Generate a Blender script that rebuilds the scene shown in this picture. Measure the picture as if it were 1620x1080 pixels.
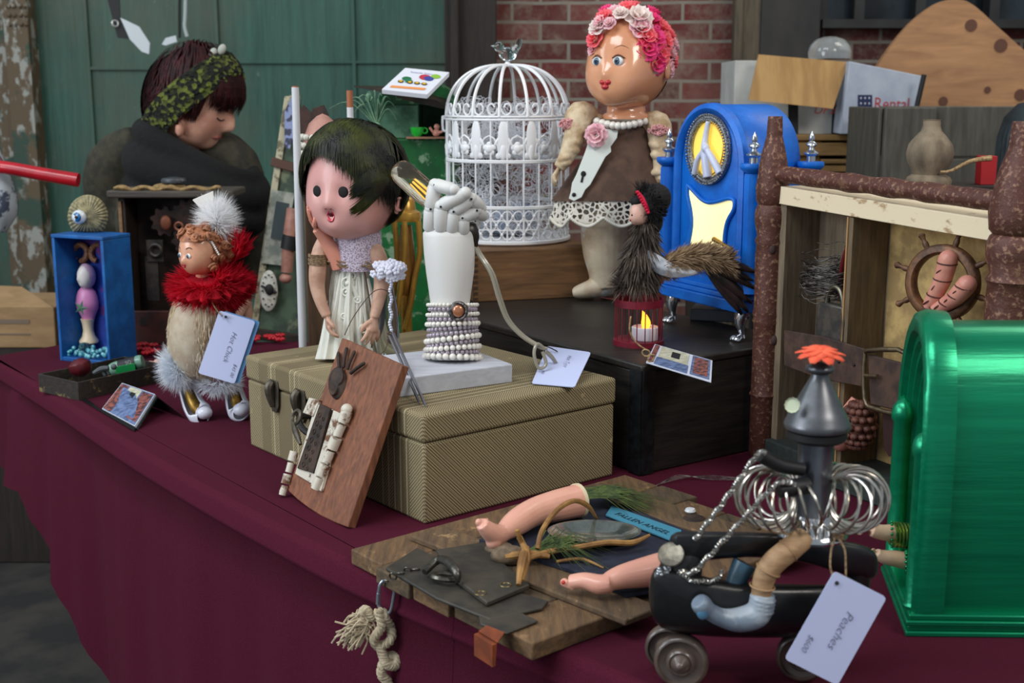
import bpy, bmesh, math, random
from mathutils import Vector, Matrix, Euler, noise
random.seed(7)
sc = bpy.context.scene
for o in list(bpy.data.objects): bpy.data.objects.remove(o)
COL = sc.collection
V = Vector
pi = math.pi
# ---------------------------------------------------------------- camera
F_PX = 1960.0
PITCH = math.atan(390 / F_PX)
CP, SP = math.cos(PITCH), math.sin(PITCH)
CAMZ, TZ = 1.32, 0.75
cd = bpy.data.cameras.new('camera'); cam = bpy.data.objects.new('camera', cd); COL.objects.link(cam)
cam.location = (0, 0, CAMZ); cam.rotation_euler = (pi / 2 - PITCH, 0, 0)
cd.sensor_width = 36; cd.lens = 36 * F_PX / 1620; cd.clip_start = 0.05
cd.dof.use_dof = True; cd.dof.focus_distance = 1.75; cd.dof.aperture_fstop = 8.0
sc.camera = cam
# ---------------------------------------------------------------- world and lights
w = bpy.data.worlds.new('hall_air'); sc.world = w; w.use_nodes = True
w.node_tree.nodes['Background'].inputs[0].default_value = (0.80, 0.90, 1.0, 1)
w.node_tree.nodes['Background'].inputs[1].default_value = 0.30
def area(name, loc, target, size, power, col):
    l = bpy.data.lights.new(name, 'AREA'); l.shape = 'RECTANGLE'; l.size, l.size_y = size; l.energy = power; l.color = col
    o = bpy.data.objects.new(name, l); COL.objects.link(o); o.location = loc
    o.rotation_euler = (V(target) - V(loc)).to_track_quat('-Z', 'Y').to_euler()
    return o
area('skylight', (-1.8, 0.2, 4.2), (0.0, 2.2, 0.8), (2.4, 1.2), 62, (0.92, 0.96, 1.0))
area('side_fill', (-2.6, .5, 1.9), (.8, 2.0, .9), (1.4, 1.2), 32, (.86, .93, 1.0))  # unseen fill light added from the left to brighten the shadow box
area('hall_lamp', (2.0, -0.6, 3.4), (0.6, 2.0, 0.9), (1.3, 0.8), 40, (1.0, 0.93, 0.84))
area('left_wall_light', (-3.6, 2.4, 3.4), (-1.2, 4.8, 0.9), (1.6, 1.6), 30, (0.88, 0.97, 1.0))  # unseen area light aimed at the green back wall
area('right_wall_light', (2.2, 3.2, 3.6), (1.0, 5.0, 1.2), (1.2, 1.2), 26, (1.0, 0.92, 0.80))  # unseen area light aimed at the brick wall
sc.view_settings.view_transform = 'Standard'; sc.view_settings.look = 'None'
sc.view_settings.exposure = 0.30; sc.view_settings.gamma = 1.0; sc.view_settings.use_curve_mapping = False
# ---------------------------------------------------------------- placing helpers
def ray(x, y):
    u = (x - 810) / F_PX; v = (540 - y) / F_PX
    return V((u, CP + v * SP, -SP + v * CP))
def on(x, y, z=TZ):
    r = ray(x, y); return V((0, 0, CAMZ)) + r * ((z - CAMZ) / r.z)
def at(x, y, Y):
    r = ray(x, y); return V((0, 0, CAMZ)) + r * (Y / r.y)
class Fr:
    """upright frame at distance Y: call with photo position, d = extra distance in the same units"""
    def __init__(s, Y): s.Y = Y; s.k = Y / F_PX / 0.985
    def __call__(s, x, y, d=0): return at(x, y, s.Y + d * s.k)
# ---------------------------------------------------------------- materials
def rgb(c):
    if isinstance(c, str): c = tuple(int(c[i:i+2], 16) for i in (0, 2, 4))
    return tuple(((x/255/12.92) if x/255 <= 0.04045 else ((x/255+0.055)/1.055)**2.4) for x in c) + (1,)
class NT:
    def __init__(s, name):
        s.m = bpy.data.materials.new(name); s.m.use_nodes = True; s.t = s.m.node_tree
        s.b = s.t.nodes['Principled BSDF']; s.tc = s.n('ShaderNodeTexCoord')
    def n(s, typ, **kw):
        nd = s.t.nodes.new(typ)
        for k, v in kw.items():
            if k.startswith('i_'):
                key = k[2:]; key = int(key) if key.isdigit() else key.replace('_', ' ')
                nd.inputs[key].default_value = v
            else: setattr(nd, k, v)
        return nd
    def l(s, a, b): s.t.links.new(a, b)
    def vec(s, scale=(1, 1, 1), rot=(0, 0, 0)):
        mp = s.n('ShaderNodeMapping'); mp.inputs['Scale'].default_value = scale; mp.inputs['Rotation'].default_value = rot
        s.l(s.tc.outputs['Object'], mp.inputs[0]); return mp.outputs[0]
    def noise(s, scale, stretch=(1, 1, 1), detail=5, rot=(0, 0, 0), rough=.6, dist=0):
        nd = s.n('ShaderNodeTexNoise'); nd.inputs['Scale'].default_value = scale; nd.inputs['Detail'].default_value = detail
        nd.inputs['Roughness'].default_value = rough; nd.inputs['Distortion'].default_value = dist
        s.l(s.vec(stretch, rot), nd.inputs['Vector']); return nd.outputs['Fac']
    def ramp(s, fac, lo, hi):
        r = s.n('ShaderNodeMapRange'); r.inputs[1].default_value = lo; r.inputs[2].default_value = hi
        s.l(fac, r.inputs[0]); return r.outputs[0]
    def mix(s, fac, a, b):
        m = s.n('ShaderNodeMix', data_type='RGBA')
        if isinstance(fac, (int, float)): m.inputs[0].default_value = fac
        else: s.l(fac, m.inputs[0])
        for i, c in ((6, a), (7, b)):
            if isinstance(c, (tuple, str)): m.inputs[i].default_value = rgb(c)
            else: s.l(c, m.inputs[i])
        return m.outputs[2]
    def math(s, op, a, b=None):
        m = s.n('ShaderNodeMath', operation=op)
        for i, c in ((0, a), (1, b)):
            if c is None: continue
            if isinstance(c, (int, float)): m.inputs[i].default_value = c
            else: s.l(c, m.inputs[i])
        return m.outputs[0]
    def base(s, c):
        if isinstance(c, (tuple, str)): s.b.inputs['Base Color'].default_value = rgb(c)
        else: s.l(c, s.b.inputs['Base Color'])
    def bump(s, fac, strength=.3, dist=.002):
        b = s.n('ShaderNodeBump'); b.inputs['Strength'].default_value = strength; b.inputs['Distance'].default_value = dist
        s.l(fac, b.inputs['Height']); s.l(b.outputs[0], s.b.inputs['Normal'])
    def set(s, **kw):
        for k, v in kw.items():
            s.b.inputs[{'rough': 'Roughness', 'metal': 'Metallic', 'trans': 'Transmission Weight', 'coat': 'Coat Weight', 'sheen': 'Sheen Weight',
                        'ior': 'IOR', 'alpha': 'Alpha', 'sss': 'Subsurface Weight', 'emit': 'Emission Strength', 'aniso': 'Anisotropic', 'spec': 'Specular IOR Level'}[k]].default_value = v
        return s
def mat(name, c1, c2=None, scale=30, lo=.4, hi=.6, rough=.6, metal=0, stretch=(1, 1, 1), rot=(0, 0, 0), bump=0, bscale=None, emit=0, ecol=None, c3=None, s3=8, **kw):
    t = NT(name); t.set(rough=rough, metal=metal, **kw)
    col = c1
    if c2:
        nz = t.noise(scale, stretch, rot=rot); col = t.mix(t.ramp(nz, lo, hi), c1, c2)
    if c3:
        n3 = t.noise(s3, (1, 1, 1), 6); col = t.mix(t.ramp(n3, .54, .6), col, c3)
    t.base(col)
    if bump: t.bump(t.noise(bscale or scale, stretch, 6, rot=rot), bump)
    if emit:
        t.b.inputs['Emission Strength'].default_value = emit; t.b.inputs['Emission Color'].default_value = rgb(ecol or c1)
    return t.m
def fluff(name, c1, c2=None, scale=30, tl=.45):
    t = NT(name); t.set(rough=.95); col = c1
    if c2: col = t.mix(t.ramp(t.noise(scale), .4, .6), c1, c2)
    t.base(col); tr = t.n('ShaderNodeBsdfTranslucent'); mx = t.n('ShaderNodeMixShader'); mx.inputs[0].default_value = tl
    if isinstance(col, tuple): tr.inputs[0].default_value = rgb(col)
    else: t.l(col, tr.inputs[0])
    t.l(t.b.outputs[0], mx.inputs[1]); t.l(tr.outputs[0], mx.inputs[2]); t.l(mx.outputs[0], t.t.nodes['Material Output'].inputs[0]); return t.m
def wood(name, c1, c2, scale=14, stretch=(1, 12, 12), rot=(0, 0, 0), rough=.7, bump=.25, wear=None, dots=None):
    t = NT(name); t.set(rough=rough)
    nz = t.noise(scale, stretch, 6, rot=rot, dist=.4); big = t.noise(3.5, (1, 1, 1), 4)
    col = t.mix(t.ramp(nz, .3, .7), c1, c2)
    col = t.mix(t.math('MULTIPLY', t.ramp(big, .4, .75), .55), col, c2)
    if wear: col = t.mix(t.ramp(t.noise(22, (1, 1, 1), 8, rough=.75), .58, .64), col, wear)
    t.base(col); t.bump(nz, bump, .003); return t.m
# ---------------------------------------------------------------- mesh builder
def frame_of(d, up=V((0, 0, 1))):
    d = d.normalized()
    if abs(d.dot(up)) > .98: up = V((1, 0, 0))
    x = d.cross(up).normalized(); return x, x.cross(d).normalized(), d
def catmull(pts, n):
    """pts: list of tuples/vectors of any length, returns n samples between each pair"""
    out = []; P = [list(p) for p in pts]
    for i in range(len(P) - 1):
        p0 = P[i-1] if i else P[0]; p1 = P[i]; p2 = P[i+1]; p3 = P[i+2] if i + 2 < len(P) else P[-1]
        for j in range(n):
            t = j / n
            out.append([.5 * (2*b + (c-a)*t + (2*a-5*b+4*c-d)*t*t + (3*b-a-3*c+d)*t**3) for a, b, c, d in zip(p0, p1, p2, p3)])
    out.append(P[-1]); return out
class MB:
    def __init__(s): s.v = []; s.f = []
    def add(s, vs, fs, M=None):
        o = len(s.v); s.v += [(M @ V(v)) if M else V(v) for v in vs]; s.f += [[i + o for i in f] for f in fs]; return s
    def hexa(s, b, t):
        return s.add(list(b) + list(t), [[3,2,1,0],[4,5,6,7],[0,1,5,4],[1,2,6,5],[2,3,7,6],[3,0,4,7]])
    def box(s, c, size, R=None):
        x, y, z = [a / 2 for a in size]; M = Matrix.Translation(V(c)) @ (R.to_matrix().to_4x4() if isinstance(R, Euler) else (R.to_4x4() if R else Matrix()))
        pts = [(-x,-y,-z),(x,-y,-z),(x,y,-z),(-x,y,-z)]; top = [(a, b, z) for a, b, _ in pts]
        return s.add(pts + top, [[3,2,1,0],[4,5,6,7],[0,1,5,4],[1,2,6,5],[2,3,7,6],[3,0,4,7]], M)
    def prism(s, outline, ext, center=False):
        n = len(outline); ext = V(ext); o = [V(p) - (ext / 2 if center else V()) for p in outline]
        return s.add(o + [p + ext for p in o], [list(range(n))[::-1], list(range(n, 2*n))] + [[i, (i+1) % n, n + (i+1) % n, n + i] for i in range(n)])
    def rings(s, rings, closed=True, cap=True, loop=False):
        n = len(rings[0]); vs = [p for r in rings for p in r]; fs = []; m = len(rings)
        for i in range(m if loop else m - 1):
            a, b = i * n, ((i + 1) % m) * n
            for j in range(n if closed else n - 1):
                k = (j + 1) % n; fs.append([a + j, a + k, b + k, b + j])
        if cap and closed and not loop: fs += [list(range(n))[::-1], list(range((m-1)*n, m*n))]
        return s.add(vs, fs)
    def tube(s, pts, r, n=8, res=0, closed=False, flat=1, cap=True, up=V((0, 0, 1))):
        pts = [V(p) for p in pts]; m = len(pts)
        rr = list(r) if isinstance(r, (list, tuple)) else [r] * m
        if res:
            q = catmull([list(p) + [a] for p, a in zip(pts + ([pts[0]] if closed else []), rr + ([rr[0]] if closed else []))], res)
            if closed: q = q[:-1]
            pts = [V(a[:3]) for a in q]; rr = [max(a[3], 1e-4) for a in q]; m = len(pts)
        R = []; px = None
        for i, p in enumerate(pts):
            d = (pts[(i+1) % m] - pts[i-1]) if closed else (pts[min(i+1, m-1)] - pts[max(i-1, 0)])
            if d.length < 1e-9: d = V((0, 0, 1))
            d.normalize()
            if px is None: x, y, _ = frame_of(d, up)
            else:
                x = px - d * px.dot(d)
                x = x.normalized() if x.length > 1e-6 else frame_of(d, up)[0]
                y = x.cross(d).normalized()
            px = x
            R.append([p + (x * math.cos(2*pi*k/n) + y * math.sin(2*pi*k/n) * flat) * rr[i] for k in range(n)])
        return s.rings(R, loop=closed, cap=cap)
    def lathe(s, c, prof, n=24, axis=V((0, 0, 1)), sx=1, sy=1, ripple=None, cap=True):
        c = V(c); x, y, z = frame_of(V(axis), V((0, 1, 0)))
        R = [[c + z * h + (x * math.cos(2*pi*k/n) * sx + y * math.sin(2*pi*k/n) * sy) * max(r, 1e-4) * (ripple(k / n, h) if ripple else 1) for k in range(n)] for r, h in prof]
        return s.rings(R, cap=cap)
    def ball(s, c, r, R=None, seg=16, ring=10):
        if isinstance(r, (int, float)): r = (r, r, r)
        M = Matrix.Translation(V(c)) @ ((R if isinstance(R, Matrix) else R.to_matrix()).to_4x4() if R else Matrix()) @ Matrix.Diagonal((*r, 1))
        vs = [(0, 0, 1)]; fs = []
        for i in range(1, ring):
            a = pi * i / ring
            vs += [(math.sin(a) * math.cos(2*pi*j/seg), math.sin(a) * math.sin(2*pi*j/seg), math.cos(a)) for j in range(seg)]
        vs.append((0, 0, -1)); L = len(vs) - 1
        for j in range(seg):
            k = (j + 1) % seg; fs.append([0, 1 + j, 1 + k]); fs.append([L, L - seg + k, L - seg + j])
            for i in range(ring - 2): a = 1 + i * seg; fs.append([a + j, a + seg + j, a + seg + k, a + k])
        return s.add(vs, fs, M)
    def torus(s, c, R, r, axis=V((0, 0, 1)), n=24, m=6, sx=1, sy=1):
        x, y, z = frame_of(V(axis), V((0, 1, 0)))
        return s.tube([V(c) + x * R * sx * math.cos(2*pi*i/n) + y * R * sy * math.sin(2*pi*i/n) for i in range(n)], r, m, closed=True)
    def spikes(s, items):
        """items: (root, direction vector with length, width)"""
        for p, d, wd in items:
            p = V(p); d = V(d); x, y, _ = frame_of(d); a = random.random() * pi; sd = (x * math.cos(a) + y * math.sin(a)) * wd
            bend = (x * random.uniform(-1, 1) + y * random.uniform(-1, 1)) * d.length * .18
            s.add([p - sd * .6, p + sd * .6, p + d * .5 + bend * .4 - sd, p + d * .5 + bend * .4 + sd, p + d + bend], [[0, 1, 3, 2], [2, 3, 4]])
        return s
    def build(s, name, m, parent=None, loc=None, smooth=40, bevel=0, bseg=2, remesh=0, rsm=4, sub=0, solid=0, **tags):
        root = parent
        while root is not None and root.parent is not None: root = root.parent
        off = root.location.copy() if root is not None else V(loc or (0, 0, 0))
        me = bpy.data.meshes.new(name); me.from_pydata([v - off for v in s.v], [], s.f); me.update()
        bm = bmesh.new(); bm.from_mesh(me); bmesh.ops.recalc_face_normals(bm, faces=bm.faces); bm.to_mesh(me); bm.free()
        o = bpy.data.objects.new(name, me); COL.objects.link(o)
        if root is not None: o.parent = parent
        else: o.location = off
        if isinstance(m, (list, tuple)):
            for q in m: me.materials.append(q)
        else: me.materials.append(m)
        if smooth:
            me.polygons.foreach_set('use_smooth', [True] * len(me.polygons)); me.set_sharp_from_angle(angle=math.radians(smooth))
        if remesh:
            md = o.modifiers.new('r', 'REMESH'); md.mode = 'VOXEL'; md.voxel_size = remesh; md.use_smooth_shade = True
            if rsm: ms = o.modifiers.new('s', 'SMOOTH'); ms.factor = .5; ms.iterations = rsm
        if solid: md = o.modifiers.new('t', 'SOLIDIFY'); md.thickness = solid; md.offset = 0
        if bevel: md = o.modifiers.new('b', 'BEVEL'); md.width = bevel; md.segments = bseg; md.limit_method = 'ANGLE'; md.angle_limit = math.radians(35)
        if sub: md = o.modifiers.new('u', 'SUBSURF'); md.levels = md.render_levels = sub
        for k, v in tags.items(): o[{'cat': 'category'}.get(k, k)] = v
        return o
def thing(name, label, cat, loc, group=None):
    o = bpy.data.objects.new(name, None); COL.objects.link(o); o.location = loc; o.empty_display_size = .05
    o['label'] = label; o['category'] = cat
    if group: o['group'] = group
    return o
def dup(root, delta, label=None, rz=0, scale=1):
    r = root.copy(); COL.objects.link(r); r.location = root.location + V(delta); r.rotation_euler.z += rz; r.scale = (scale,) * 3
    if label: r['label'] = label
    def rec(a, b):
        for ch in list(a.children):
            c = ch.copy(); COL.objects.link(c); c.parent = b; rec(ch, c)
    rec(root, r); return r
def text_mb(mb, s, org, xd, yd, size, font_shear=0, bold=0, extr=None):
    cu = bpy.data.curves.new('t', 'FONT'); cu.body = s; cu.size = 1; cu.shear = font_shear; cu.offset = bold; cu.resolution_u = 3
    o = bpy.data.objects.new('t', cu); COL.objects.link(o)
    me = bpy.data.meshes.new_from_object(o.evaluated_get(bpy.context.evaluated_depsgraph_get()))
    xd = V(xd).normalized(); yd = V(yd).normalized(); org = V(org); nrm = xd.cross(yd) * (extr or 0)
    mb.add([org + nrm + (xd * v.co.x + yd * v.co.y) * size for v in me.vertices], [list(p.vertices) for p in me.polygons])
    bpy.data.objects.remove(o); bpy.data.curves.remove(cu); bpy.data.meshes.remove(me); return mb
# heads: local frame looks to -Y, +X viewer's right, +Z up
class Head:
    def __init__(s, c, r, yaw=0, pitch=0, roll=0, bumps=(), p=2.0, taper=0):
        s.c = V(c); s.r = r; s.R = Euler((math.radians(pitch), math.radians(roll), math.radians(yaw)), 'XYZ').to_matrix()
        s.b = [(V(d).normalized(), sg, am) for d, sg, am in bumps]; s.taper = taper
    def loc(s, d):
        d = V(d).normalized(); k = 1.0
        for bd, sg, am in s.b:
            a = d.angle(bd); k += am * math.exp(-(a / sg) ** 2)
        tp = 1 + s.taper * d.z
        return V((d.x * s.r[0] * k * tp, d.y * s.r[1] * k, d.z * s.r[2] * k))
    def surf(s, d, out=0):
        p = s.loc(d); return s.c + s.R @ (p + p.normalized() * out)
    def dir(s, d): return (s.R @ V(d)).normalized()
    def mesh(s, mb, seg=64, ring=44):
        vs = []; fs = []
        for i in range(ring + 1):
            a = pi * (0.004 + 0.992 * i / ring)
            for j in range(seg):
                b = 2 * pi * j / seg; vs.append(s.surf((math.sin(a) * math.cos(b), math.sin(a) * math.sin(b), math.cos(a))))
        for i in range(ring):
            for j in range(seg):
                k = (j + 1) % seg; fs.append([i*seg + j, (i+1)*seg + j, (i+1)*seg + k, i*seg + k])
        fs += [list(range(seg)), list(range(ring*seg, (ring+1)*seg))[::-1]]
        return mb.add(vs, fs)
def _cap(s, mb, cond, out, seg=48, ring=32):
    vs = {}; L = []; fs = []
    def gi(i, j):
        j %= seg
        if (i, j) not in vs:
            a = pi * (.004 + .992 * i / ring); b = 2 * pi * j / seg; d = V((math.sin(a)*math.cos(b), math.sin(a)*math.sin(b), math.cos(a)))
            vs[(i, j)] = len(L); L.append(s.surf(d, out(d) if callable(out) else out))
        return vs[(i, j)]
    for i in range(ring):
        for j in range(seg):
            a = pi * (i + .5) / ring; b = 2 * pi * (j + .5) / seg
            if cond(V((math.sin(a)*math.cos(b), math.sin(a)*math.sin(b), math.cos(a)))): fs.append([gi(i, j), gi(i+1, j), gi(i+1, j+1), gi(i, j+1)])
    return mb.add(L, fs)
Head.cap = _cap
def _strand(s, mb, a, b, o0=.001, o1=.001, puff=.003, w=.0015, n=6, mid=None):
    a = V(a).normalized(); b = V(b).normalized(); L = []
    for i in range(n + 1):
        t = i / n; d = a.lerp(b, t)
        if mid is not None: d += V(mid) * math.sin(pi * t)
        L.append(s.surf(d, o0 + (o1 - o0) * t + puff * math.sin(pi * t)))
    ribbon(mb, L, w, s.c)
Head.strand = _strand
def ribbon(mb, L, w, c=None, nrm=None):
    n = len(L) - 1; vs = []
    for i, p in enumerate(L):
        tg = L[min(i+1, n)] - L[max(i-1, 0)]; nr = V(nrm) if nrm is not None else (p - c)
        sd = tg.cross(nr)
        if sd.length < 1e-9: sd = V((1, 0, 0))
        sd = sd.normalized() * w * (1 - (i / n) ** 3 * .85); vs += [p - sd, p + sd]
    mb.add(vs, [[2*i, 2*i+1, 2*i+3, 2*i+2] for i in range(n)])
BABY = [((-.46,-.8,-.42),.42,.10), ((.46,-.8,-.42),.42,.10), ((0,-1,-.30),.13,.13), ((0,-1,-.22),.16,.05), ((0,-.9,-.95),.30,.10), ((0,-1,-.56),.14,.05),
        ((-.36,-.95,-.03),.17,-.05), ((.36,-.95,-.03),.17,-.05), ((0,-.8,.7),.6,.03), ((0,-1,-.43),.10,-.03)]
def hand(mb, wrist, d, nrm, L, curl=.5, side=1, spread=.25, fr=None):
    """adds palm, four fingers and a thumb; wrist point, direction of the fingers, palm normal, length"""
    d = V(d).normalized(); nrm = V(nrm); nrm = (nrm - d * nrm.dot(d)).normalized(); sd = d.cross(nrm).normalized() * side
    wrist = V(wrist); pl = L * .5; fr = fr or L * .065
    mb.tube([wrist - d * L*.06, wrist + d * pl * .35, wrist + d * pl * .75, wrist + d * pl], [L*.14, L*.18, L*.21, L*.19], 12, res=2, flat=.55, up=nrm)
    # flat tubes: widen across sd
    for i, (o, ln) in enumerate(((-.30, .86), (-.10, 1.0), (.10, .94), (.30, .76))):
        b = wrist + d * pl * .85 + sd * L * o * .62; a = spread * (o * 2); dd = (d + sd * a).normalized(); p = [b]; ang = 0
        for k in range(3):
            ang += curl * (.5 + .25 * k); seg = L * .19 * ln
            p.append(p[-1] + (dd * math.cos(ang) + nrm * math.sin(ang)) * seg)
        mb.tube(p, [fr*1.1, fr*1.05, fr*.95, fr*.7], 8, res=2); mb.ball(p[-1], fr * .7, seg=8, ring=6)
    b = wrist + d * pl * .3 - sd * L * .12; p = [b, b + (d*.5 - sd*.75 + nrm*.3) * L*.17, b + (d*.95 - sd*.95 + nrm*.5) * L*.24, b + (d*1.5 - sd*.95 + nrm*.7) * L*.24]
    mb.tube(p, [fr*1.4, fr*1.2, fr*1.1, fr*.7], 8, res=2); mb.ball(p[-1], fr * .7, seg=8, ring=6)
def tag_card(root, corners, thick, m, holes=None, name='price_tag'):
    mb = MB(); c = [V(p) for p in corners]; n = (c[1]-c[0]).cross(c[3]-c[0]).normalized()
    if n.y > 0: n = -n
    def rc(i):
        a, b, d = c[i], c[i-1], c[(i+1) % 4]; r = .06 * min((b-a).length, (d-a).length) / 1
        u = (b-a).normalized() * r; v = (d-a).normalized() * r
        return [a + u, a + u*.3 + v*.3, a + v]
    out = [q for i in range(4) for q in rc(i)]
    mb.prism(out, -n * thick); return mb.build(name, m, root, smooth=0), n
# ================================================================ setting
YW = 4.6
def struct(mb, name, m, **k):
    o = mb.build(name, m, None, loc=(0, 0, 0), **k); o['kind'] = 'structure'; return o
t = NT('green_tin'); t.set(rough=.55)
st = t.noise(9, (6, 1, .35), 7, rough=.7); big = t.noise(1.6, (1, 1, 1), 6); sp = t.noise(30, (2, 1, .5), 8, rough=.8)
c = t.mix(t.ramp(st, .3, .72), (26, 66, 54), (52, 98, 84)); c = t.mix(t.math('MULTIPLY', t.ramp(big, .48, .68), .6), c, (84, 82, 66))
c = t.mix(t.math('MULTIPLY', t.ramp(sp, .63, .7), .7), c, (128, 150, 140))
sx = t.n('ShaderNodeSeparateXYZ'); t.l(t.tc.outputs['Object'], sx.inputs[0])
t.base(c); t.bump(st, .3, .004); TIN = t.m
t = NT('old_brick'); t.set(rough=.85)
sx = t.n('ShaderNodeSeparateXYZ'); t.l(t.tc.outputs['Object'], sx.inputs[0]); cb = t.n('ShaderNodeCombineXYZ')
wob = t.noise(2.5, detail=2); wz = t.math('ADD', sx.outputs[2], t.math('MULTIPLY', wob, .02))
t.l(sx.outputs[0], cb.inputs[0]); t.l(wz, cb.inputs[1])
bk = t.n('ShaderNodeTexBrick'); t.l(cb.outputs[0], bk.inputs['Vector'])
for k, v in (('Scale', 1.0), ('Mortar Size', .0065), ('Mortar Smooth', .3), ('Brick Width', .205), ('Row Height', .069), ('Bias', -.1)): bk.inputs[k].default_value = v
bk.inputs['Color1'].default_value = rgb((104, 40, 36)); bk.inputs['Color2'].default_value = rgb((70, 34, 32)); bk.inputs['Mortar'].default_value = rgb((128, 124, 114))
sp = t.noise(14, detail=8, rough=.75); c = t.mix(t.math('MULTIPLY', t.ramp(sp, .48, .66), .8), bk.outputs['Color'], (120, 104, 92))
sp2 = t.noise(2.2, detail=5); c = t.mix(t.math('MULTIPLY', t.ramp(sp2, .5, .65), .35), c, (150, 128, 115))
t.base(c); t.bump(bk.outputs['Fac'], -.6, .006); BRICK = t.m
FLOORM = mat('dark_concrete', (58, 54, 50), (36, 34, 34), 6, rough=.8, bump=.2)
DWOOD = wood('dark_timber', (52, 40, 32), (26, 21, 18), 8, (12, 12, 1))
LWOOD = wood('weathered_timber', (104, 92, 72), (58, 52, 42), 8, (12, 12, 1))
RUSTPAINT = mat('flaking_painted_steel', (92, 76, 56), (150, 150, 142), 26, .52, .58, .7, bump=.4, stretch=(1, 1, .5), c3=(48, 70, 58), s3=7)
DPANEL = mat('charcoal_panel', (44, 42, 40), (24, 24, 26), 6, rough=.6, stretch=(1, 1, .4))
struct(MB().box((0.5, 3.2, -.02), (10, 9, .04)), 'floor', FLOORM, smooth=0)
def wx(px): return at(px, 100, YW).x
b = MB(); x0, x1 = -4.0, wx(745)
b.box(((x0+x1)/2, YW+.04, 1.7), (x1-x0, .06, 3.4))
for px in (-260, -80, 140, 345, 560):
    b.box((wx(px), YW+.004, 1.7), (.012, .016, 3.4))
b.box(((wx(140)+wx(345))/2, YW+.004, at(200, 108, YW).z), (wx(345)-wx(140), .012, .01))
b.box(((wx(345)+x1)/2, YW+.004, at(200, 98, YW).z), (x1-wx(345), .012, .01))
struct(b, 'wall_back', TIN, smooth=0)
b = MB()
for k in range(6):
    for dx in (-8, 8): b.ball((wx(46+dx*(k % 2+.6)), YW-.075, at(0, 12+ (k//2)*14, YW).z), .009, seg=8, ring=6)
b.box((wx(42), YW-.03, 1.7), (.085, .09, 3.4)); b.box((wx(8), YW-.01, 1.7), (.05, .05, 3.4))
struct(b, 'trim_1', RUSTPAINT, smooth=30)
struct(MB().box((wx(746), YW-.02, 1.7), (wx(786)-wx(706), .16, 3.4)).box((wx(722), YW-.12, 1.7), (.03, .05, 3.4)), 'trim_2', DWOOD, smooth=0, bevel=.005)
b = MB().box(((wx(780)+3.6)/2, YW+.05, at(900, 44, YW).z/2), (3.6-wx(780), .08, at(900, 44, YW).z))
zz = at(900, 44, YW).z; b.box(((wx(780)+wx(1290))/2, YW+.05, (zz+3.4)/2), (wx(1290)-wx(780), .08, 3.4-zz))
struct(b, 'wall_right', BRICK, smooth=0)
struct(MB().box((wx(1178), YW-.03, 1.7), (.08, .10, 3.4)).box((wx(1160), YW-.06, 1.7), (.03, .06, 3.4)), 'trim_3', LWOOD, smooth=0, bevel=.004)
struct(MB().box((wx(1240), YW-.035, 1.7), (.21, .11, 3.4)), 'trim_4', DPANEL, smooth=0, bevel=.004)
# dark window along the top right
WG = mat('dim_window_glass', (12, 17, 21), (34, 46, 54), 5, rough=.18, stretch=(1, 1, .5))
WF = mat('dark_window_frame', (26, 28, 30), (14, 15, 17), 12, rough=.6)
zs = at(1400, 46, YW).z
b = MB().box(((wx(1290)+3.6)/2, YW-.02, zs+.015), (3.6-wx(1290), .12, .03))
for px in (1292, 1350, 1445, 1560, 1700): b.box((wx(px), YW-.01, zs+.6), (.035, .07, 1.2))
struct(b, 'window_1', WF, smooth=0)
g = MB().box(((wx(1290)+3.6)/2, YW+.03, zs+.6), (3.6-wx(1290), .008, 1.2)).build('pane', WG, bpy.data.objects['window_1'], smooth=0)
# ================================================================ table and cloth
t = NT('maroon_cloth'); t.set(rough=.92, spec=.12)
fz = t.noise(700, detail=2); fo = t.noise(5, (1, 1, .15), 5)
t.base(t.mix(t.ramp(fz, .3, .7), (66, 16, 33), (84, 25, 45))); t.bump(t.math('ADD', fo, t.math('MULTIPLY', fz, .05)), .5, .012); CLOTH = t.m
seam = [on(x, y, TZ-.03) for x, y in ((0, 597), (100, 661), (200, 729), (300, 791), (400, 848), (540, 923), (700, 995), (890, 1078))]
far = seam[-1] + (seam[-1] - seam[-3]).normalized() * 1.35
first = seam[0] + (seam[0] - seam[1]).normalized() * .10
endb = on(0, 562, TZ); endb.z = seam[0].z
epts = [far] + seam[::-1] + [first]
c2 = endb + (on(90, 545, TZ) - on(0, 562, TZ)).normalized() * .24
EDGE = [V(p) for p in catmull([tuple(p) for p in epts], 14)]
EDGE += [EDGE[-1].lerp(V((c2.x, c2.y, EDGE[-1].z)), k/12) for k in range(1, 13)]
cen = V((.35, 1.9, 0)); rings = []
n = len(EDGE); run = 0
for i, p in enumerate(EDGE):
    d = EDGE[min(i+1, n-1)] - EDGE[max(i-1, 0)]; d.z = 0; d.normalize(); o = V((d.y, -d.x, 0))
    if o.dot(p - cen) < 0: o = -o
    run += (EDGE[i] - EDGE[i-1]).length if i else 0
    fold = math.sin(run * 21) * .5 + math.sin(run * 47 + 1) * .3 + math.sin(run * 9) * .5
    hx = 810 + F_PX * p.x / p.y
    hem = .05 if hx > 175 or p.y < 1.2 else .05 + (.46) * min(1, (175 - hx) / 160)
    q = V((p.x, p.y, 0)); pr = [(-.03, TZ-.0005), (-.014, TZ), (-.005, TZ-.002), (0, TZ-.008), (.001, TZ-.024), (.004, TZ-.029), (.0035, TZ-.034), (0, TZ-.037)]
    for k in range(1, 11):
        f = k / 10; pr.append((fold * .022 * f ** .7 + .015 * f, TZ - .037 + (hem - TZ + .037) * f))
    rings.append([q + o * a + V((0, 0, z)) for a, z in pr])
b = MB(); b.rings([r[1:] for r in rings], closed=False, cap=False)
inner = [r[1] for r in rings] + [V((-.6, 2.86, TZ)), V((2.1, 2.8, TZ)), V((2.3, .4, TZ))]
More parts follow.
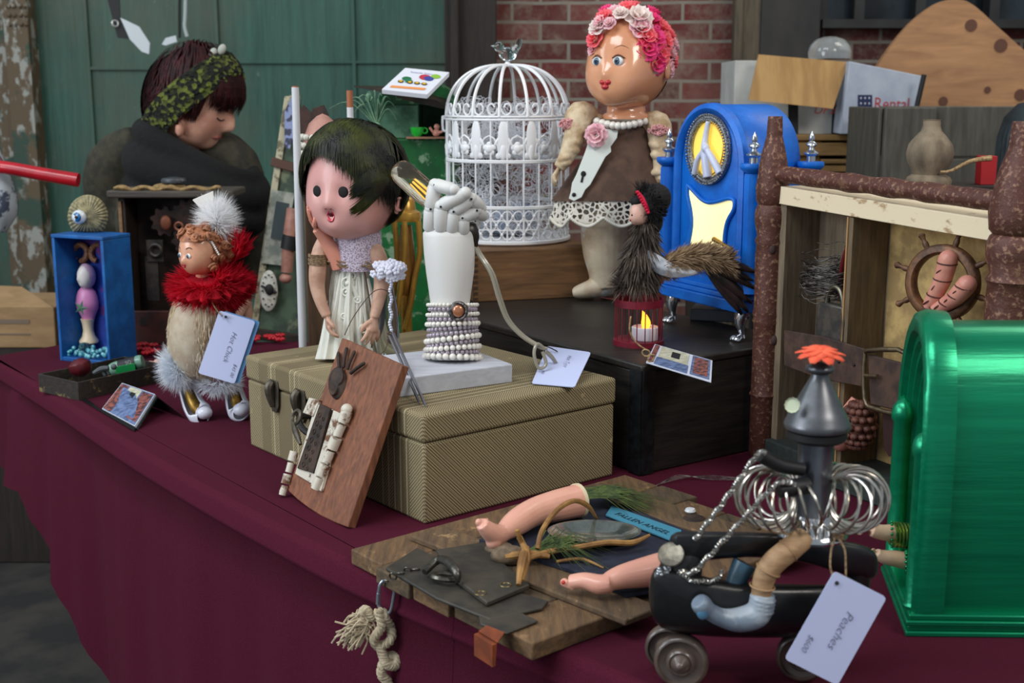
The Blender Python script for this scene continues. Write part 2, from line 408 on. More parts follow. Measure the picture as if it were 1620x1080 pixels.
b.add(inner, [list(range(len(inner)))])
cl = b.build('tablecloth', CLOTH, None, loc=(.4, 1.9, TZ), smooth=60, label='maroon cloth draped over the long display table', cat='tablecloth')
# market table underneath
tt = thing('folding_table', 'long table hidden under the maroon cloth', 'table', (.4, 1.9, 0))
PLY = wood('plain_plywood', (150, 126, 90), (120, 96, 66)); STEEL = mat('dull_steel', (90, 92, 95), rough=.4, metal=.9)
inn = [r[1] + (V((cen.x, cen.y, 0)) - r[1]).normalized() * .02 for r in rings[::6]] + [V((2.05, 2.7, TZ)), V((2.2, .45, TZ))]
for q in inn: q.z = TZ - .026
MB().prism(inn, (0, 0, .024)).build('table_top', PLY, tt, smooth=0)
for x, y in ((-.8, 2.55), (-.4, 2.65), (.5, .95), (.9, .6), (1.9, .7), (1.9, 2.6)):
    MB().tube([(x, y, 0), (x, y, TZ-.026)], .016, 10).build('leg', STEEL, tt)
# ================================================================ suitcase
SL, SF, SR = on(396, 704), on(672, 830), on(938, 741)
sA = (SF - SL); sB = (SR - SF); sA0 = sA.normalized(); sB = (sB - sA0 * sB.dot(sA0)); sB0 = sB.normalized()
zc = at(664, 656, SF.y).z - TZ; SH = zc
ang = math.atan2(sA0.y, sA0.x)
t = NT('suitcase_tweed'); t.set(rough=.85)
mp = t.vec((1, 1, 1), (0, 0, -ang)); sx = t.n('ShaderNodeSeparateXYZ'); t.l(mp, sx.inputs[0]); a_, b_, c_ = sx.outputs
def band(lo, hi):
    return t.math('MULTIPLY', t.math('GREATER_THAN', a_, lo), t.math('LESS_THAN', a_, hi))
ck = t.n('ShaderNodeTexChecker'); ck.inputs['Scale'].default_value = 430; mp2 = t.vec((1, 1, 1), (.6, .5, -ang + .4)); t.l(mp2, ck.inputs[0])
KQ = 1500; ab = t.math('ADD', a_, b_)
s1 = t.math('SINE', t.math('MULTIPLY', t.math('ADD', ab, c_), KQ)); s2 = t.math('SINE', t.math('MULTIPLY', t.math('SUBTRACT', t.math('SUBTRACT', a_, b_), c_), KQ * .8)); wvv = t.ramp(t.math('ADD', s1, s2), -1, 1)
wv = t.math('SINE', t.math('MULTIPLY', t.math('ADD', t.math('ADD', b_, c_), t.math('MULTIPLY', a_, 1.0)), 1500))
base = t.mix(wvv, (172, 156, 118), (80, 70, 50))
Ls = sA.length
bands = t.math('ADD', band(-Ls + .045, -Ls + .075), t.math('ADD', band(-Ls + .10, -Ls + .145), band(-.075, -.035)))
base = t.mix(t.math('MULTIPLY', bands, .8), base, t.mix(t.ramp(wv, -.3, .3), (84, 72, 50), (134, 120, 88)))
ln = t.math('GREATER_THAN', t.math('SINE', t.math('MULTIPLY', a_, 420)), .82)
lb = t.math('ADD', band(-Ls + .075, -Ls + .10), t.math('ADD', band(-Ls + .145, -Ls + .175), band(-.11, -.03)))
base = t.mix(t.math('MULTIPLY', t.math('MULTIPLY', ln, lb), .8), base, (190, 176, 138))
base = t.mix(t.ramp(t.noise(30, detail=8, rough=.7), .66, .7), base, (190, 170, 126))
base = t.mix(t.math('MULTIPLY', t.ramp(t.noise(6, detail=4), .45, .75), .35), base, (90, 76, 50))
t.base(base); t.bump(wvv, .2, .0005); TWEED = t.m
BLACKM = mat('blackened_metal', (74, 68, 60), (96, 88, 76), 60, rough=.45, metal=.5, bump=.3)
case = thing('suitcase', 'old tweed-covered hard suitcase with worn corners under the white block', 'suitcase', SF)
def sp(a, b_, z): return SF - sA0 * a + sB0 * b_ + V((0, 0, z))     # a back along the left face, b along the right face
LA, LB = sA.length, sB.length; seamh = SH * .735
MB().hexa([sp(0,0,0), sp(0,LB,0), sp(LA,LB,0), sp(LA,0,0)], [sp(0,0,seamh), sp(0,LB,seamh), sp(LA,LB,seamh), sp(LA,0,seamh)]).build('body', TWEED, case, bevel=.004)
e = .0025
MB().hexa([sp(-e,-e,seamh+.001), sp(-e,LB+e,seamh+.001), sp(LA+e,LB+e,seamh+.001), sp(LA+e,-e,seamh+.001)], [sp(-e,-e,SH), sp(-e,LB+e,SH), sp(LA+e,LB+e,SH), sp(LA+e,-e,SH)]).build('lid', TWEED, case, bevel=.006, bseg=3)
for px, sc_ in ((437, 1.0), (478, 1.15)):
    q = on(px, 720, TZ); a = LA * (1 - (px - 396) / (672 - 396) * .78)
    # distance along the left face whose picture column is px
    lo, hi = 0, LA
    for _ in range(30):
        m_ = (lo + hi) / 2; qq = sp(m_, 0, seamh)
        if 810 + F_PX * qq.x / (qq.y * CP - (qq.z - CAMZ) * SP) > px: lo = m_
        else: hi = m_
    a = lo; b = MB(); w_ = .015 * sc_
    def LP(da, z, out=0): return sp(a + da, -.003 - out, z)
    b.prism([LP(w_*.8, seamh+.016), LP(-w_*.8, seamh+.016), LP(-w_, seamh+.004), LP(-w_*.9, seamh-.024), LP(-w_*.45, seamh-.036), LP(w_*.45, seamh-.036), LP(w_*.9, seamh-.024), LP(w_, seamh+.004)], -sB0 * .002)
    b.tube([LP(0, seamh+.014, .004), LP(0, seamh+.006, .010), LP(0, seamh-.010, .009), LP(0, seamh-.026, .004)], [.006, .0075, .006, .0045], 8, res=3)
    b.build('latch', BLACKM, case, bevel=.0006)
b = MB(); hz = seamh - .022
b.tube([sp(LA*.60, 0, hz), sp(LA*.60, -.018, hz), sp(LA*.56, -.024, hz-.012), sp(LA*.46, -.026, hz-.016), sp(LA*.36, -.024, hz-.012), sp(LA*.32, -.018, hz), sp(LA*.32, 0, hz)], .005, 8, res=4)
b.build('handle', mat('black_leather', (30, 26, 25), rough=.5), case)
STOP = TZ + SH
# ================================================================ black trunk
t = NT('old_black_wood'); t.set(rough=.5)
gr = t.noise(10, (1, 1, 9), 7); c = t.mix(t.ramp(gr, .35, .75), (22, 20, 20), (50, 44, 38)); c = t.mix(t.ramp(t.noise(120, detail=8, rough=.8), .66, .69), c, (130, 150, 132)); t.base(c); t.bump(gr, .4, .003); TRUNKM = t.m
ZT = .923
TF, TR = on(1013, 752), on(1205, 709)
tB0 = (TR - TF).normalized(); tA0 = V((-tB0.y, tB0.x, 0)); TWd = (TR - TF).length + .08; TLn = .62
def tp(a, b_, z): return TF + tA0 * a + tB0 * b_ + V((0, 0, z))
tr = thing('black_trunk', 'large low black wooden trunk behind the suitcase', 'trunk', TF); hT = ZT - TZ
MB().hexa([tp(0,0,0), tp(0,TWd,0), tp(TLn,TWd,0), tp(TLn,0,0)], [tp(0,0,hT-.012), tp(0,TWd,hT-.012), tp(TLn,TWd,hT-.012), tp(TLn,0,hT-.012)]).build('body', TRUNKM, tr, bevel=.003)
e = .004
MB().hexa([tp(-e,-e,hT-.012), tp(-e,TWd+e,hT-.012), tp(TLn+e,TWd+e,hT-.012), tp(TLn+e,-e,hT-.012)], [tp(-e,-e,hT), tp(-e,TWd+e,hT), tp(TLn+e,TWd+e,hT), tp(TLn+e,-e,hT)]).build('lid', wood('trunk_lid_wood', (48, 42, 36), (24, 22, 22), 10, (1, 9, 9), rough=.45), tr, bevel=.003)
for (a, b_) in ((0, 0),):
    MB().box(tp(a + .010, b_ - .003, hT*.48), (.026, .005, hT*.94), Euler((0, 0, math.atan2(tA0.y, tA0.x)))).box(tp(-.003, .010, hT*.48), (.024, .005, hT*.94), Euler((0, 0, math.atan2(tB0.y, tB0.x)))).build('corner_strip', mat('dark_iron_strip', (46, 50, 54), (30, 32, 34), 60, rough=.4, metal=.6, bump=.2), tr)
# ================================================================ finger-jointed wooden box carrying the cage
t_ = wood('box_pine', (134, 96, 58), (84, 56, 32), 9, (1, 1, 10))
WB = on(749, 478, ZT); WBt = at(749, 397, WB.y).z
r_ = (on(902, 471, ZT) - WB).normalized(); bk_ = V((-r_.y, r_.x, 0)); wl = .25
wb = thing('wooden_box', 'finger-jointed brown wooden box on the black trunk under the white cage', 'box', WB)
def wp(a, b_, z): return WB + r_ * a + bk_ * b_ + V((0, 0, z))
wh = WBt - ZT
MB().hexa([wp(0,0,0), wp(wl,0,0), wp(wl,.24,0), wp(0,.24,0)], [wp(0,0,wh), wp(wl,0,wh), wp(wl,.24,wh), wp(0,.24,wh)]).build('body', t_, wb, bevel=.002)
b = MB()
for i in range(9): b.box(wp(.004, -.0002, wh*(.06 + .11*i)), (.010, .002, wh*.05), Euler((0, 0, math.atan2(r_.y, r_.x))))
b.build('finger_joints', wood('end_grain', (86, 58, 36), (44, 30, 20), 40), wb, smooth=0)
# ================================================================ green arched clock
t = NT('green_enamel'); t.set(rough=.28, metal=.55)
lin = t.noise(60, (.05, 1, 1), 4); t.base(t.mix(t.ramp(lin, .25, .75), (0, 122, 84), (14, 150, 104))); t.bump(t.noise(90, (.06, 1, 1), 5), .35, .0015); GREEN = t.m
GC = on(1455, 1005); GF = on(1430, 925)
gw = .185; gx = V((.9995, -.03, 0)); gy = V((.15, .989, 0)).normalized()
def gp(x, y, z): return GC + gx * x + gy * y + V((0, 0, z))
gh = at(1455, 490, GC.y + gw * .5).z - TZ
gc = thing('arched_clock_case', 'big shiny green arched clock case at the right edge of the table', 'clock case', GC)
def arch(x, w_, h, z0, n=30, ym=None, pw=2.3):
    cy = gw / 2 if ym is None else ym; pts = []
    hs = h * .52
    pts.append(gp(x, cy - w_/2, z0)); 
    for i in range(n + 1):
        a = pi * i / n; ca, sa = math.cos(a), math.sin(a)
        pts.append(gp(x, cy - w_/2 * math.copysign(abs(ca) ** (2/pw), ca), z0 + hs + (h - hs) * sa ** (2/pw)))
    pts.append(gp(x, cy + w_/2, z0)); return pts
GL = .34
b = MB(); b.rings([arch(x, w_, h, .018) for x, w_, h in ((.020, gw*.86, gh-.034), (.022, gw*.89, gh-.03), (.10, gw*.89, gh-.03), (GL, gw*.89, gh-.03))]); b.build('body', GREEN, gc, smooth=35)
# front bezel: a thick arched ring with stepped mouldings and a recessed face
b = MB(); prof = [(.024, .99, 0), (.004, 1.0, 0), (-.006, .98, 0), (-.010, .93, 0), (-.008, .88, 0), (-.001, .86, 0), (-.001, .82, 0), (.004, .80, 0), (.004, .76, 0), (.010, .74, 0), (.010, .70, 0), (.016, .68, 0), (.016, .60, 0)]
b.rings([arch(x, gw*s, (gh-.018)*(1-(1-s)*.62) , .018 ) for x, s, _ in prof], closed=True, cap=False); b.build('front_bezel', GREEN, gc, smooth=50)
b = MB()
for i, (z0, z1, g) in enumerate(((0, .006, .004), (.006, .012, .0015), (.012, .018, .004), (.018, .024, .001))):
    b.hexa([gp(-.012-g, -g, z0), gp(GL, -g, z0), gp(GL, gw+g, z0), gp(-.012-g, gw+g, z0)], [gp(-.012-g, -g, z1), gp(GL, -g, z1), gp(GL, gw+g, z1), gp(-.012-g, gw+g, z1)])
b.build('base', GREEN, gc, bevel=.0015)
b = MB()
for s in (.10, .90):
    MB().lathe(gp(-.004, gw*s, .024), [(.012, 0), (.013, .004), (.0105, .008), (.0105, .17), (.013, .174), (.0135, .180), (.012, .188), (.008, .194), (.002, .198), (.0005, .199)], 16, ripple=lambda u, h: 1 + .06*math.cos(u*2*pi*12)).build('column', GREEN, gc)
GOLDL = mat('gold_mirror', (200, 180, 80), (120, 140, 60), 12, rough=.25, metal=.8)
MB().prism(arch(.017, gw*.66, (gh-.018)*.76, .018)[:], gx * .003).build('dial_plate', GOLDL, gc, smooth=0)
# ================================================================ shared materials
SKINM = mat('skin', (222, 168, 144), (206, 146, 124), 25, rough=.5, sss=.05)
WHITEP = mat('blue_lit_white_card', (196, 205, 240), rough=.7)  # white card, with the bluish ambient light mixed into its colour
INK = mat('pencil_ink', (96, 98, 118), rough=.8)
BLK = mat('flat_black', (18, 17, 18), rough=.6)
TWINE = mat('jute_twine', (150, 124, 92), (104, 82, 58), 300, rough=.9)
PEARL = mat('pearl', (232, 226, 216), rough=.18, coat=.6, sss=.05)
GLASSC = mat('clear_glass', (225, 235, 238), rough=.02, trans=1.0, ior=1.45)
def tufts(mb, n, center, radii, L, w, dirf=None, jitter=.4, cond=None):
    it = []
    while len(it) < n:
        d = V([random.gauss(0, 1) for _ in range(3)]).normalized()
        if cond and not cond(d): continue
        p = V(center) + V((d.x*radii[0], d.y*radii[1], d.z*radii[2]))
        dd = dirf(d, p) if dirf else d
        dd = (dd + V([random.gauss(0, jitter) for _ in range(3)])).normalized()
        it.append((p, dd * L * random.uniform(.6, 1.15), w))
    return mb.spikes(it)
# ================================================================ woman
f = Fr(3.22); k = f.k
wm = thing('person', 'woman with dark red hair and green knitted headband looking down behind the table', 'person', (f(300, 500).x, 3.22, 0))
ADULT = [((0,-1,-.18),.14,.20), ((0,-1,-.02),.10,.08), ((0,-1,.12),.3,.03), ((0,-1,-.50),.16,.03), ((0,-.95,-.85),.22,.10), ((.7,-.6,-.5),.4,.04), ((-.7,-.6,-.5),.4,.04), ((0,-1,-.38),.1,-.04), ((.35,-.9,.02),.15,-.05), ((-.35,-.9,.02),.15,-.05), ((1,.1,-.6),.4,-.05)]
H = Head(f(306, 158), (.078, .106, .128), yaw=80, pitch=24, bumps=ADULT)
b = MB(); H.mesh(b)
b.ball(H.surf((-.97,.10,-.16), 0), (.010, .014, .026), H.R.copy(), seg=12, ring=8)
b.ball(f(284, 204, -46), (.011, .014, .020), seg=12, ring=8); b.tube([f(298, 190), f(285, 235, 10), f(270, 290, 20)], [.055, .05, .05], 14, res=3)
b.tube([f(270, 285, 20), f(270, 340, 20), f(270, 480, 20), V((f(270,480).x, 3.28, .95)), V((f(270,480).x, 3.28, .80))], [.06, .10, .11, .12, .14], 18, res=3, flat=.7)
bx = f(270, 340).x
for s in (-1, 1):
    b.tube([V((bx+s*.12, 3.27, 1.16)), V((bx+s*.17, 3.28, 1.02)), V((bx+s*.17, 3.29, .80))], [.035, .04, .030], 12, res=3)
    hand(b, V((bx+s*.17, 3.29, .80)), (0, -.1, -1), (-s, -.2, 0), .17, .35, s)
    b.tube([V((bx+s*.08, 3.28, .85)), V((bx+s*.09, 3.27, .48)), V((bx+s*.09, 3.29, .09)), V((bx+s*.09, 3.28, .04))], [.09, .058, .038, .04], 12, res=3)
    b.tube([V((bx+s*.09, 3.31, .03)), V((bx+s*.10, 3.17, .03)), V((bx+s*.10, 3.09, .025))], [.03, .036, .022], 10, res=3)
b.build('body', SKINM, wm, remesh=.0036, rsm=1)
b = MB()
b.tube([H.surf((-.26,-.95,-.06), .001), H.surf((-.38,-.90,-.095), .002), H.surf((-.52,-.82,-.06), .0015)], .0014, 6, res=4); b.tube([H.surf((-.22,-.95,.10), .0), H.surf((-.40,-.90,.14), .001), H.surf((-.58,-.80,.08), .0)], .0018, 6, res=4)
b.build('eyelashes', BLK, wm)
MB().tube([H.surf((0,-1,-.47), .001), H.surf((-.20,-.96,-.49), .002), H.surf((-.34,-.92,-.53), 0)], [.004, .004, .001], 6, res=3).build('lips', mat('woman_lips', (150, 84, 80), rough=.4), wm)
COAT = mat('dark_olive_coat', (62, 58, 44), (44, 42, 34), 40, rough=.9)
b = MB()
b.tube([f(285, 262, 25), f(272, 295, 30), f(268, 345, 34), V((bx, 3.28, 1.0)), V((bx, 3.28, .8)), V((bx, 3.28, .55))], [.06, .15, .19, .18, .18, .20], 22, res=4, flat=.6)
for s in (-1, 1): b.tube([V((bx+s*.08, 3.27, 1.20)), V((bx+s*.16, 3.27, 1.14)), V((bx+s*.18, 3.28, 1.0)), V((bx+s*.17, 3.29, .82))], [.05, .068, .062, .055], 14, res=3)
b.build('coat', COAT, wm, remesh=.012, rsm=4)
b = MB()
for s in (-1, 1): b.tube([V((bx+s*.08, 3.28, .85)), V((bx+s*.09, 3.27, .48)), V((bx+s*.09, 3.29, .10))], [.10, .075, .06], 12, res=3)
b.build('trousers', mat('dark_trousers', (30, 30, 36), rough=.9), wm)
SC = mat('black_fuzzy_yarn', (8, 8, 9), (22, 21, 22), 160, .5, .7, .95, bump=.9)
b = MB()
b.tube([f(228, 205, 25), f(300, 232, 55), f(382, 262, 30), f(398, 285, -5), f(350, 276, -42), f(290, 246, -48), f(238, 216, -35)], [.034, .03, .026, .028, .032, .032, .034], 14, closed=True, res=5)
b.tube([f(222, 245, 25), f(300, 262, 60), f(392, 290, 25), f(392, 315, -22), f(310, 292, -55), f(232, 262, -40)], [.048, .045, .045, .045, .05, .05], 14, closed=True, res=5)
b.tube([f(225, 290, 25), f(300, 300, 55), f(385, 325, 25), f(390, 350, -22), f(310, 335, -50), f(235, 310, -38)], [.05, .045, .045, .045, .05, .05], 14, closed=True, res=5)
b.tube([f(330, 300, -45), f(335, 345, -50), f(330, 400, -50), f(325, 450, -45)], [.05, .06, .055, .04], 12, res=4, flat=.6)
b.tube([f(240, 285, -35), f(250, 330, -45), f(255, 380, -45)], [.05, .055, .04], 12, res=4, flat=.6)
b.build('scarf', SC, wm, remesh=.009, rsm=1)
b = MB(); 
for i in range(150):
    a = random.random() * 2*pi; px = 305 + 88*math.cos(a); dz = 62*math.sin(a)
    p = f(px + random.gauss(0, 6), 305 + .2*(px-300) + random.gauss(0, 18), dz*.9); b.spikes([(p, (p - f(300, 262)).normalized() * .03 + V((0,0,random.gauss(0,.01))), .0012)])
for i in range(5000):
    a = random.random()*2*pi; v_ = random.random(); p = f(306 + (88 + 8*v_)*math.cos(a), (256 if math.sin(a) < .2 else 235) + 90*v_ + .25*(88*math.cos(a)), 62*math.sin(a)*.9); b.spikes([(p, V([random.gauss(0, .009) for _ in range(3)]), .0009)])
b.build('scarf_fringe', SC, wm, smooth=0)
# hair
t = NT('dark_red_hair'); t.set(rough=.6, spec=.25); t.base(t.mix(t.ramp(t.noise(60, (1, 1, .3)), .35, .65), (28, 11, 13), (66, 24, 26))); WHAIR = t.m
def wcond(d): return not (d.x < -.55 and d.z < -.22 and d.y < .45) and ((d.z > .62) or (d.y > -.28 and d.z > -.55) or (d.y > .1 and d.z > -.75))
b = MB(); H.cap(b, lambda d: wcond(d) and d.z > -.62, .014)
for i in range(2600):
    a = V([random.gauss(0, 1) for _ in range(3)]).normalized()
    if not wcond(a) or (a.x < -.3 and a.z < .0 and a.y < .35): continue
    e = V((a.x*1.2, a.y - .25 if a.z > .3 else a.y + .05, a.z - .55)).normalized()
    H.strand(b, a, e, .014, .016, .012, .0022)
for i in range(420):    # fringe falling over the forehead and the temple
    x = random.uniform(-.95, .6); a = V((x*.6, -.55, .85)); e = V((x, -1.0 + .4*max(0, -x-.3), random.uniform(.05, .30)))
    H.strand(b, a, e, .014, .010, .016, .0022)
for i in range(160):
    a = V((-.85, random.uniform(-.5, .0), .5)); e = V((-1.0, random.uniform(-.55, -.2), random.uniform(-.35, -.1))); H.strand(b, a, e, .012, .006, .006, .0018)
b.build('hair', WHAIR, wm, smooth=0)
KN = NT('green_black_knit'); KN.set(rough=.95); v = KN.n('ShaderNodeTexVoronoi'); v.inputs['Scale'].default_value = 95; KN.l(KN.tc.outputs['Object'], v.inputs[0])
KN.base(KN.mix(KN.ramp(v.outputs['Color'], .5, .75), (20, 22, 15), (96, 104, 40))); KN.bump(v.outputs['Distance'], 1.0, .004)
b = MB(); ax = V((0, .84, .54)).normalized(); u = V((1, 0, 0)); vv = ax.cross(u)
ringp = []
for i in range(40):
    a = 2*pi*i/40; d = (u*math.cos(a) + vv*math.sin(a))*1 + ax*.0; d2 = d + ax*.26; d0 = d - ax*.26
    c_ = [H.surf(d0, .016), H.surf(d0, .024), H.surf(d.lerp(d2, .0), .031), H.surf(d2, .026), H.surf(d2, .016)]
    ringp.append(c_)
b.rings(ringp, closed=False, loop=True, cap=False); b.build('headband', KN.m, wm, solid=.006)
bn = MB()
for i in range(520):
    a = random.random()*2*pi; d = (u*math.cos(a) + vv*math.sin(a)) + ax*random.uniform(-.24, .24); bn.ball(H.surf(d, .028), (.0055, .0055, .004), seg=6, ring=4)
bn.build('knit_stitches', KN.m, bpy.data.objects['headband'])
b = MB()
for px, py in ((337, 84), (351, 78)): b.ball(f(px, py, -30), (.010, .006, .014), Euler((0, .5, 0)), seg=10, ring=7)
b.build('headband_buttons', mat('grey_white_button', (170, 172, 160), rough=.5), wm)
# ================================================================ things at the far left
RED = mat('red_plastic', (190, 16, 34), (160, 10, 28), 9, rough=.3, coat=.3)
f = Fr(2.95)
MB().tube([f(-60, 258), f(8, 265), f(70, 276), f(124, 285)], [.015, .0155, .016, .0165], 16, res=4).build('red_pole', RED, None, loc=f(30, 270), label='red tube poking in from the left edge above the cardboard box', cat='pole')
f = Fr(3.0)
BAG = mat('pale_patterned_cloth', (176, 184, 190), (60, 66, 84), 18, .48, .54, .8, c3=(150, 90, 100), s3=12)
b = MB(); b.tube([f(-8, 232), f(-2, 262), f(8, 300), f(10, 335), f(4, 366)], [.012, .028, .040, .044, .015], 14, res=4, flat=.5)
b.build('cloth_bag', BAG, None, loc=f(0, 250), label='pale crumpled bag hanging at the left edge below the red tube', cat='bag')
BX = mat('brown_cardboard', (164, 132, 94), (146, 116, 80), 8, rough=.9, stretch=(1, 1, 4))
c0, c1 = on(-90, 560, .34), on(84, 540, .34); kk = V((0, .32, 0))
cb_ = thing('cardboard_box', 'brown cardboard box with open flap on the left beyond the table', 'box', (c0.x, c0.y, 0))
f = Fr(3.35); Z0 = .78
stand = thing('crate_stand', 'dark stand carrying the brown cardboard box at the far left', 'stand', (f(0, 500).x, 3.45, 0))
zb = f(0, 552).z
MB().box((f(0,500).x, 3.52, zb/2), (.42, .30, zb)).build('body', DWOOD, stand, bevel=.004)
cb_.location = (f(0, 500).x, 3.40, zb)
q = [f(-90, 492).x, f(82, 492).x]
MB().box(((q[0]+q[1])/2, 3.50, (zb + f(40, 488).z)/2), (q[1]-q[0], .27, f(40, 488).z - zb)).build('body', BX, cb_, bevel=.003)
MB().hexa([V((q[0], 3.365, f(0,488).z)), V((q[1], 3.365, f(0,488).z)), V((q[1], 3.368, f(0,488).z)), V((q[0], 3.368, f(0,488).z))], [f(-90, 448, 60), f(34, 453, 60), f(34, 453, 63), f(-90, 448, 63)]).build('flap', BX, cb_)
b = MB(); b.box(((q[0]+q[1])/2+.02, 3.3645, f(20, 510).z), (.12, .002, .012)); b.box(((q[0]+q[1])/2+.02, 3.3645, f(20, 530).z), (.12, .002, .004)); b.build('printed_label', mat('grey_print', (118, 100, 84)), cb_)
# hanging blade shaped ornament and cord
f = Fr(4.2)
hp = thing('wall_ornament', 'black and white blade shaped ornament hanging on the green wall', 'ornament', f(200, 10))
hb = MB(); hb.prism([f(190, 28), f(197, 31), f(220, 42), f(237, 68), f(236, 86), f(224, 82), f(205, 62)], (0, .006, 0)); hb.build('white_blade', mat('white_enamel_blade', (190, 196, 200), rough=.3), hp, bevel=.001)
hb = MB(); hb.prism([f(165, -20, 4), f(188, -20, 4), f(190, 28, 4), f(206, 62, 4), f(186, 60, 4), f(178, 30, 4)], (0, .006, 0)); hb.build('black_blade', BLK, hp)
MB().torus(f(182, 37, -2), .010, .0025, V((.6, -1, .2)), 14).build('ring', mat('pale_ring', (200, 200, 196), rough=.3, metal=.5), hp)
hc = thing('pull_cord', 'thin pale pull cord hanging down the green wall above the woman', 'cord', f(293, 0))
MB().tube([f(294, -60), f(293, 20), f(292, 42), f(296, 58)], .006, 8, res=3).build('cord', mat('pale_cord', (170, 180, 180)), hc)
MB().prism([f(256, 70), f(262, 60), f(278, 56), f(280, 66), f(262, 72)], (0, .006, 0)).build('white_tip', bpy.data.materials['white_enamel_blade'], hc)
MB().tube([f(286, -60), f(284, 10), f(284, 60)], .005, 8).build('black_wire', BLK, hc)
# ================================================================ blue shadow box
BLUE = mat('blue_wood_paint', (18, 96, 168), (12, 78, 142), 30, rough=.5, bump=.3)
BLUED = mat('blue_paint_side', (16, 62, 116), (12, 48, 92), 30, rough=.6, bump=.3)
c0, c1, c2 = on(95, 570), on(175, 579), on(208, 569); X = (c1-c0); Wd = X.length; X.normalize(); Yd = V((-X.y, X.x, 0)); Dp = .085
HB = at(82, 370, c0.y).z - TZ
sb = thing('blue_shadow_box', 'tall open blue box with shell and eye on top, pink figure inside', 'shadow box', c0)
def P(x, y, z): return c0 + X*x + Yd*y + V((0, 0, z))
def bb(mb, x0, x1, y0, y1, z0, z1, PP): return mb.hexa([PP(x0,y0,z0), PP(x1,y0,z0), PP(x1,y1,z0), PP(x0,y1,z0)], [PP(x0,y0,z1), PP(x1,y0,z1), PP(x1,y1,z1), PP(x0,y1,z1)])
b = MB(); w_ = .0075
bb(b, 0, w_, 0, Dp, 0, HB-w_, P); bb(b, Wd-w_, Wd, 0, Dp, 0, HB-w_, P); bb(b, -.001, Wd+.001, -.001, Dp, HB-w_, HB, P); bb(b, w_, Wd-w_, 0, Dp, 0, w_*1.2, P)
b.build('case', BLUE, sb, bevel=.0015)
bb(MB(), w_, Wd-w_, Dp-.006, Dp-.001, w_, HB-w_, P).build('back_panel', mat('glitter_purple_blue', (70, 70, 160), (40, 90, 190), 200, rough=.3, metal=.5, c3=(120, 70, 140), s3=25), sb, smooth=0)
f = Fr(c0.y + .045); kk = f.k
b = MB(); b.lathe(f(141, 541), [(r*kk, h*kk) for r, h in ((15, 0), (15, 3), (10, 10), (8, 20), (9, 30), (11, 38))], 18); b.build('stand', mat('cream_resin', (226, 206, 170), rough=.4), sb)
b = MB(); b.lathe(f(140, 505), [(r*kk, h*kk) for r, h in ((10, 0), (13, 8), (18, 18), (19, 28), (17, 38), (14, 46), (8, 52), (6, 60))], 18, sx=.95, sy=.7); b.build('torso', mat('pink_plastic', (206, 130, 178), rough=.35), sb)
h_ = Head(f(136, 437, -6), (.017, .020, .0265), yaw=-35, bumps=ADULT); b = MB(); h_.mesh(b, 36, 24); b.build('face', mat('white_resin', (214, 208, 204), rough=.4), sb)
b = MB(); h_.cap(b, lambda d: d.y > -.15 + .3*(-d.z), .002, 30, 20); b.build('pink_hood', mat('pale_pink_plastic', (206, 170, 200), rough=.4), sb)
def star(mb, c, r, nrm, thick, n=5, inner=.38, rot=0):
    x, y, z = frame_of(V(nrm)); o = []
    for i in range(2*n):
        a = pi*i/n + rot; rr = r if i % 2 == 0 else r*inner; o.append(V(c) + (x*math.cos(a) + y*math.sin(a))*rr)
    vs = o + [V(c) - z*thick, V(c) + z*thick]; L = 2*n
    return mb.add(vs, [[i, (i+1) % L, L] for i in range(L)] + [[(i+1) % L, i, L+1] for i in range(L)])
star(MB(), f(128, 487, -26), .018, (0.3, 1, 0), .003).build('starfish', mat('green_starfish', (70, 106, 84), rough=.7), sb, smooth=0)
b = MB()
for s, cx in ((-1, 127), (1, 155)):
    pts = [f(cx + 11*math.cos(a)*s, 400 - 13*math.sin(a), 8 - a*1.5) for a in [x*.45 for x in range(-2, 11)]]
    b.tube([f(141 + s*2, 425, 14), f(139+s*5, 412, 12)] + pts[::-1] if s < 0 else [f(145, 425, 14)] + pts, 4.5*kk, 8, res=2)
b.build('horns', mat('tan_ribbed_horn', (156, 106, 70), (110, 66, 44), 220, rough=.6, bump=.6), sb)
b = MB(); gl = MB()
for i in range(70): b.ball(P(random.uniform(.012, Wd-.012), random.uniform(.004, .06), w_*1.2 + random.uniform(.003, .018)), random.uniform(.003, .006), seg=7, ring=5)
b.build('glass_beads', mat('teal_glass_beads', (50, 150, 166), (120, 190, 196), 90, rough=.15, coat=.8), sb, kind='stuff', label='teal glass beads filling the box floor')
MB().lathe(f(134, 554, -18), [(.002, 0), (.012, .003), (.014, .010), (.009, .016), (.002, .018)], 8).build('crystal', GLASSC, sb, smooth=0)
f = Fr(c0.y + .04)
b = MB(); n = 64; SH_ = mat('ribbed_shell', (158, 148, 112), (116, 108, 80), 90, rough=.5, bump=.2)
def shellring(off, s):
    return [f(139 + 32*s*math.cos(2*pi*i/n)*(1 + .015*math.cos(i*pi)), 342 - off*0 - 34*s*math.sin(2*pi*i/n) if math.sin(2*pi*i/n) > -.75 else 342 + 34*s*.75, off + (2.4*s if i % 2 else 0)) for i in range(n)]
b.rings([shellring(6, .98), shellring(0, 1.0), shellring(-7, .9), shellring(-13, .7), shellring(-16, .45), shellring(-17, .12)]); b.build('shell', SH_, sb, smooth=20)
MB().ball(f(125, 343, -19), 11*kk, seg=20, ring=14).build('eyeball', mat('white_glass_eye', (220, 226, 230), rough=.1, coat=1), sb)
MB().ball(f(121.5, 343.5, -27), (7.5*kk, 3*kk, 7.5*kk), Euler((0, 0, -.3)), seg=20, ring=10).build('iris', mat('blue_iris', (20, 100, 160), (10, 50, 90), 60, rough=.1, coat=1), sb)
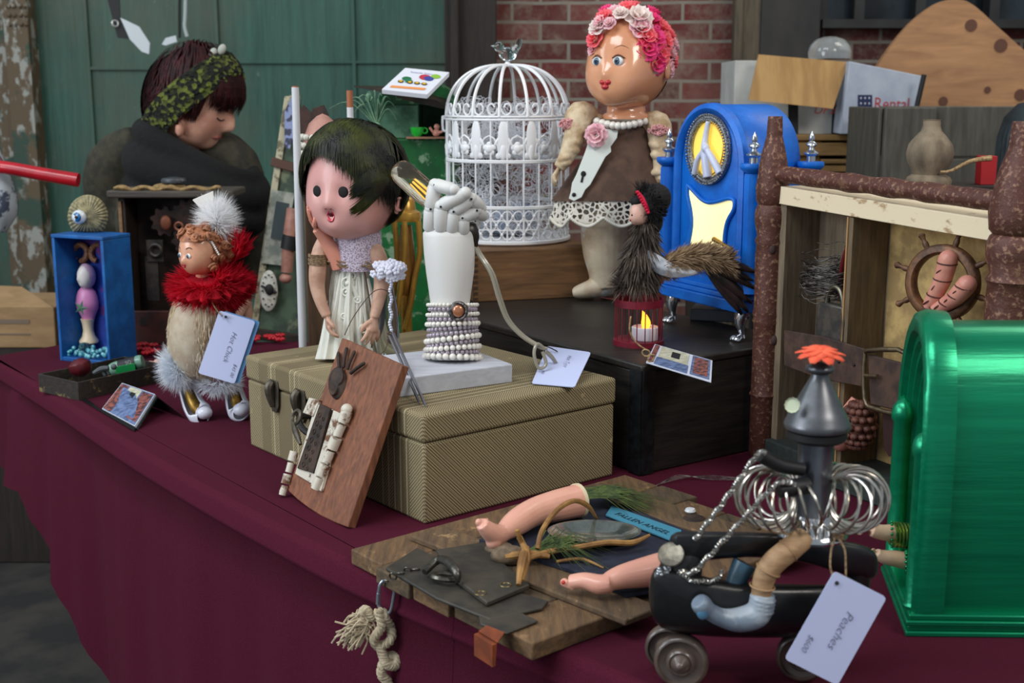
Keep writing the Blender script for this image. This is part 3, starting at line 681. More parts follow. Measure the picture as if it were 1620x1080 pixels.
MB().ball(f(120.5, 343.5, -30), (3*kk, 1.2*kk, 2.3*kk), Euler((0, 0, -.3)), seg=12, ring=8).build('pupil', BLK, sb)
# ================================================================ dark niche box behind the feather doll
f = Fr(2.83); kk = f.k; nb_ = thing('wooden_niche', 'dark wooden niche of old gear parts behind the white and red feather doll', 'shadow box', f(270, 545)); nb_.location.z = TZ
NW = wood('dark_brown_wood', (62, 44, 34), (32, 24, 20), 10, (1, 8, 8)); zt = f(260, 312).z; zb = TZ
xl, xr = f(193, 430).x, f(352, 430).x
b = MB(); b.box(((xl+.008), 2.83+.05, (zt+zb)/2), (.016, .10, zt-zb)); b.box((xr-.008, 2.83+.05, (zt+zb)/2), (.016, .10, zt-zb)); b.box(((xl+xr)/2, 2.83+.096, (zt+zb)/2), (xr-xl, .008, zt-zb)); b.build('frame', NW, nb_, bevel=.002)
MB().box(((f(173, 300).x+f(372, 300).x)/2, 2.83+.045, zt+.0085), (f(372,300).x-f(173,300).x, .14, .017)).build('top_board', wood('grey_brown_board', (84, 74, 64), (50, 44, 40), 10), nb_, bevel=.004)
MB().box((xl+.005, 2.83-.002, (f(0,318).z+f(0,420).z)/2), (.007, .004, f(0,318).z-f(0,420).z)).build('light_strip', wood('tan_strip', (150, 116, 80), (110, 80, 54)), nb_)
MB().box(((xl+xr)/2+.006, 2.83+.006, (f(0,492).z+zb)/2), (xr-xl-.02, .012, f(0,492).z-zb)).build('lower_panel', mat('red_brown_panel', (84, 42, 36), (52, 32, 30), 20, rough=.7, bump=.3), nb_, bevel=.002)
MB().tube([f(228, 508, -1), f(228, 508, 8)], 6.5*kk, 14).build('dark_hole_plug', BLK, nb_)
GEAR = mat('rusty_gear', (72, 50, 42), (44, 36, 34), 50, rough=.6, metal=.4, bump=.4)
def gear(mb, c, r, teeth, th, nrm=(0, 1, 0)):
    x, y, z = frame_of(V(nrm)); o = []
    for i in range(teeth*4):
        a = 2*pi*i/(teeth*4); rr = r if i % 4 < 2 else r*.8; o.append(V(c) + (x*math.cos(a) + y*math.sin(a))*rr)
    return mb.prism(o, z*th, True)
b = MB(); gear(b, f(262, 350, 30), 24*kk, 9, .008); gear(b, f(292, 380, 22), 20*kk, 8, .008); gear(b, f(298, 340, 28), 26*kk, 10, .006); b.build('gears', GEAR, nb_, smooth=0)
b = MB(); b.torus(f(246, 396, 20), 9*kk, 3.2*kk, V((0, 1, 0)), 18); b.box(f(246, 396, 26), (26*kk, .01, 34*kk)); b.box(f(242, 440, 30), (20*kk, .01, 70*kk)); b.build('washer_plate', mat('grey_metal_plate', (70, 64, 58), (48, 44, 42), 40, rough=.5, metal=.4), nb_)
MB().ball(f(262, 352, 18), (9*kk, .006, 12*kk)).torus(f(283, 358, 10), 6*kk, 2*kk, V((0, 1, 0)), 14).build('copper_gear_hub', mat('copper_brown', (140, 84, 62), rough=.5, metal=.4), nb_)
b = MB(); zz = zt + .017
pts = []
for i in range(22):
    x = 184 + i*8; pts.append((f(x, 300).x, 2.83 - .015, zz + .004 + .003*math.sin(i*1.3)))
b.tube([V(p) for p in pts], [.006] + [.009 + .002*math.sin(i*2) for i in range(20)] + [.006], 10, res=2, flat=.6)
b.ball(f(268, 295, 10), (26*kk, .02, 6*kk)); b.build('rough_felt_strip', mat('tan_felt', (156, 128, 84), (120, 96, 60), 120, rough=.95, bump=.8), None, loc=(f(260, 300).x, 2.82, zz), label='rough tan felt strip lying on top of the dark wooden niche', cat='felt')
b = MB(); b.lathe(f(275, 289, 8), [(19*kk, 0), (20*kk, 3*kk), (18*kk, 7*kk), (6*kk, 9*kk), (.001, 9.3*kk)], 22, sy=.8); b.build('bottle_lid', mat('dark_grey_lid', (58, 62, 66), rough=.4), None, loc=f(275, 289, 8), label='small dark grey round lid on the felt strip', cat='lid')
# ================================================================ feather doll with red tulle collar
base = on(335, 664); f = Fr(base.y + .005); kk = f.k
cd_ = thing('feather_doll', 'doll with white feather body, red tulle collar, white plume and white pumps', 'doll', base)
FLUFF = fluff('white_fluff', (244, 234, 214), (222, 204, 176), 22)
b = MB(); b.tube([f(322, 452, 0), f(320, 480, 0), f(312, 520, 0), f(308, 555, 0), f(312, 590, 0)], [30*kk, 42*kk, 47*kk, 42*kk, 26*kk], 26, res=5, flat=.9); b.build('body', FLUFF, cd_)
b = MB()
it = []
for i in range(3800):
    y = random.uniform(455, 592); t_ = (y-455)/137; r = (32 + 17*math.sin(pi*min(1, t_*1.05)**.8))*(1 if t_ < .8 else 1-(t_-.8)*1.5); a = random.random()*2*pi
    it.append((f(318 - 9*t_ + r*math.cos(a)*.97, y, r*.9*math.sin(a)), V((math.cos(a)*.22, math.sin(a)*.22, -1 + random.gauss(0, .2))) * .015, .0011))
b.spikes(it); b.build('body_feathers', FLUFF, cd_, smooth=0)
MAR = fluff('grey_white_marabou', (250, 252, 255), (226, 232, 240), 30)
b = MB()
tufts(b, 2400, f(283, 585, -5), (14*kk, 14*kk, 16*kk), .030, .00045); tufts(b, 500, f(270, 572, -5), (8*kk, 10*kk, 10*kk), .026, .0006)
tufts(b, 900, f(345, 604, -4), (26*kk, 14*kk, 10*kk), .024, .0006, cond=lambda d: d.z < .4); b.build('ankle_marabou', MAR, cd_, smooth=0)
SHOE = mat('white_glossy_shoe', (222, 224, 236), rough=.3, coat=.2); GOLD = mat('gold_lame', (176, 138, 60), (120, 88, 36), 60, rough=.4, metal=.6, bump=.3)
for ox, tip in ((0, 0), (1, 0)):
    if ox == 0: pts = [(292, 604, 16), (299, 628, 14), (308, 650, 6), (318, 662, -6), (322, 664, -12)]; 
    else: pts = [(366, 602, 16), (370, 626, 14), (375, 646, 6), (380, 657, -6), (381, 659, -12)]
    P3 = [f(p[0], p[1]-7, p[2]) for p in pts]; g = MB()
    # open shoe: half shell swept
    rad = [12, 14.5, 17.5, 19, 13]; sw = catmull([list(p)+[r] for p, r in zip(P3, rad)], 6); R = []
    for i, q in enumerate(sw):
        c = V(q[:3]); r = q[3]*kk; tt_ = i/(len(sw)-1); op = .8 if tt_ < .62 else .8*max(.02, 1-(tt_-.62)/.3)
        d = (V(sw[min(i+1, len(sw)-1)][:3]) - V(sw[max(i-1, 0)][:3])).normalized(); nrm = V((0, -1, .35)); nrm = (nrm - d*nrm.dot(d)).normalized(); sd = d.cross(nrm)
        row = []
        for j in range(25):
            a = op + (2*pi - 2*op)*j/24; row.append(c + (nrm*math.cos(a)*.8 + sd*math.sin(a))*r)
        R.append(row)
    g.rings(R, closed=False, cap=False); g.ball(P3[-1] + V((0, .004, .004)), (13*kk, 12*kk, 10*kk)); g.build('shoe', SHOE, cd_, solid=.0016)
    MB().tube([p + V((0, -.001, .003)) for p in P3], [8*kk, 8*kk, 9*kk, 9*kk, 5*kk], 14, res=4).build('foot', GOLD, cd_)
    MB().tube([P3[0] + V((0, .010, 0)), V((P3[0].x, P3[0].y+.014, TZ+.001))], [.004, .0025], 8).build('heel', SHOE, cd_)
TUL = fluff('red_tulle', (226, 16, 48), (190, 8, 36), 24)
b = MB()
b.lathe(f(334, 449), [(20*kk, -24*kk), (54*kk, -12*kk), (64*kk, 0), (48*kk, 10*kk), (22*kk, 14*kk)], 60, V((-.06, -.25, 1)), ripple=lambda u, h: 1 + .10*math.sin(u*2*pi*19) + .06*math.sin(u*2*pi*31+1))
tufts(b, 5200, f(334, 452), (44*kk, 40*kk, 24*kk), .034, .0011, dirf=lambda d, p: V((d.x, d.y*.9, d.z*.5 - .05)), jitter=.28, cond=lambda d: not (d.z > .25 and d.y < -.1 and d.x < .3))
tufts(b, 420, f(370, 398, 6), (14*kk, 10*kk, 14*kk), .034, .002, dirf=lambda d, p: V((d.x*.5, d.y*.5, 1)), jitter=.3)
b.build('tulle_collar', TUL, cd_, smooth=0)
h_ = Head(f(317, 396, -12), (30*kk, 33*kk, 38*kk), yaw=-38, pitch=4, bumps=BABY)
DSK = mat('doll_composition_skin', (226, 172, 140), (214, 150, 118), 20, rough=.28, coat=.3)
b = MB(); h_.mesh(b); b.tube([f(320, 425, 0), f(324, 450, 4)], 12*kk, 12); b.build('head', DSK, cd_)
def eye(par, H, x, z, rx, rz, white='white', iris='blue', R=1.0):
    d = V((x, -math.sqrt(max(0, 1-x*x-z*z)), z)); p = H.surf(d, 0); fr = H.R
    MB().ball(p, (rx, rx*.45, rz), H.R.copy(), 18, 12).build('eye', EYEW, par)
    MB().ball(p + H.dir((0, -1, 0))*rx*.28, (rz*.72, rx*.32, rz*.80), H.R.copy(), 16, 10).build('iris', IRIS, par)
    MB().ball(p + H.dir((0, -1, 0))*rx*.46, (rz*.34, rx*.22, rz*.40), H.R.copy(), 12, 8).build('pupil', BLK, par)
EYEW = mat('eye_white', (226, 228, 226), rough=.12, coat=.8); IRIS = mat('grey_blue_iris', (84, 112, 136), (50, 72, 92), 200, rough=.12, coat=.8)
for s in (-1, 1): eye(cd_, h_, .34*s, -.08, 5.2*kk, 4.2*kk)
b = MB()
for s in (-1, 1):
    b.tube([h_.surf((.22*s, -.95, .20), .0003), h_.surf((.40*s, -.9, .27), .0005), h_.surf((.54*s, -.82, .2), .0003)], [.0006, .001, .0005], 6, res=3)
b.build('eyebrows', mat('brown_brow', (110, 70, 44)), cd_)
LIP = mat('doll_red_lips', (190, 40, 48), rough=.3, coat=.5)
def lips(par, H, z, w_, h__, m=None):
    b = MB(); 
    for s in (-1, 1): b.ball(H.surf((.07*s, -1, z + .035), -.2*h__), (w_*.55, h__*.7, h__*.55), H.R.copy(), 12, 8)
    b.ball(H.surf((0, -1, z - .05), -.2*h__), (w_*.7, h__*.75, h__*.6), H.R.copy(), 12, 8); return b.build('lips', m or LIP, par)
lips(cd_, h_, -.46, 4.2*kk, 3.6*kk)
b = MB(); h_.cap(b, lambda d: d.z > .45 or (d.y > -.05 and d.z > -.75), .0018)
HC = mat('auburn_mohair', (186, 122, 84), (130, 78, 50), 70, rough=.6, bump=.6)
b.ball(f(334, 384, 10), (30*kk, 26*kk, 27*kk)); b.ball(f(352, 392, 6), (22*kk, 22*kk, 20*kk))
for i in range(60):
    a_ = V([random.gauss(0, 1) for _ in range(3)]).normalized()
    if a_.x < -.2: continue
    p = f(342, 388, 8) + V((a_.x*32*kk, a_.y*28*kk, a_.z*27*kk)); x, y, z = frame_of(a_); r = random.uniform(.005, .010); b.tube([p + (x*math.cos(j*.7) + y*math.sin(j*.7))*r*(1 - j/22) + z*j*.0003 for j in range(14)], .0024, 6)
for i in range(95):
    a = V([random.gauss(0, 1) for _ in range(3)]).normalized()
    if not (a.z > .55 or (a.y > .0 and a.z > -.6)): continue
    p = h_.surf(a, .003); x, y, z = frame_of(h_.dir(a)); n_ = 16; r = random.uniform(.005, .010)
    b.tube([p + (x*math.cos(j*.7) + y*math.sin(j*.7))*r*(1 - j/22) + z*j*.0004 for j in range(n_)], .0026, 6)
b.build('hair', HC, cd_)
PL = fluff('white_plume', (252, 252, 253))
b = MB(); tufts(b, 2600, f(343, 352, 4), (9*kk, 9*kk, 20*kk), .036, .0005, dirf=lambda d, p: V((d.x, d.y*.8, d.z*.7 + .15)), jitter=.3); b.build('plume', PL, cd_, smooth=0)
b = MB(); b.prism([f(304, 316, 0), f(337, 302, 0), f(338, 332, 0), f(322, 336, 0)], (0, .004, 0)); b.build('felt_leaf', mat('white_felt', (226, 222, 216), rough=.95), cd_, bevel=.001)
b = MB()
for i in range(9): b.ball(f(314 + i*2.6, 380 - 5*math.sin(i*.5) , -36 + i*.5), 1.6*kk, seg=8, ring=6)
for i in range(8): b.ball(f(335 + i*1.6, 382 + i*2.9, -33), 1.9*kk, seg=8, ring=6)
b.build('pearl_hairpin', PEARL, cd_)
MB().tube([f(334, 475, -50), f(341, 488, -58), f(352, 500, -64)], .0011, 6, res=4).build('tag_string', TWINE, cd_)
g = [f(404, 508, -60), f(347, 491, -60), f(313, 590, -66), f(371, 607, -66)]
o_, n_ = tag_card(cd_, [p + V((.007, .004, -.001)) for p in g], .0006, mat('blue_tag_edge', (96, 150, 200), rough=.6), name='blue_card'); tag_card(cd_, g, .0008, WHITEP)
def pen(par, s, g, u, v, size, m=INK, along=None, name='handwriting', out=.0009):
    """g: tag corners (right top, left top, left bottom, right bottom); text runs down the tag, u across 0..1, v down 0..1"""
    a = V(g[1]).lerp(V(g[0]), u); c = V(g[2]).lerp(V(g[3]), u); xd = (c - a).normalized(); yd = (V(g[0]) - V(g[1])).normalized()
    n = xd.cross(yd); 
    if n.y > 0: n = -n
    p = a.lerp(c, v) + n*out; b = MB(); text_mb(b, s, p, xd, yd, size, .35, -.012); return b.build(name, m, par, smooth=0)
pen(cd_, 'Hot Chick', g, .52, .24, .0130); pen(cd_, '$45 00', g, .82, .70, .0085)
MB().tube([f(357, 501, -66.5), f(357, 501, -60)], .0022, 10).build('tag_hole', BLK, cd_)
# ================================================================ narrow tray with toys, card holder, red beads
A1, A0 = on(125, 634), on(80, 616); Bx = on(262, 603); ex = (Bx - A1); ex.normalize(); ey = (A0 - A1); wy = ey.length; ey.normalize(); ey = (ey - ex*ex.dot(ey)).normalized()
LT = (on(262, 603) - A1).length; th = at(125, 605, A1.y).z - TZ
def TP(x, y, z): return A1 + ex*x + ey*y + V((0, 0, z))
TM = wood('dark_tray_wood', (56, 46, 36), (30, 26, 22), 14, wear=(130, 110, 70)); b = MB(); e = .004
bb(b, 0, LT, 0, e, 0, th, TP); bb(b, 0, LT, wy-e, wy, 0, th, TP); bb(b, 0, e, e, wy-e, 0, th, TP); bb(b, LT-e, LT, e, wy-e, 0, th, TP); bb(b, e, LT-e, e, wy-e, 0, .003, TP)
tray = b.build('wooden_tray', TM, None, loc=A1, label='narrow dark wooden tray of small toys in front of the blue shadow box', cat='tray', bevel=.0006)
f = Fr(TP(.03, wy/2, 0).y); kk = f.k
b = MB(); b.lathe(f(133, 596), [(.001, 0), (13*kk, 5*kk), (18*kk, 14*kk), (17*kk, 23*kk), (8*kk, 30*kk), (.001, 31*kk)], 24, V((-.3, 0, 1)), ripple=lambda u, h: 1 + .05*math.sin(u*2*pi*12)); 
b.build('ribbed_ball', mat('dark_red_ribbed', (92, 20, 30), (60, 12, 20), 30, rough=.35), None, loc=f(133, 596), label='dark red ribbed ball at the left end of the tray', cat='ball')
f = Fr(TP(.09, wy/2, 0).y)
b = MB(); b.tube([f(148, 590), f(160, 584), f(172, 582)], [3*kk, 5*kk, 4*kk], 8, res=3); b.ball(f(180, 580), 5*kk); b.tube([f(160, 585), f(166, 594)], 2.4*kk, 6); b.tube([f(168, 582), f(172, 592)], 2.4*kk, 6)
b.build('toy_animal', mat('grey_toy_plastic', (92, 96, 100), rough=.5), None, loc=f(160, 594), label='small grey toy animal in the tray beside the dark red ball', cat='toy')
f = Fr(TP(.15, wy/2, 0).y)
tb = thing('toy_bottle', 'small bottle with black label and green block lying in the tray', 'bottle', f(200, 590))
MB().tube([f(176, 585, 2), f(182, 583, 2), f(222, 572, 2), f(226, 571, 2)], [10*kk, 11.5*kk, 11.5*kk, 10*kk], 18).build('body', mat('pale_green_bottle', (120, 160, 140), rough=.25), tb)
MB().tube([f(190, 580.5, 2), f(217, 573.3, 2)], 11.8*kk, 18).build('label', mat('black_bottle_label', (26, 28, 34)), tb)
MB().hexa([f(184, 592, -12), f(215, 586, -12), f(215, 586, -4), f(184, 592, -4)], [f(182, 580, -13), f(213, 574, -13), f(213, 574, -4), f(182, 580, -4)]).build('green_block', mat('green_plastic', (20, 140, 70), rough=.4), tb, bevel=.0008)
b = MB(); text_mb(b, 'SQ', f(199, 576.5, -11.6), (1, 0, .27), (-.27, -.2, 1), .010); b.build('lettering', mat('cream_print', (200, 200, 190)), tb, smooth=0)
f = Fr(TP(.215, wy/2, 0).y)
b = MB(); b.ball(f(238, 577), (10*kk, 9*kk, 7*kk)); b.ball(f(249, 574), 7*kk); b.tube([f(232, 576), f(226, 571)], 3*kk, 8); b.tube([f(240, 578), f(236, 584)], 3*kk, 8); b.ball(f(256, 579), 4*kk)
b.build('doll_bust', mat('small_pink_doll', (222, 176, 160), rough=.4), None, loc=f(240, 583), label='small pale pink doll piece at the right end of the tray', cat='doll part')
# card holder
ch = thing('card_holder', 'black easel holder of business cards with printed pictures in front of the tray', 'card holder', on(200, 665))
p0, p1 = on(163, 649, TZ+.003), on(215, 677, TZ+.003); p2, p3 = on(247, 626, TZ+.034), on(195, 608, TZ+.034)
nn = (p1-p0).cross(p3-p0).normalized(); nn = nn if nn.y < 0 else -nn
BP = mat('black_acrylic', (16, 16, 18), rough=.25)
ex_ = (p1-p0)*.03
MB().prism([p0-ex_-nn*.0005, p1+ex_-nn*.0005, p2+ex_-nn*.0005, p3-ex_-nn*.0005], -nn*.003).build('back_plate', BP, ch, smooth=0)
q = on(293, 662, TZ+.001); q2 = q + (p3-p2)
MB().prism([p2-nn*.0035, q, q + (p3-p2), p3-nn*.0035], (0, 0, .0015)).build('rear_leg', BP, ch, smooth=0)
l0, l1 = on(128, 634, TZ+.001), on(205, 684, TZ+.001)
MB().prism([on(130, 634, TZ+.001), on(136, 630, TZ+.004), on(160, 648, TZ+.004), on(215, 677, TZ+.004), on(213, 683, TZ+.001)], nn*.002).build('lip', BP, ch, smooth=0)
MB().prism([p0, p1, p2, p3], nn*.004).build('cards', mat('card_stack', (196, 200, 210), rough=.5), ch, smooth=0)
def cardprint(par, p0, p1, p2, p3, nn, pre):
    def at2(u, v, o=.0005): return (p0.lerp(p1, u)).lerp(p3.lerp(p2, u), v) + nn*o
    def rect(u0, v0, u1, v1, o=.0005): return MB().prism([at2(u0, v0, o), at2(u1, v0, o), at2(u1, v1, o), at2(u0, v1, o)], nn*.0002)
    t = mat(pre + '_blue_print', (110, 130, 170), (70, 84, 120), 90, rough=.5); r = mat(pre + '_red_print', (150, 84, 74), (70, 44, 48), 120, .45, .55, .5); y = mat(pre + '_cream_print', (206, 204, 180), (180, 176, 150), 90, rough=.5)
    rect(.02, .02, .98, .98, .0002).build('blue_ground', t, par, smooth=0)
    rect(.02, .04, .25, .96, .0006).build('red_strip', r, par, smooth=0); rect(.68, .10, .96, .95, .0006).build('red_picture', r, par, smooth=0)
    rect(.29, .42, .64, .96, .0006).build('cream_panel', y, par, smooth=0); rect(.40, .58, .54, .82, .0009).build('dark_motif', BLK, par, smooth=0)
cardprint(ch, p0+nn*.004, p1+nn*.004, p2+nn*.004, p3+nn*.004, nn, 'card')
RB = mat('red_bead', (176, 20, 34), rough=.3)
for (cx, cy, rx, Y, lb) in ((222, 560, 26, 2.62, 'string of small red beaded flowers behind the tray'), (412, 541, 36, 2.55, 'cluster of red beaded flowers between the feather doll and the suitcase')):
    c = on(cx, cy, TZ); f = Fr(c.y); b = MB()
    for i in range(13):
        a = random.uniform(-1, 1); p = f(cx + rx*a, cy - 3 - random.random()*4, random.uniform(-30, 30)); p.z = TZ + random.uniform(.004, .016)
        for j in range(6): b.ball(p + V((math.cos(j*1.05), math.sin(j*1.05), .3))*.008, .0042, seg=8, ring=6)
        b.ball(p, .004, seg=8, ring=6)
    b.build('beaded_flowers', RB, None, loc=c, label=lb, cat='beads', group='red beaded flowers')
# ================================================================ big-headed doll with dark olive hair, on the suitcase
base = on(560, 572, STOP); f = Fr(base.y); kk = f.k
dl = thing('assemblage_doll', 'big-headed doll with dark olive hair, white carved skirt and empty eyes', 'doll', base)
PK = mat('pink_painted_head', (214, 158, 150), (204, 144, 138), 6, rough=.42, coat=.2)
h_ = Head(f(562, 289), (71*kk, 76*kk, 86*kk), yaw=-24, pitch=3, bumps=[((-.5,-.75,-.5),.46,.17), ((.5,-.75,-.5),.46,.17), ((0,-1,-.27),.12,.07), ((0,-1,-.20),.16,.03), ((0,-.9,-.95),.34,.10), ((0,-1,-.62),.16,.05)] + BABY[8:] + [((-.29,-.95,-.07),.12,-.07), ((.29,-.95,-.07),.12,-.07), ((0,-1,-.47),.10,-.09), ((1,.05,-.35),.13,.06)])
b = MB(); h_.mesh(b, 90, 64); b.build('head', PK, dl)
for s in (-1, 1): MB().ball(h_.surf((.29*s, -.95, -.07), -.0015), (12*kk, 5*kk, 12*kk), h_.R.copy(), 24, 14).build('eye_socket', mat('empty_socket', (14, 6, 8), rough=.8), dl)
MB().ball(h_.surf((0, -1, -.46), -.001), (7.5*kk, 5*kk, 6.5*kk), h_.R.copy(), 20, 12).build('open_mouth', mat('mouth_dark_red', (84, 16, 28), rough=.4), dl)
b = MB(); b.tube([h_.surf((-.09, -1, -.47), .0005), h_.surf((-.04, -1, -.41), .0008), h_.surf((0, -1, -.425), .0005), h_.surf((.04, -1, -.41), .0008), h_.surf((.09, -1, -.47), .0005), h_.surf((.04, -1, -.555), .0006), h_.surf((-.04, -1, -.555), .0006)], [.8*kk, 1.2*kk, 1.1*kk, 1.2*kk, .8*kk, 2.4*kk, 2.4*kk], 8, res=4, closed=True); b.build('lips', mat('rosy_lips', (200, 60, 76), rough=.25, coat=.5), dl)
b = MB(); x = h_.surf((1.0, .02, -.36), 0); b.ball(x, (5*kk, 9*kk, 16*kk), h_.R.copy(), 14, 10); b.torus(x + h_.dir((1, 0, 0))*4*kk, 9*kk, 2.4*kk, h_.dir((1, 0, 0)), 20, sy=1.5); b.build('ear', PK, dl)
b = MB()
for s in (-1, 1): b.ball(h_.surf((.055*s, -1, -.31), .0), (1.6*kk,)*3, seg=8, ring=6)
b.build('nostrils', mat('nostril_shade', (150, 84, 84)), dl)
t = NT('dark_olive_hair'); t.set(rough=.5, spec=.3); t.base(t.mix(t.ramp(t.noise(14, detail=6), .45, .68), (12, 15, 10), (62, 66, 18))); DH = t.m
def hend(x):
    P_ = [(-1, -.35), (-.88, -.02), (-.7, .34), (-.45, .60), (-.2, .62), (.0, .56), (.2, .44), (.4, .32), (.55, .16), (.75, .02), (.9, -.12), (1.0, -.40)]
    for (a, b_), (c, d) in zip(P_, P_[1:]):
        if x <= c: return b_ + (d-b_)*(x-a)/(c-a)
    return P_[-1][1]
b = MB(); h_.cap(b, lambda d: (d.z > hend(d.x)+.06) if d.y < .05 else d.z > -.62, lambda d: .004 + .004*max(0, d.z), 90, 64)
crown = V((.15, .25, 1))
for i in range(5200):
    x = random.uniform(-1, 1); front = random.random() < .58
    if front: z = hend(x) + random.gauss(0, .05) - random.random()**3*.12; y = -math.sqrt(max(.003, 1 - min(.99, x*x) )) ; e = V((x, y, z*1.15))
    else:
        a = random.uniform(-.1, pi+.1); e = V((math.cos(a), math.sin(a)*.9 + .05, random.uniform(-.85, -.45)))
    st = crown + V((random.gauss(0, .20), random.gauss(0, .20), 0)); m_ = (e.x*.35, -.25 if front else .2, .28)
    if front and random.random() < .5: st = V((e.x*random.uniform(.2, .9), e.y*random.uniform(.3, .8), .9))
    h_.strand(b, st, e + V((random.gauss(.05, .05), 0, 0)), .006, .007 + random.random()*.004, .008, .0013, 7, mid=m_)
for i in range(420):   # strands swept towards the ear, lifted from the cheek
    x = random.uniform(.5, .85); z = random.choice((-.02, -.10, -.30, -.36)) + random.gauss(0, .03); e = V((x*.85, -.9, z)); st = V((.95, -.1, .5 + z*.5)); h_.strand(b, st, e, .008, .006, .008, .0011, 7)
for i in range(500):
    a = random.uniform(-.1, .9); e = V((math.cos(a), math.sin(a), random.uniform(-1.2, -.7))); h_.strand(b, V((.9, .2, .2)), e, .008, .003, .006, .0013)
b.build('hair', DH, dl, smooth=0)
LACE = NT('lilac_lace'); LACE.set(rough=.85); v = LACE.n('ShaderNodeTexVoronoi'); v.inputs['Scale'].default_value = 420; LACE.l(LACE.tc.outputs['Object'], v.inputs[0]); LACE.base(LACE.mix(LACE.ramp(v.outputs['Distance'], .3, .55), (150, 128, 140), (214, 202, 220))); LACE.bump(v.outputs['Distance'], .8, .001)
b = MB(); b.lathe(f(567, 426), [(34*kk, 0), (38*kk, 14*kk), (38*kk, 34*kk), (37*kk, 58*kk), (30*kk, 62*kk)], 30, sy=.9); b.build('lace_neck', LACE.m, dl)
WC = mat('cracked_white_paint', (220, 220, 208), (168, 164, 148), 34, .52, .66, .7, bump=.5, stretch=(1, 1, .35))
DRW = wood('pale_driftwood', (206, 204, 190), (150, 146, 130), 26, (8, 8, 1))
b = MB()
prof = [(27, 0, 555), (30, 20, 554), (33, 50, 553), (38, 85, 552), (45, 120, 553), (52, 146, 554), (53, 150, 554)]; R = []
for w_, dy, cx in prof:
    y = 418 + dy; R.append([f(cx + w_*math.cos(2*pi*j/72)*(1 + .05*math.cos(j*1.4)*(dy/150)), y, 20*math.sin(2*pi*j/72)*(1 + .16*math.cos(j*1.4) + .08*math.cos(j*.7))) for j in range(72)])
b.rings(R); b.build('carved_skirt', WC, dl, smooth=60)
b = MB()
for p in ([(540, 432), (532, 480), (522, 530), (516, 560)], [(552, 440), (548, 500), (540, 560)], [(566, 430), (572, 480), (570, 530), (574, 562)], [(582, 440), (592, 490), (596, 540), (600, 560)], [(560, 470), (556, 520), (558, 562)], [(548, 436), (562, 462), (578, 500), (584, 560)]):
    b.tube([f(x, y, -19 + abs(x-555)*.22) for x, y in p], [2.6*kk, 4*kk, 4*kk, 3*kk][:len(p)] if len(p) == 4 else [3*kk, 4.4*kk, 3.4*kk], 8, res=4)
for x, y, r in ((550, 448, 9), (548, 462, 6), (566, 474, 5), (544, 500, 4), (575, 520, 6), (556, 436, 6)): b.torus(f(x, y, -19), r*kk, 1.8*kk, V((0, 1, 0)), 16); b.ball(f(x, y, -19), r*.5*kk, seg=10, ring=6)
b.build('relief_scrolls', WC, dl)
ARM = mat('worn_composition_arm', (206, 166, 142), (186, 142, 120), 40, rough=.5, bump=.15); ARM2 = mat('pink_arm', (226, 152, 130), rough=.35, coat=.3)
b = MB(); b.tube([f(513, 380, -8), f(508, 398, -12), f(503, 425, -14), f(502, 452, -14), f(508, 478, -18), f(517, 500, -22)], [11*kk, 14*kk, 14*kk, 12*kk, 9.5*kk, 7.5*kk], 18, res=5)
hand(b, f(517, 500, -22), (.15, -.1, -1), (1, .3, 0), 40*kk, .45, -1, .2, 3.2*kk); b.build('arm', ARM, dl, remesh=.0014, rsm=2)
b = MB(); b.ball(f(590, 398, -12), 16*kk); b.tube([f(592, 396, -14), f(602, 420, -18), f(604, 448, -20), f(598, 478, -26), f(592, 502, -30)], [15*kk, 14*kk, 12.5*kk, 10*kk, 7.5*kk], 18, res=5)
hand(b, f(592, 502, -30), (-.08, -.2, -1), (-.6, .8, 0), 46*kk, .35, 1, .45, 3.4*kk); b.build('arm', ARM, dl, remesh=.0014, rsm=2)
b = MB(); b.tube([f(536, 424, -16), f(527, 400, -20), f(514, 378, -26), f(500, 362, -34)], [11*kk, 12*kk, 10*kk, 7*kk], 16, res=5)
hand(b, f(500, 362, -34), (-.42, -.2, 1), (.9, .1, .3), 38*kk, .12, 1, .35, 2.9*kk); b.build('raised_arm', ARM2, dl, remesh=.0013, rsm=2)
b = MB()
for i in range(8): b.torus(f(504, 402 + i*2.2, -13), 15.4*kk, 1.1*kk, V((.05*(i % 3), 0, 1)), 22)
b.tube([f(518, 408, -24), f(540, 414, -30), f(565, 416, -30), f(590, 426, -36)], 1.3*kk, 6, res=5); b.tube([f(518, 413, -24), f(545, 420, -30), f(570, 412, -30), f(600, 424, -34)], 1.3*kk, 6, res=5); b.tube([f(518, 403, -24), f(540, 422, -29), f(565, 421, -30), f(590, 420, -36)], 1.2*kk, 6, res=5)
b.build('twine_wraps', TWINE, dl)
WIRE = mat('brown_wire', (92, 74, 62), rough=.5, metal=.5)
b = MB(); b.tube([f(545, 530, -26), f(560, 500, -34), f(590, 462, -44), f(612, 460, -40), f(620, 480, -34)], .7*kk, 6, res=6); b.tube([f(522, 408, -26), f(520, 450, -20), f(519, 500, -10)], .9*kk, 6, res=4); b.tube([f(577, 430, -24), f(582, 460, -24), f(587, 495, -26), f(588, 550, -22)], 1.3*kk, 6, res=4); b.build('wires', WIRE, dl)
WF2 = mat('white_petals', (236, 236, 250), rough=.7)
b = MB()
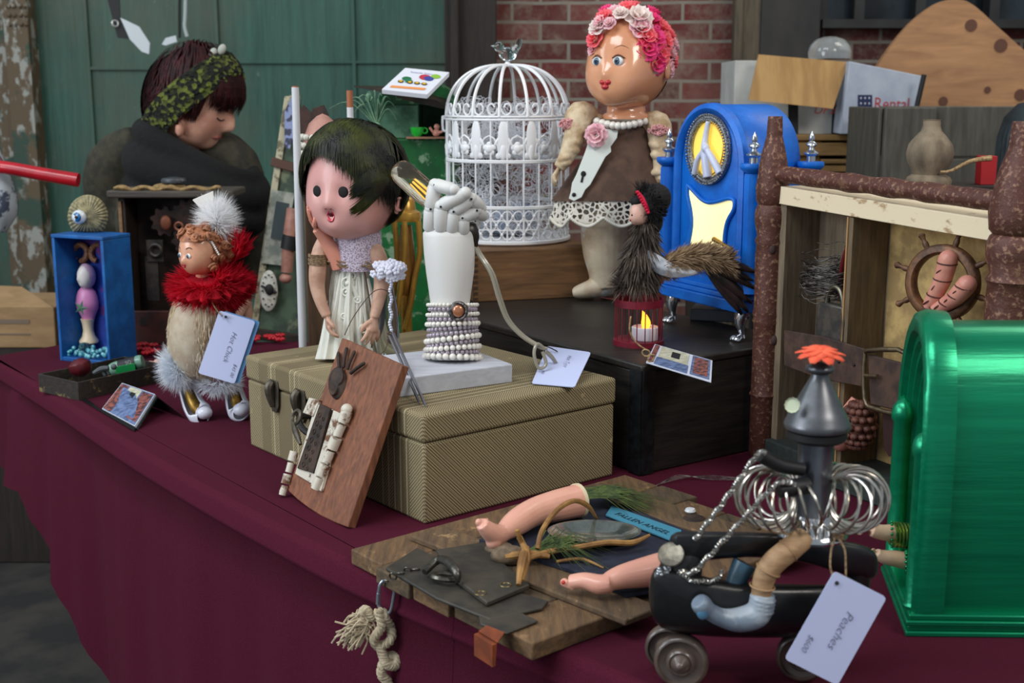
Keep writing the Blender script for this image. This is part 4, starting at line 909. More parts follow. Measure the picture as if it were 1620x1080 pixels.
for i in range(46):
    a_ = random.random()*2*pi; rr_ = math.sqrt(random.random()); c = f(615 + 27*rr_*math.cos(a_), 427 + 15*rr_*math.sin(a_), -36 - 10*(1-rr_) + random.gauss(0, 2)); q = V((math.cos(a_)*rr_, -1.2, -math.sin(a_)*rr_ + .3)); x, y, z = frame_of(q)
    for j in range(5): a = j*2*pi/5 + i; b.ball(c + (x*math.cos(a) + y*math.sin(a))*3.6*kk + z*.0015, (3*kk, 2*kk, 3*kk), seg=8, ring=6)
    b.ball(c, 1.6*kk, seg=6, ring=4)
b.build('white_flowers', WF2, dl)
b = MB(); b.lathe(f(616, 560, -14), [(r*kk, h*kk) for r, h in ((16, 0), (17, 30), (15, 70), (10, 100), (7, 122))], 18); b.build('glass_vase', GLASSC, dl)
b = MB()
for i in range(22): b.ball(f(618 + 1.5*math.sin(i), 442 + i*4, -36), 3.2*kk, seg=8, ring=5)
b.build('crystal_chain', mat('crystal_bead', (206, 210, 228), rough=.1, metal=.3, coat=1), dl)
NEED = mat('steel_needle', (150, 150, 158), rough=.3, metal=.9)
for (x0, y0, x1, y1) in ((617, 532, 664, 640), (622, 528, 674, 645)):
    e_ = on(x1, y1 - 2, STOP + .002); s_ = f(x0, y0, -125); MB().tube([s_, s_.lerp(e_, .96), e_], [2.6*kk, 2*kk, .6*kk], 10).build('needle', NEED, dl)
b = MB()
for i in range(12): b.torus(f(617 + math.sin(i*2)*2, 525 + i*1.6, -122), 3.6*kk, .7*kk, V((.4, .1, 1)), 12)
b.tube([f(614, 538, -92), f(610, 552, -80), f(602, 560, -60), f(594, 566, -50)], .6*kk, 5, res=4); b.build('thread', WIRE, dl)
# ================================================================ hand lamp on white block
b0, b1 = on(632, 629, STOP), on(811, 605, STOP); hx_ = (b1-b0).normalized(); hy_ = V((-hx_.y, hx_.x, 0)); bw = (b1-b0).length; bh = at(632, 598, b0.y).z - STOP; bd = .155
def HP(x, y, z): return b0 + hx_*x + hy_*y + V((0, 0, z))
BW = wood('white_washed_block', (204, 206, 214), (176, 178, 188), 12, (1, 8, 8))
hl = thing('hand_lamp', 'lamp made of a white jointed mannequin hand holding a bulb on a white block', 'lamp', HP(bw/2, bd/2, 0))
bb(MB(), 0, bw, 0, bd, 0, bh, HP).build('base_block', BW, hl, bevel=.002)
cy = on(714, 568, STOP + bh).y; f = Fr(cy); kk = f.k
HW = mat('white_mannequin_plastic', (218, 216, 212), rough=.45, sss=.05)
b = MB(); R = []
for y, cx, rx, ry in ((570, 716, 34, 32), (500, 714, 32, 30), (480, 712, 31, 28), (465, 712, 33, 29), (430, 712, 38, 31), (400, 711, 40.5, 31), (375, 709, 40, 28), (368, 708, 39, 26), (365, 708, 36, 23)):
    R.append([f(cx + rx*math.cos(2*pi*j/40), y, ry*math.sin(2*pi*j/40)) for j in range(40)])
b.rings([[V(q) for q in zip(*[iter(r)]*3)] if False else r for r in R]); b.build('forearm', HW, hl, smooth=60)
def finger(pts, r):
    b = MB()
    for i in range(len(pts)-1):
        a, c = f(*pts[i]), f(*pts[i+1]); rr = r*kk*(1 - .06*i); b.tube([a, a.lerp(c, .12), a.lerp(c, .88), c], [rr*.8, rr, rr*.97, rr*.75], 14)
        b.ball(c, rr*.86, seg=12, ring=8)
    b.build('finger', HW, hl)
    b = MB()
    for p in pts[1:-1]: q = f(*p); MB().tube([q + V((0, -r*kk*1.0, 0)), q + V((0, -r*kk*.6, 0))], r*kk*.16, 8).build('joint_pin', BLKM, hl)
    q = f(pts[0][0], pts[0][1]-4, pts[0][2]); b.tube([q + V((0, -r*kk*1.05, 0)), q + V((0, -r*kk*.6, 0))], r*kk*.16, 8)
    b.build('joint_pin', BLKM, hl)
BLKM = mat('dark_pin', (60, 58, 56), rough=.4, metal=.8)
finger([(681, 364, -6), (682, 330, -16), (688, 292, -20), (718, 300, -40)], 12)
finger([(698, 364, -16), (698, 326, -26), (736, 305, -40)], 12)
finger([(714, 366, -16), (718, 334, -26), (746, 314, -30), (761, 328, -12)], 11.5)
finger([(732, 368, -12), (732, 344, -22), (755, 332, -18), (764, 342, 2)], 11)
finger([(742, 372, 10), (752, 350, 18), (738, 318, 16)], 10.5)
MB().ball(f(708, 372, 0), (36*kk, 24*kk, 26*kk)).build('palm', HW, hl)
# bulb, socket, cord
ax0, ax1 = V(f(636, 272, 4)), V(f(748, 374, 4)); ad = (ax1-ax0).normalized(); L = (ax1-ax0).length
AMB = mat('amber_bulb_glass', (236, 230, 206), rough=.02, trans=.96, ior=1.2)
b = MB(); b.lathe(ax0 - ad*16*kk, [(.001, 0), (9*kk, 1.6*kk), (16*kk, 7*kk), (19.5*kk, 17*kk), (20*kk, 60*kk), (17*kk, 78*kk), (13*kk, 92*kk), (13*kk, 104*kk)], 28, ad); b.build('bulb', AMB, hl)
b = MB(); x, y, z = frame_of(ad)
for i in range(6): a = i*pi/3; o = (x*math.cos(a)+y*math.sin(a)); b.tube([ax0 + ad*22*kk + o*5*kk, ax0 + ad*52*kk + o*7*kk, ax0 + ad*74*kk + o*3*kk], .8*kk, 6)
b.build('filament', mat('warm_filament', (255, 176, 70), emit=1.3, ecol=(255, 160, 60)), hl)
b = MB(); b.lathe(ax0 + ad*86*kk, [(13*kk, 0), (14*kk, 4*kk), (14*kk, 22*kk), (12*kk, 30*kk), (8*kk, 36*kk)], 20, ad); b.build('brass_collar', mat('aged_brass', (150, 116, 60), rough=.35, metal=.9), hl)
b = MB(); b.lathe(f(740, 352, 8), [(r*kk, h*kk) for r, h in ((8, 0), (12, 4), (14, 14), (13, 26), (9, 34), (8, 42))], 18, V((.22, 0, -1)), ripple=lambda u, h: 1 + .05*math.sin(u*2*pi*14)); b.build('socket', mat('black_bakelite', (40, 34, 28), rough=.35), hl)
CORD = mat('clear_lamp_cord', (150, 144, 128), rough=.25, coat=.4)
cp = [f(749, 388, 6), f(757, 402, -4), f(776, 432, -10), f(788, 470, -10), f(802, 506, -8), f(826, 532, -6), f(852, 548, -4), f(862, 552, -2)]
b = MB(); b.tube(cp, 3.0*kk, 8, res=6); b.tube([p + V((.0035, .002, 0)) for p in cp], 2.6*kk, 8, res=6)
b.tube([f(862, 552, -2), f(850, 544, -8), f(845, 560, -16), f(852, 582, -16), f(864, 576, -12), f(858, 556, -10)], 2.8*kk, 8, res=6)
b.tube([f(864, 556, 6), f(880, 575, 20), V((.09, f.Y+.10, STOP-.05)), V((.125, f.Y+.06, STOP-.09)), on(944, 690, TZ+.05), on(956, 720, TZ+.02), on(950, 746, TZ+.006), on(938, 735, TZ+.006)], 3.4*kk, 8, res=6)
b.build('cord', CORD, hl)
# bead bracelets
gb, wbd = MB(), MB()
GP = mat('grey_pearl', (168, 156, 170), rough=.2, coat=.6, metal=.2)
rows = [(482, 2.6, 0, 0), (489, 3.0, 1, 0), (497, 2.8, 0, 1), (505, 3.0, 1, 0), (512, 3.4, 0, 1), (519, 3.0, 1, 3), (527, 3.0, 1, 4), (535, 3.8, 0, 5), (543, 3.0, 1, 5), (550, 3.6, 0, 3), (557, 3.0, 1, 1), (564, 4.4, 0, -1)]
for y, r, grey, tilt in rows:
    RX = 36 + (y-482)*.05 + (3 if not grey else 0); r *= 1.25; n_ = int(2*pi*RX/(2.05*r))
    for j in range(n_):
        a = 2*pi*j/n_; (gb if grey else wbd).ball(f(716 + RX*math.cos(a), y - tilt*math.cos(a) + 0, RX*.93*math.sin(a)), r*kk, seg=9, ring=6)
wbd.build('pearl_bracelet', PEARL, hl); gb.build('grey_bead_bracelet', GP, hl)
b = MB(); b.ball(f(725, 492, -36), (16*kk, 5*kk, 16*kk), Euler((0, 0, .2))); b.torus(f(725, 492, -39), 13*kk, 2.2*kk, V((.2, 1, 0)), 24); b.build('brooch_setting', mat('dark_silver', (120, 114, 112), (60, 56, 54), 260, rough=.3, metal=.9, bump=.8), hl)
MB().ball(f(725, 492, -41), (9*kk, 4*kk, 9.5*kk)).build('copper_cabochon', mat('copper_stone', (186, 120, 84), rough=.2, metal=.4, coat=.8), hl)
g = [on(935, 557, STOP + .030), on(866, 547, STOP + .030), on(841, 606, STOP + .003), on(909, 612, STOP + .003)]
tag_card(hl, g, .0012, WHITEP)
def penh(par, s, g, u, v, size, m=INK, out=.0009, rev=False):
    """text runs across the tag from left to right (rev: from right to left, upside down)"""
    def q(a, c): return V(g[1]).lerp(V(g[0]), a).lerp(V(g[2]).lerp(V(g[3]), a), c)
    xd = q(1, v) - q(0, v); yd = q(u, 0) - q(u, 1)
    if rev: xd, yd = -xd, -yd
    n = xd.cross(yd).normalized(); n = n if n.y < 0 else -n
    b = MB(); text_mb(b, s, q(u, v) + n*out, xd, yd, size, .35, -.012); b.build('handwriting', m, par, smooth=0)
pen(hl, 'Hot Type', g, .55, .18, .0115, out=.001); pen(hl, '$90', g, .12, .66, .008, out=.001)
MB().tube([on(882, 556, STOP+.0285), on(868, 549, STOP+.034), on(862, 552, STOP+.036)], .0009, 6, res=3).build('tag_loop', BLK, hl)
# ================================================================ wood plaque leaning on the suitcase
q0, q1 = on(450, 786), on(549, 838)
lo = SF - sA0 * (SF - q0).dot(sA0)
def ztop(px, py, base_pt, lean):   # point of the leaning plane under a photo position
    lo_, hi_ = 1.2, 2.4
    for i in range(50):
        m_ = (lo_ + hi_)/2; p = at(px, py, m_)
        if (p - q0).dot(sB0) - lean*(p.z - TZ) > 0: hi_ = m_
        else: lo_ = m_
    return p
gapd = -((q0 - SF).dot(sB0)); gapd2 = -((q1 - SF).dot(sB0)); LEAN = (gapd - .024) / SH
q3, q2 = ztop(541, 534, q0, LEAN), ztop(636, 577, q0, LEAN); nn = (q1-q0).cross(q3-q0).normalized(); nn = nn if nn.y < 0 else -nn
print('PLAQUE', gapd, gapd2, LEAN, q0, q1, q2, q3)
pq = thing('wooden_plaque', 'brown wooden plaque with rusty fork head and old lock plates leaning on the suitcase', 'plaque', q0.lerp(q1, .5))
PW = wood('red_brown_plank', (150, 92, 62), (96, 58, 40), 16, (9, 9, 1), (.2, .35, 0), .6)
ov = [q0.lerp(q1, u) + (q3-q0)*dv for u, dv in ((0, .045), (.2, .022), (.4, .008), (.6, .001), (.8, .004), (1, .014))]
MB().prism(ov + [q2, q3], -nn*.013).build('board', PW, pq, bevel=.0015)
def Q(px, py, o=0):      # point on the plaque face under a photo position
    r = ray(px, py); c0_ = V((0, 0, CAMZ)); t = (q0 - c0_).dot(nn) / r.dot(nn); return c0_ + r*t + nn*o
RUSTD = mat('rusty_iron', (74, 56, 46), (46, 38, 34), 60, rough=.7, metal=.3, bump=.8); SHB = mat('chipped_white_hinge', (206, 198, 182), (110, 74, 50), 40, .52, .6, .6, bump=.6, metal=.1)
kk = .00085
b = MB(); b.ball(Q(537, 607, .003), (20*kk, .006, 28*kk), Euler((-.3, -.25, -.5))); b.torus(Q(541, 600, .006), 11*kk, 2*kk, nn, 16); b.torus(Q(534, 618, .007), 9*kk, 2*kk, nn, 16)
for (a, c, d, e) in ((541, 585, 539, 560), (547, 583, 552, 553), (553, 586, 564, 558), (558, 592, 579, 576)): b.tube([Q(a, c, .004), Q((a+d)/2, (c+e)/2, .005), Q(d, e, .004)], [3.2*kk, 3.4*kk, 3.4*kk], 8, res=2); b.ball(Q(d, e, .004), 3.4*kk, seg=8, ring=6)
b.build('iron_hand', RUSTD, pq, remesh=.0012, rsm=1)
def strip(pts, th, name, m, w_=None, **k_): return MB().prism([Q(*p) for p in pts], nn*th).build(name, m, pq, **k_)
strip([(503, 639), (528, 648), (497, 766), (470, 750)], .004, 'back_plate', SHB, bevel=.0008)
strip([(512, 640), (528, 648), (502, 750), (476, 742)], .007, 'ornate_plate', RUSTD, bevel=.001)
b = MB()
for i in range(7):
    c = Q(512 - i*4.2, 658 + i*13, .0075); b.torus(c, 4.2*kk, 1.0*kk, nn, 12); b.torus(Q(518 - i*4.2, 664 + i*13, .0075), 3*kk, .9*kk, nn, 10)
b.build('scroll_relief', RUSTD, pq)
b = MB()
for i in range(6):
    x0, y0 = 556 - i*8.6, 652 + i*21; x1, y1 = x0 - 7.6, y0 + 17.5; b.tube([Q(x0, y0, .007), Q(x1, y1, .007)], (8 if i % 2 else 10)*kk, 12)
b.ball(Q(556, 650, .008), 10*kk); b.build('hinge_barrel', SHB, pq)
strip([(532, 650), (545, 656), (512, 778), (496, 768)], .005, 'hinge_leaf', SHB, bevel=.0006)
b = MB(); 
for i in range(4): b.tube([Q(470 - i*5, 715 + i*18, .005), Q(466 - i*5, 730 + i*18, .005)], (6 if i % 2 else 7.5)*kk, 10)
b.ball(Q(451, 778, .004), 6*kk); b.build('small_hinge', SHB, pq)
strip([(494, 630), (510, 634), (500, 660), (484, 654)], .006, 'white_tab', SHB, bevel=.001)
b = MB(); b.torus(Q(474, 661, .006), 12*kk, 3.2*kk, nn, 20); b.tube([Q(470, 672, .006), Q(474, 686, .006), Q(480, 704, .005)], [4*kk, 6*kk, 3*kk], 8, res=3); b.build('key_bow', BLACKM, pq)
# ================================================================ leaning frame, posts and things at the back left of the doll
CREAMP = mat('cream_flaking_paint', (176, 168, 140), (108, 100, 78), 40, .5, .58, .7, bump=.3); GRP = mat('old_green_panel', (70, 90, 70), (44, 58, 46), 14, rough=.7, c3=(110, 116, 90), s3=9)
c0 = on(395, 534); f = Fr(c0.y); kk = f.k
fm = thing('leaning_frame', 'tall narrow green framed panel with round white gauge, leaning behind the suitcase', 'frame', c0)
def quadp(pts, th, name, m, par, fr, **k_):
    return MB().prism([fr(*p) for p in pts], (0, th, 0)).build(name, m, par, **k_)
quadp([(399, 536, 2), (476, 546, 2), (476, 150, 60), (458, 150, 60)], .008, 'panel', GRP, fm, f, smooth=0)
quadp([(394, 534, -2), (404, 536, -2), (461, 152, 56), (450, 152, 56)], .014, 'frame_side', CREAMP, fm, f, bevel=.001)
quadp([(394, 534, -3), (404, 520, -3), (476, 530, -3), (476, 546, -3)], .014, 'frame_bottom', wood('dark_frame_wood', (60, 46, 38), (36, 28, 24)), fm, f, bevel=.001)
quadp([(427, 262, 34), (476, 276, 34), (476, 262, 36), (430, 248, 36)], .012, 'bracket', mat('brown_iron', (84, 56, 46), rough=.6, metal=.3), fm, f, bevel=.002)
quadp([(430, 300, 26), (466, 306, 26), (446, 420, 10), (414, 416, 10)], .004, 'paper_sheet', mat('old_white_paper', (170, 170, 156), (120, 126, 116), 40), fm, f, smooth=0)
quadp([(437, 318, 22), (457, 322, 22), (446, 380, 12), (428, 376, 12)], .003, 'dark_patch', mat('slate_patch', (44, 58, 60)), fm, f, smooth=0)
g_ = MB(); g_.ball(f(425, 460, -2), (14.5*kk, 5*kk, 33*kk), Euler((0, .06, 0)), 28, 14); g_.build('gauge', mat('white_gauge', (206, 204, 192), (150, 146, 134), 60, .5, .62, rough=.5), fm)
b = MB(); b.tube([f(413, 452, -9), f(438, 463, -9)], 2*kk, 6); b.ball(f(426, 458, -10), (7*kk, 3*kk, 9*kk))
for i in range(12): a = i*pi/6; b.ball(f(425 + 10*math.cos(a), 460 - 25*math.sin(a), -8), 1.5*kk, seg=6, ring=4)
b.build('gauge_marks', BLK, fm)
quadp([(450, 176, 44), (462, 152, 46), (474, 160, 46), (470, 200, 40), (458, 236, 34), (450, 232, 34)], .004, 'playing_card_strip', mat('blue_white_print', (130, 140, 178), (50, 52, 76), 60, .48, .54), fm, f, smooth=0)
b = MB(); b.tube([f(466, 330, -4), f(462, 365, -6), f(456, 395, -8), f(454, 430, -8)], [12*kk, 13*kk, 10*kk, 9*kk], 14, res=4); b.ball(f(452, 440, -10), (10*kk, 9*kk, 8*kk)); b.build('pink_leg', mat('old_pink_leg', (176, 126, 108), (150, 100, 86), 40, rough=.5), fm)
MB().tube([f(461, 372, -6), f(457, 394, -7)], 13.6*kk, 14).build('black_band', BLK, fm)
WP = mat('chipped_white_pole', (208, 208, 210), (110, 60, 48), 38, .66, .7, .55, bump=.4, stretch=(1, 1, .5))
Yp = 2.12; f = Fr(Yp); kk = f.k; cab = thing('tall_cabinet', 'narrow brown wooden cabinet with two white chipped poles behind the doll', 'cabinet', (f(500, 400).x, Yp + .06, TZ))
def vtop(fr, px, y): return V((fr(px, y).x, 0, fr(px, y).z))
pb = at(479, 560, Yp - .02); pb = V((pb.x, Yp - .02, TZ)); pt = at(467, 138, Yp - .02)
MB().tube([pb, pb.lerp(pt, .5), pt], [6.2*kk, 6.4*kk, 5.6*kk], 14).build('pole', WP, cab)
MB().tube([pt, pt + V((0, 0, .002))], 5.0*kk, 14).build('raw_pole_end', mat('raw_wood_end', (160, 96, 62)), cab)
pt = at(553, 143, Yp + .16); pb = V((pt.x + .004, Yp + .16, TZ)); MB().tube([pb, pt + V((0, 0, -.03))], [6*kk, 5.4*kk], 12).build('pole', WP, cab); MB().tube([pt + V((0, 0, -.03)), pt], [5.4*kk, 5.2*kk], 12).build('raw_pole_end', bpy.data.materials['raw_wood_end'], cab)
BRW = wood('mid_brown_board', (104, 76, 50), (66, 48, 34), 12, (9, 9, 1))
x0, x1, zt = f(482, 400).x, f(560, 400).x, f(500, 283).z
MB().box(((x0+x1)/2, Yp+.075, (zt+TZ)/2), (x1-x0, .15, zt-TZ)).build('body', BRW, cab, bevel=.003)
MB().box(((x0+x1)/2-.002, Yp+.07, zt+.008), (x1-x0+.004, .168, .016)).build('top_board', wood('pale_brown_board', (150, 118, 76), (112, 84, 54), 12), cab, bevel=.002)
zt2 = zt + .016; f2 = Fr(Yp + .07)
b = MB(); b.lathe((f2(512, 270).x, Yp+.075, zt2), [(.034, 0), (.036, .02), (.034, .05), (.024, .075), (.010, .088), (.001, .092)], 26); b.build('pink_dome', mat('dusty_pink_dome', (182, 132, 118), (150, 104, 92), 14, rough=.6), None, loc=(f2(512, 270).x, Yp+.075, zt2), label='dusty pink dome with white lace standing on the tall cabinet left of the doll hair', cat='ornament')
b = MB()
for k_ in range(4):
    for i in range(18):
        a = 2*pi*i/18 + k_*.17; b.ball((f2(512, 270).x + .0375*math.cos(a), Yp+.075+.0375*math.sin(a), zt2 + .010 + k_*.014), .0058, seg=7, ring=5)
bpy.data.objects['pink_dome']['label'] = 'dusty pink dome with rows of white beads on the tall cabinet behind the doll'
o_ = b.build('white_bead_rows', mat('off_white_bead', (206, 202, 190), rough=.5), bpy.data.objects['pink_dome'])
ob = thing('iron_leaf_ornament', 'dark rusty iron leaves standing behind the white pole', 'ornament', (f2(494, 200).x, Yp + .20, TZ))
f3 = Fr(Yp + .2); b = MB()
for pts in ([(478, 215), (470, 180), (480, 166), (494, 180), (488, 210)], [(488, 212), (494, 172), (512, 166), (520, 182), (505, 200)], [(505, 206), (520, 190), (540, 186), (545, 200), (520, 212)]): b.prism([f3(*p) for p in pts], (0, .006, 0))
b.tube([f3(495, 210), V((f3(495, 210).x, Yp+.2, TZ))], .006, 8); b.build('leaves', mat('dark_iron_leaf', (52, 46, 44), (80, 56, 48), 40, rough=.6, metal=.4, bump=.4), ob)
# green mailbox-like house with things
Ym = 2.62; f = Fr(Ym); kk = f.k; MG = mat('scuffed_green_paint', (20, 104, 48), (14, 78, 38), 12, rough=.45, bump=.15, c3=(120, 150, 118), s3=30); MGP = mat('pale_green_patina', (88, 132, 104), (56, 98, 72), 30, .42, .6, .6, bump=.2)
gh_ = thing('green_box_house', 'scuffed green metal box house with dark opening left of the white birdcage', 'box house', (f(655, 200).x, Ym + .07, TZ))
x0, x1 = f(598, 200).x, f(722, 200).x; zs = f(650, 219).z
MB().box(((x0+x1)/2, Ym+.07, (TZ+zs)/2), (x1-x0, .14, zs-TZ)).build('lower_box', MG, gh_, bevel=.004)
za = f(650, 165).z; b = MB(); n = 20
b.box(((x0 + f(662, 190).x)/2, Ym + .072, (zs+za)/2), (f(662, 190).x - x0, .136, za-zs)); b.box((x1-.006, Ym+.072, (zs+za)/2), (.012, .136, za-zs)); b.box(((x0+x1)/2, Ym+.136, (zs+za)/2), (x1-x0, .008, za-zs))
b.build('upper_walls', MGP, gh_, bevel=.002)
b = MB(); R = []
for i in range(n+1):
    a = pi*i/n; R.append([V(((x0+x1)/2 - (x1-x0)/2*1.02*math.cos(a), Ym - .005, za + .050*math.sin(a))), V(((x0+x1)/2 - (x1-x0)/2*1.02*math.cos(a), Ym + .145, za + .050*math.sin(a)))])
b.prism([r[0] for r in R], (0, .15, 0)); b.build('round_roof', MG, gh_, smooth=40)
ROOFZ = za + .050
b = MB(); b.prism([f(560, 138, -10), f(640, 152, -30), f(700, 166, -24), f(722, 150, 30), f(640, 140, 40)], (0, 0, .004)); b.prism([f(622, 150, -40), f(690, 158, -40), f(708, 170, -36), f(700, 172, -36), f(640, 158, -40)], (0, .05, 0)); b.build('rusty_eave', mat('rusty_roof_plate', (62, 50, 36), (44, 40, 34), 30, rough=.7, metal=.3, bump=.3), gh_)
MB().box(((f(640,0).x + f(702,0).x)/2, Ym - .004, zs + .002), (f(702,0).x - f(640,0).x, .03, .004)).build('sill', mat('tan_sill', (150, 110, 84)), gh_)
s_ = [f(604, 141, -90), f(676, 149, -95), f(711, 114, -22), f(641, 107, -18)]
sg = thing('picture_sign', 'white sign board with small coloured fruit pictures on the green box house', 'sign', s_[0].lerp(s_[2], .5) - V((0, 0, .004)))
n_ = (s_[1]-s_[0]).cross(s_[3]-s_[0]).normalized(); n_ = n_ if n_.z > 0 else -n_
MB().prism(s_, -n_*.010).build('board', mat('white_sign', (226, 228, 236), rough=.5), sg, bevel=.0008)
def S2(u, v, o=.0008): return s_[0].lerp(s_[1], u).lerp(s_[3].lerp(s_[2], u), v) + n_*o
def disc(mb, c, r, x, y, n=16, ext=.0006): return mb.prism([V(c) + V(x)*math.cos(2*pi*i/n)*r + V(y)*math.sin(2*pi*i/n)*r for i in range(n)], V(x).cross(V(y))*ext)
xu = (s_[1]-s_[0]).normalized(); yu = n_.cross(xu)
for i, (u, v, r, c) in enumerate(((.28, .52, .0095, (30, 110, 70)), (.62, .66, .012, (190, 50, 70)), (.72, .62, .010, (60, 70, 150)), (.82, .74, .0095, (140, 190, 60)), (.38, .42, .008, (40, 120, 90)))): disc(MB(), S2(u, v), r, xu, yu).build('printed_fruit', mat('fruit_print', c), sg, smooth=0)
for u in (.22, .42, .58, .74): disc(disc(MB(), S2(u, .38, .0012), .0058, xu, yu, ext=.0004), S2(u, .38, .0018), .0001, xu, yu).build('printed_ring', BLK, sg, smooth=0); disc(MB(), S2(u, .38, .0018), .0038, xu, yu, ext=.0003).build('printed_yolk', mat('yellow_print', (230, 180, 30)), sg, smooth=0)
MB().prism([S2(.12, .10), S2(.86, .14), S2(.86, .22), S2(.12, .18)], n_*.0004).build('orange_band', mat('orange_print', (236, 150, 80)), sg, smooth=0)
b = MB(); text_mb(b, 'Seaside Sides', S2(.22, .80, .001), xu, yu, .0085); b.build('lettering', mat('violet_print', (110, 100, 170)), sg, smooth=0)
f = Fr(Ym - .008)
b = MB(); b.lathe((f(660, 212).x, Ym-.006, zs+.004), [(5*kk, 0), (9*kk, 5*kk), (11*kk, 14*kk), (9.5*kk, 14*kk), (7*kk, 4*kk), (.001, 3*kk)], 20); b.torus((f(672, 210).x, Ym-.006, zs+.004+9*kk), 4*kk, 1.4*kk, V((0, 1, 0)), 14); b.build('green_cup', mat('bright_green_cup', (40, 190, 60), rough=.3), None, loc=(f(660, 212).x, Ym-.006, zs+.004), label='tiny bright green cup on the sill of the green box house', cat='cup')
b = MB(); b.ball((f(690, 212).x, Ym-.006, zs+.004+6*kk), 6*kk); b.ball((f(691, 205).x, Ym-.006, zs+.004+15*kk), 4.5*kk); b.tube([V((f(686, 212).x, Ym-.01, zs+.004+6*kk)), V((f(680, 212).x, Ym-.012, zs+.004+14*kk))], 2*kk, 8); b.tube([V((f(694, 212).x, Ym-.01, zs+.004+6*kk)), V((f(700, 212).x, Ym-.012, zs+.004+8*kk))], 2*kk, 8); b.build('tiny_doll', mat('tiny_pink_doll', (230, 160, 140), rough=.4), None, loc=(f(690, 212).x, Ym-.006, zs+.004), label='tiny pink doll sitting beside the green cup on the sill', cat='doll')
AIR = mat('air_plant_leaf', (126, 160, 128), (90, 130, 104), 40, rough=.6)
b = MB(); c = f(596, 200, -30); f4 = Fr(Ym - .04)
for (x, y) in ((520, 172), (548, 160), (566, 155), (580, 148), (592, 146), (604, 152), (618, 158), (626, 170), (628, 190), (540, 168), (560, 178), (610, 176), (600, 165), (586, 160), (574, 168)):
    e_ = f4(x, y, random.uniform(-20, 20)); mid_ = c.lerp(e_, .55) + V((0, 0, .028)); b.tube([c, mid_, e_], [.0045, .0035, .0006], 6, res=6, flat=.4)
b.ball(c, .010); b.tube([c, V((c.x, c.y, TZ))], .004, 6); b.ball(f4(583, 155), (.007, .006, .010)); b.build('air_plant', AIR, None, loc=(c.x, c.y, TZ), label='spiky pale green air plant between the second white pole and the green box house', cat='plant')
# brass lantern part behind the hand lamp
Yb = 2.30; f = Fr(Yb); kk = f.k; BR = mat('polished_brass', (204, 160, 70), (176, 130, 56), 12, rough=.3, metal=.5)
bl = thing('brass_lantern', 'tall polished brass lantern standing between the doll and the hand lamp', 'lantern', (f(640, 420).x, Yb + .02, TZ))
b = MB(); b.lathe((f(643, 420).x, Yb+.02, f(643, 345).z), [(22*kk, -6*kk), (24*kk, 0), (22*kk, 8*kk), (15*kk, 12*kk), (13*kk, 26*kk), (6*kk, 34*kk), (.001, 36*kk)], 24); b.build('cap', BR, bl)
for pts in ([(624, 350), (628, 400), (626, 440), (618, 490)], [(662, 350), (664, 400), (656, 440), (650, 480), (640, 520)], [(640, 350, -16), (640, 400, -18), (634, 450, -16), (628, 500, -14)]):
    MB().tube([f(*p) for p in pts], 4.5*kk, 10, res=4).build('frame_rod', BR, bl)
b = MB(); b.lathe((f(642, 420).x, Yb+.02, f(643, 470).z), [(8*kk, 0), (14*kk, 20*kk), (14*kk, 60*kk), (11*kk, 90*kk), (9*kk, 112*kk)], 20); b.build('brass_shell', mat('aged_brass_shell', (176, 126, 60), (110, 76, 34), 30, rough=.3, metal=.5, stretch=(1, 1, .2)), bl)
b = MB(); b.lathe((f(640, 420).x, Yb+.02, TZ), [(.036, 0), (.036, .01), (.012, .02), (.010, f(643, 470).z - TZ)], 20); b.build('foot', BR, bl)
# ================================================================ white birdcage
q = on(803, 388, WBt); R0 = 94; Yc = q.y + .10; f = Fr(Yc); kk = f.k; cx = f(803, 300).x; Z0 = WBt + .0005; RR = R0*kk
CW = mat('white_enamel_wire', (240, 241, 243), rough=.4)
def zy(y): return f(803, y).z
zb = Z0; z_low = zy(322); z_f0 = zy(250); z_f1 = zy(188); z_top = zy(103)
cage = thing('birdcage', 'white domed wire birdcage with leaf band and glass bird on top', 'birdcage', (cx, Yc, Z0))
def C(a, r, z): return V((cx + r*math.cos(a), Yc + r*math.sin(a), z))
def ring(mb, r, z, t_, n=72): return mb.tube([C(2*pi*i/n, r, z) for i in range(n)], t_, 6, closed=True)
b = MB(); b.lathe((cx, Yc, zb), [(.001, 0), (RR*1.0, 0), (RR*1.04, .004), (RR*1.04, .009), (RR*.98, .011), (.001, .009)], 60); b.build('base_tray', CW, cage)
b = MB(); 
for z in (z_low, z_low + .003, z_f0, z_f0 - .003, z_f1, z_f1 + .006): ring(b, RR, z, 1.9*kk)
b.build('hoops', CW, cage)
for i in range(24):
    a = 2*pi*i/24; MB().tube([C(a, RR, zb+.008), C(a, RR, z_f1)], 1.5*kk, 6).build('bar', CW, cage)
b = MB(); nz = 36
for r_ in range(3):
    z = zb + .014 + (z_low - zb - .02)*(r_ + .5)/3
    for i in range(nz): a = 2*pi*(i + .5*(r_ % 2))/nz; b.torus(C(a, RR, z), (z_low-zb)*.135, 1.1*kk, V((math.cos(a), math.sin(a), 0)), 10, 5)
    for i in range(nz): a = 2*pi*(i + .5 + .5*(r_ % 2))/nz; b.ball(C(a, RR, z), (2.6*kk,)*3, seg=6, ring=5)
b.build('lattice_band', CW, cage)
b = MB(); nm = 14
zm = z_f0; hh = z_f1 - z_f0
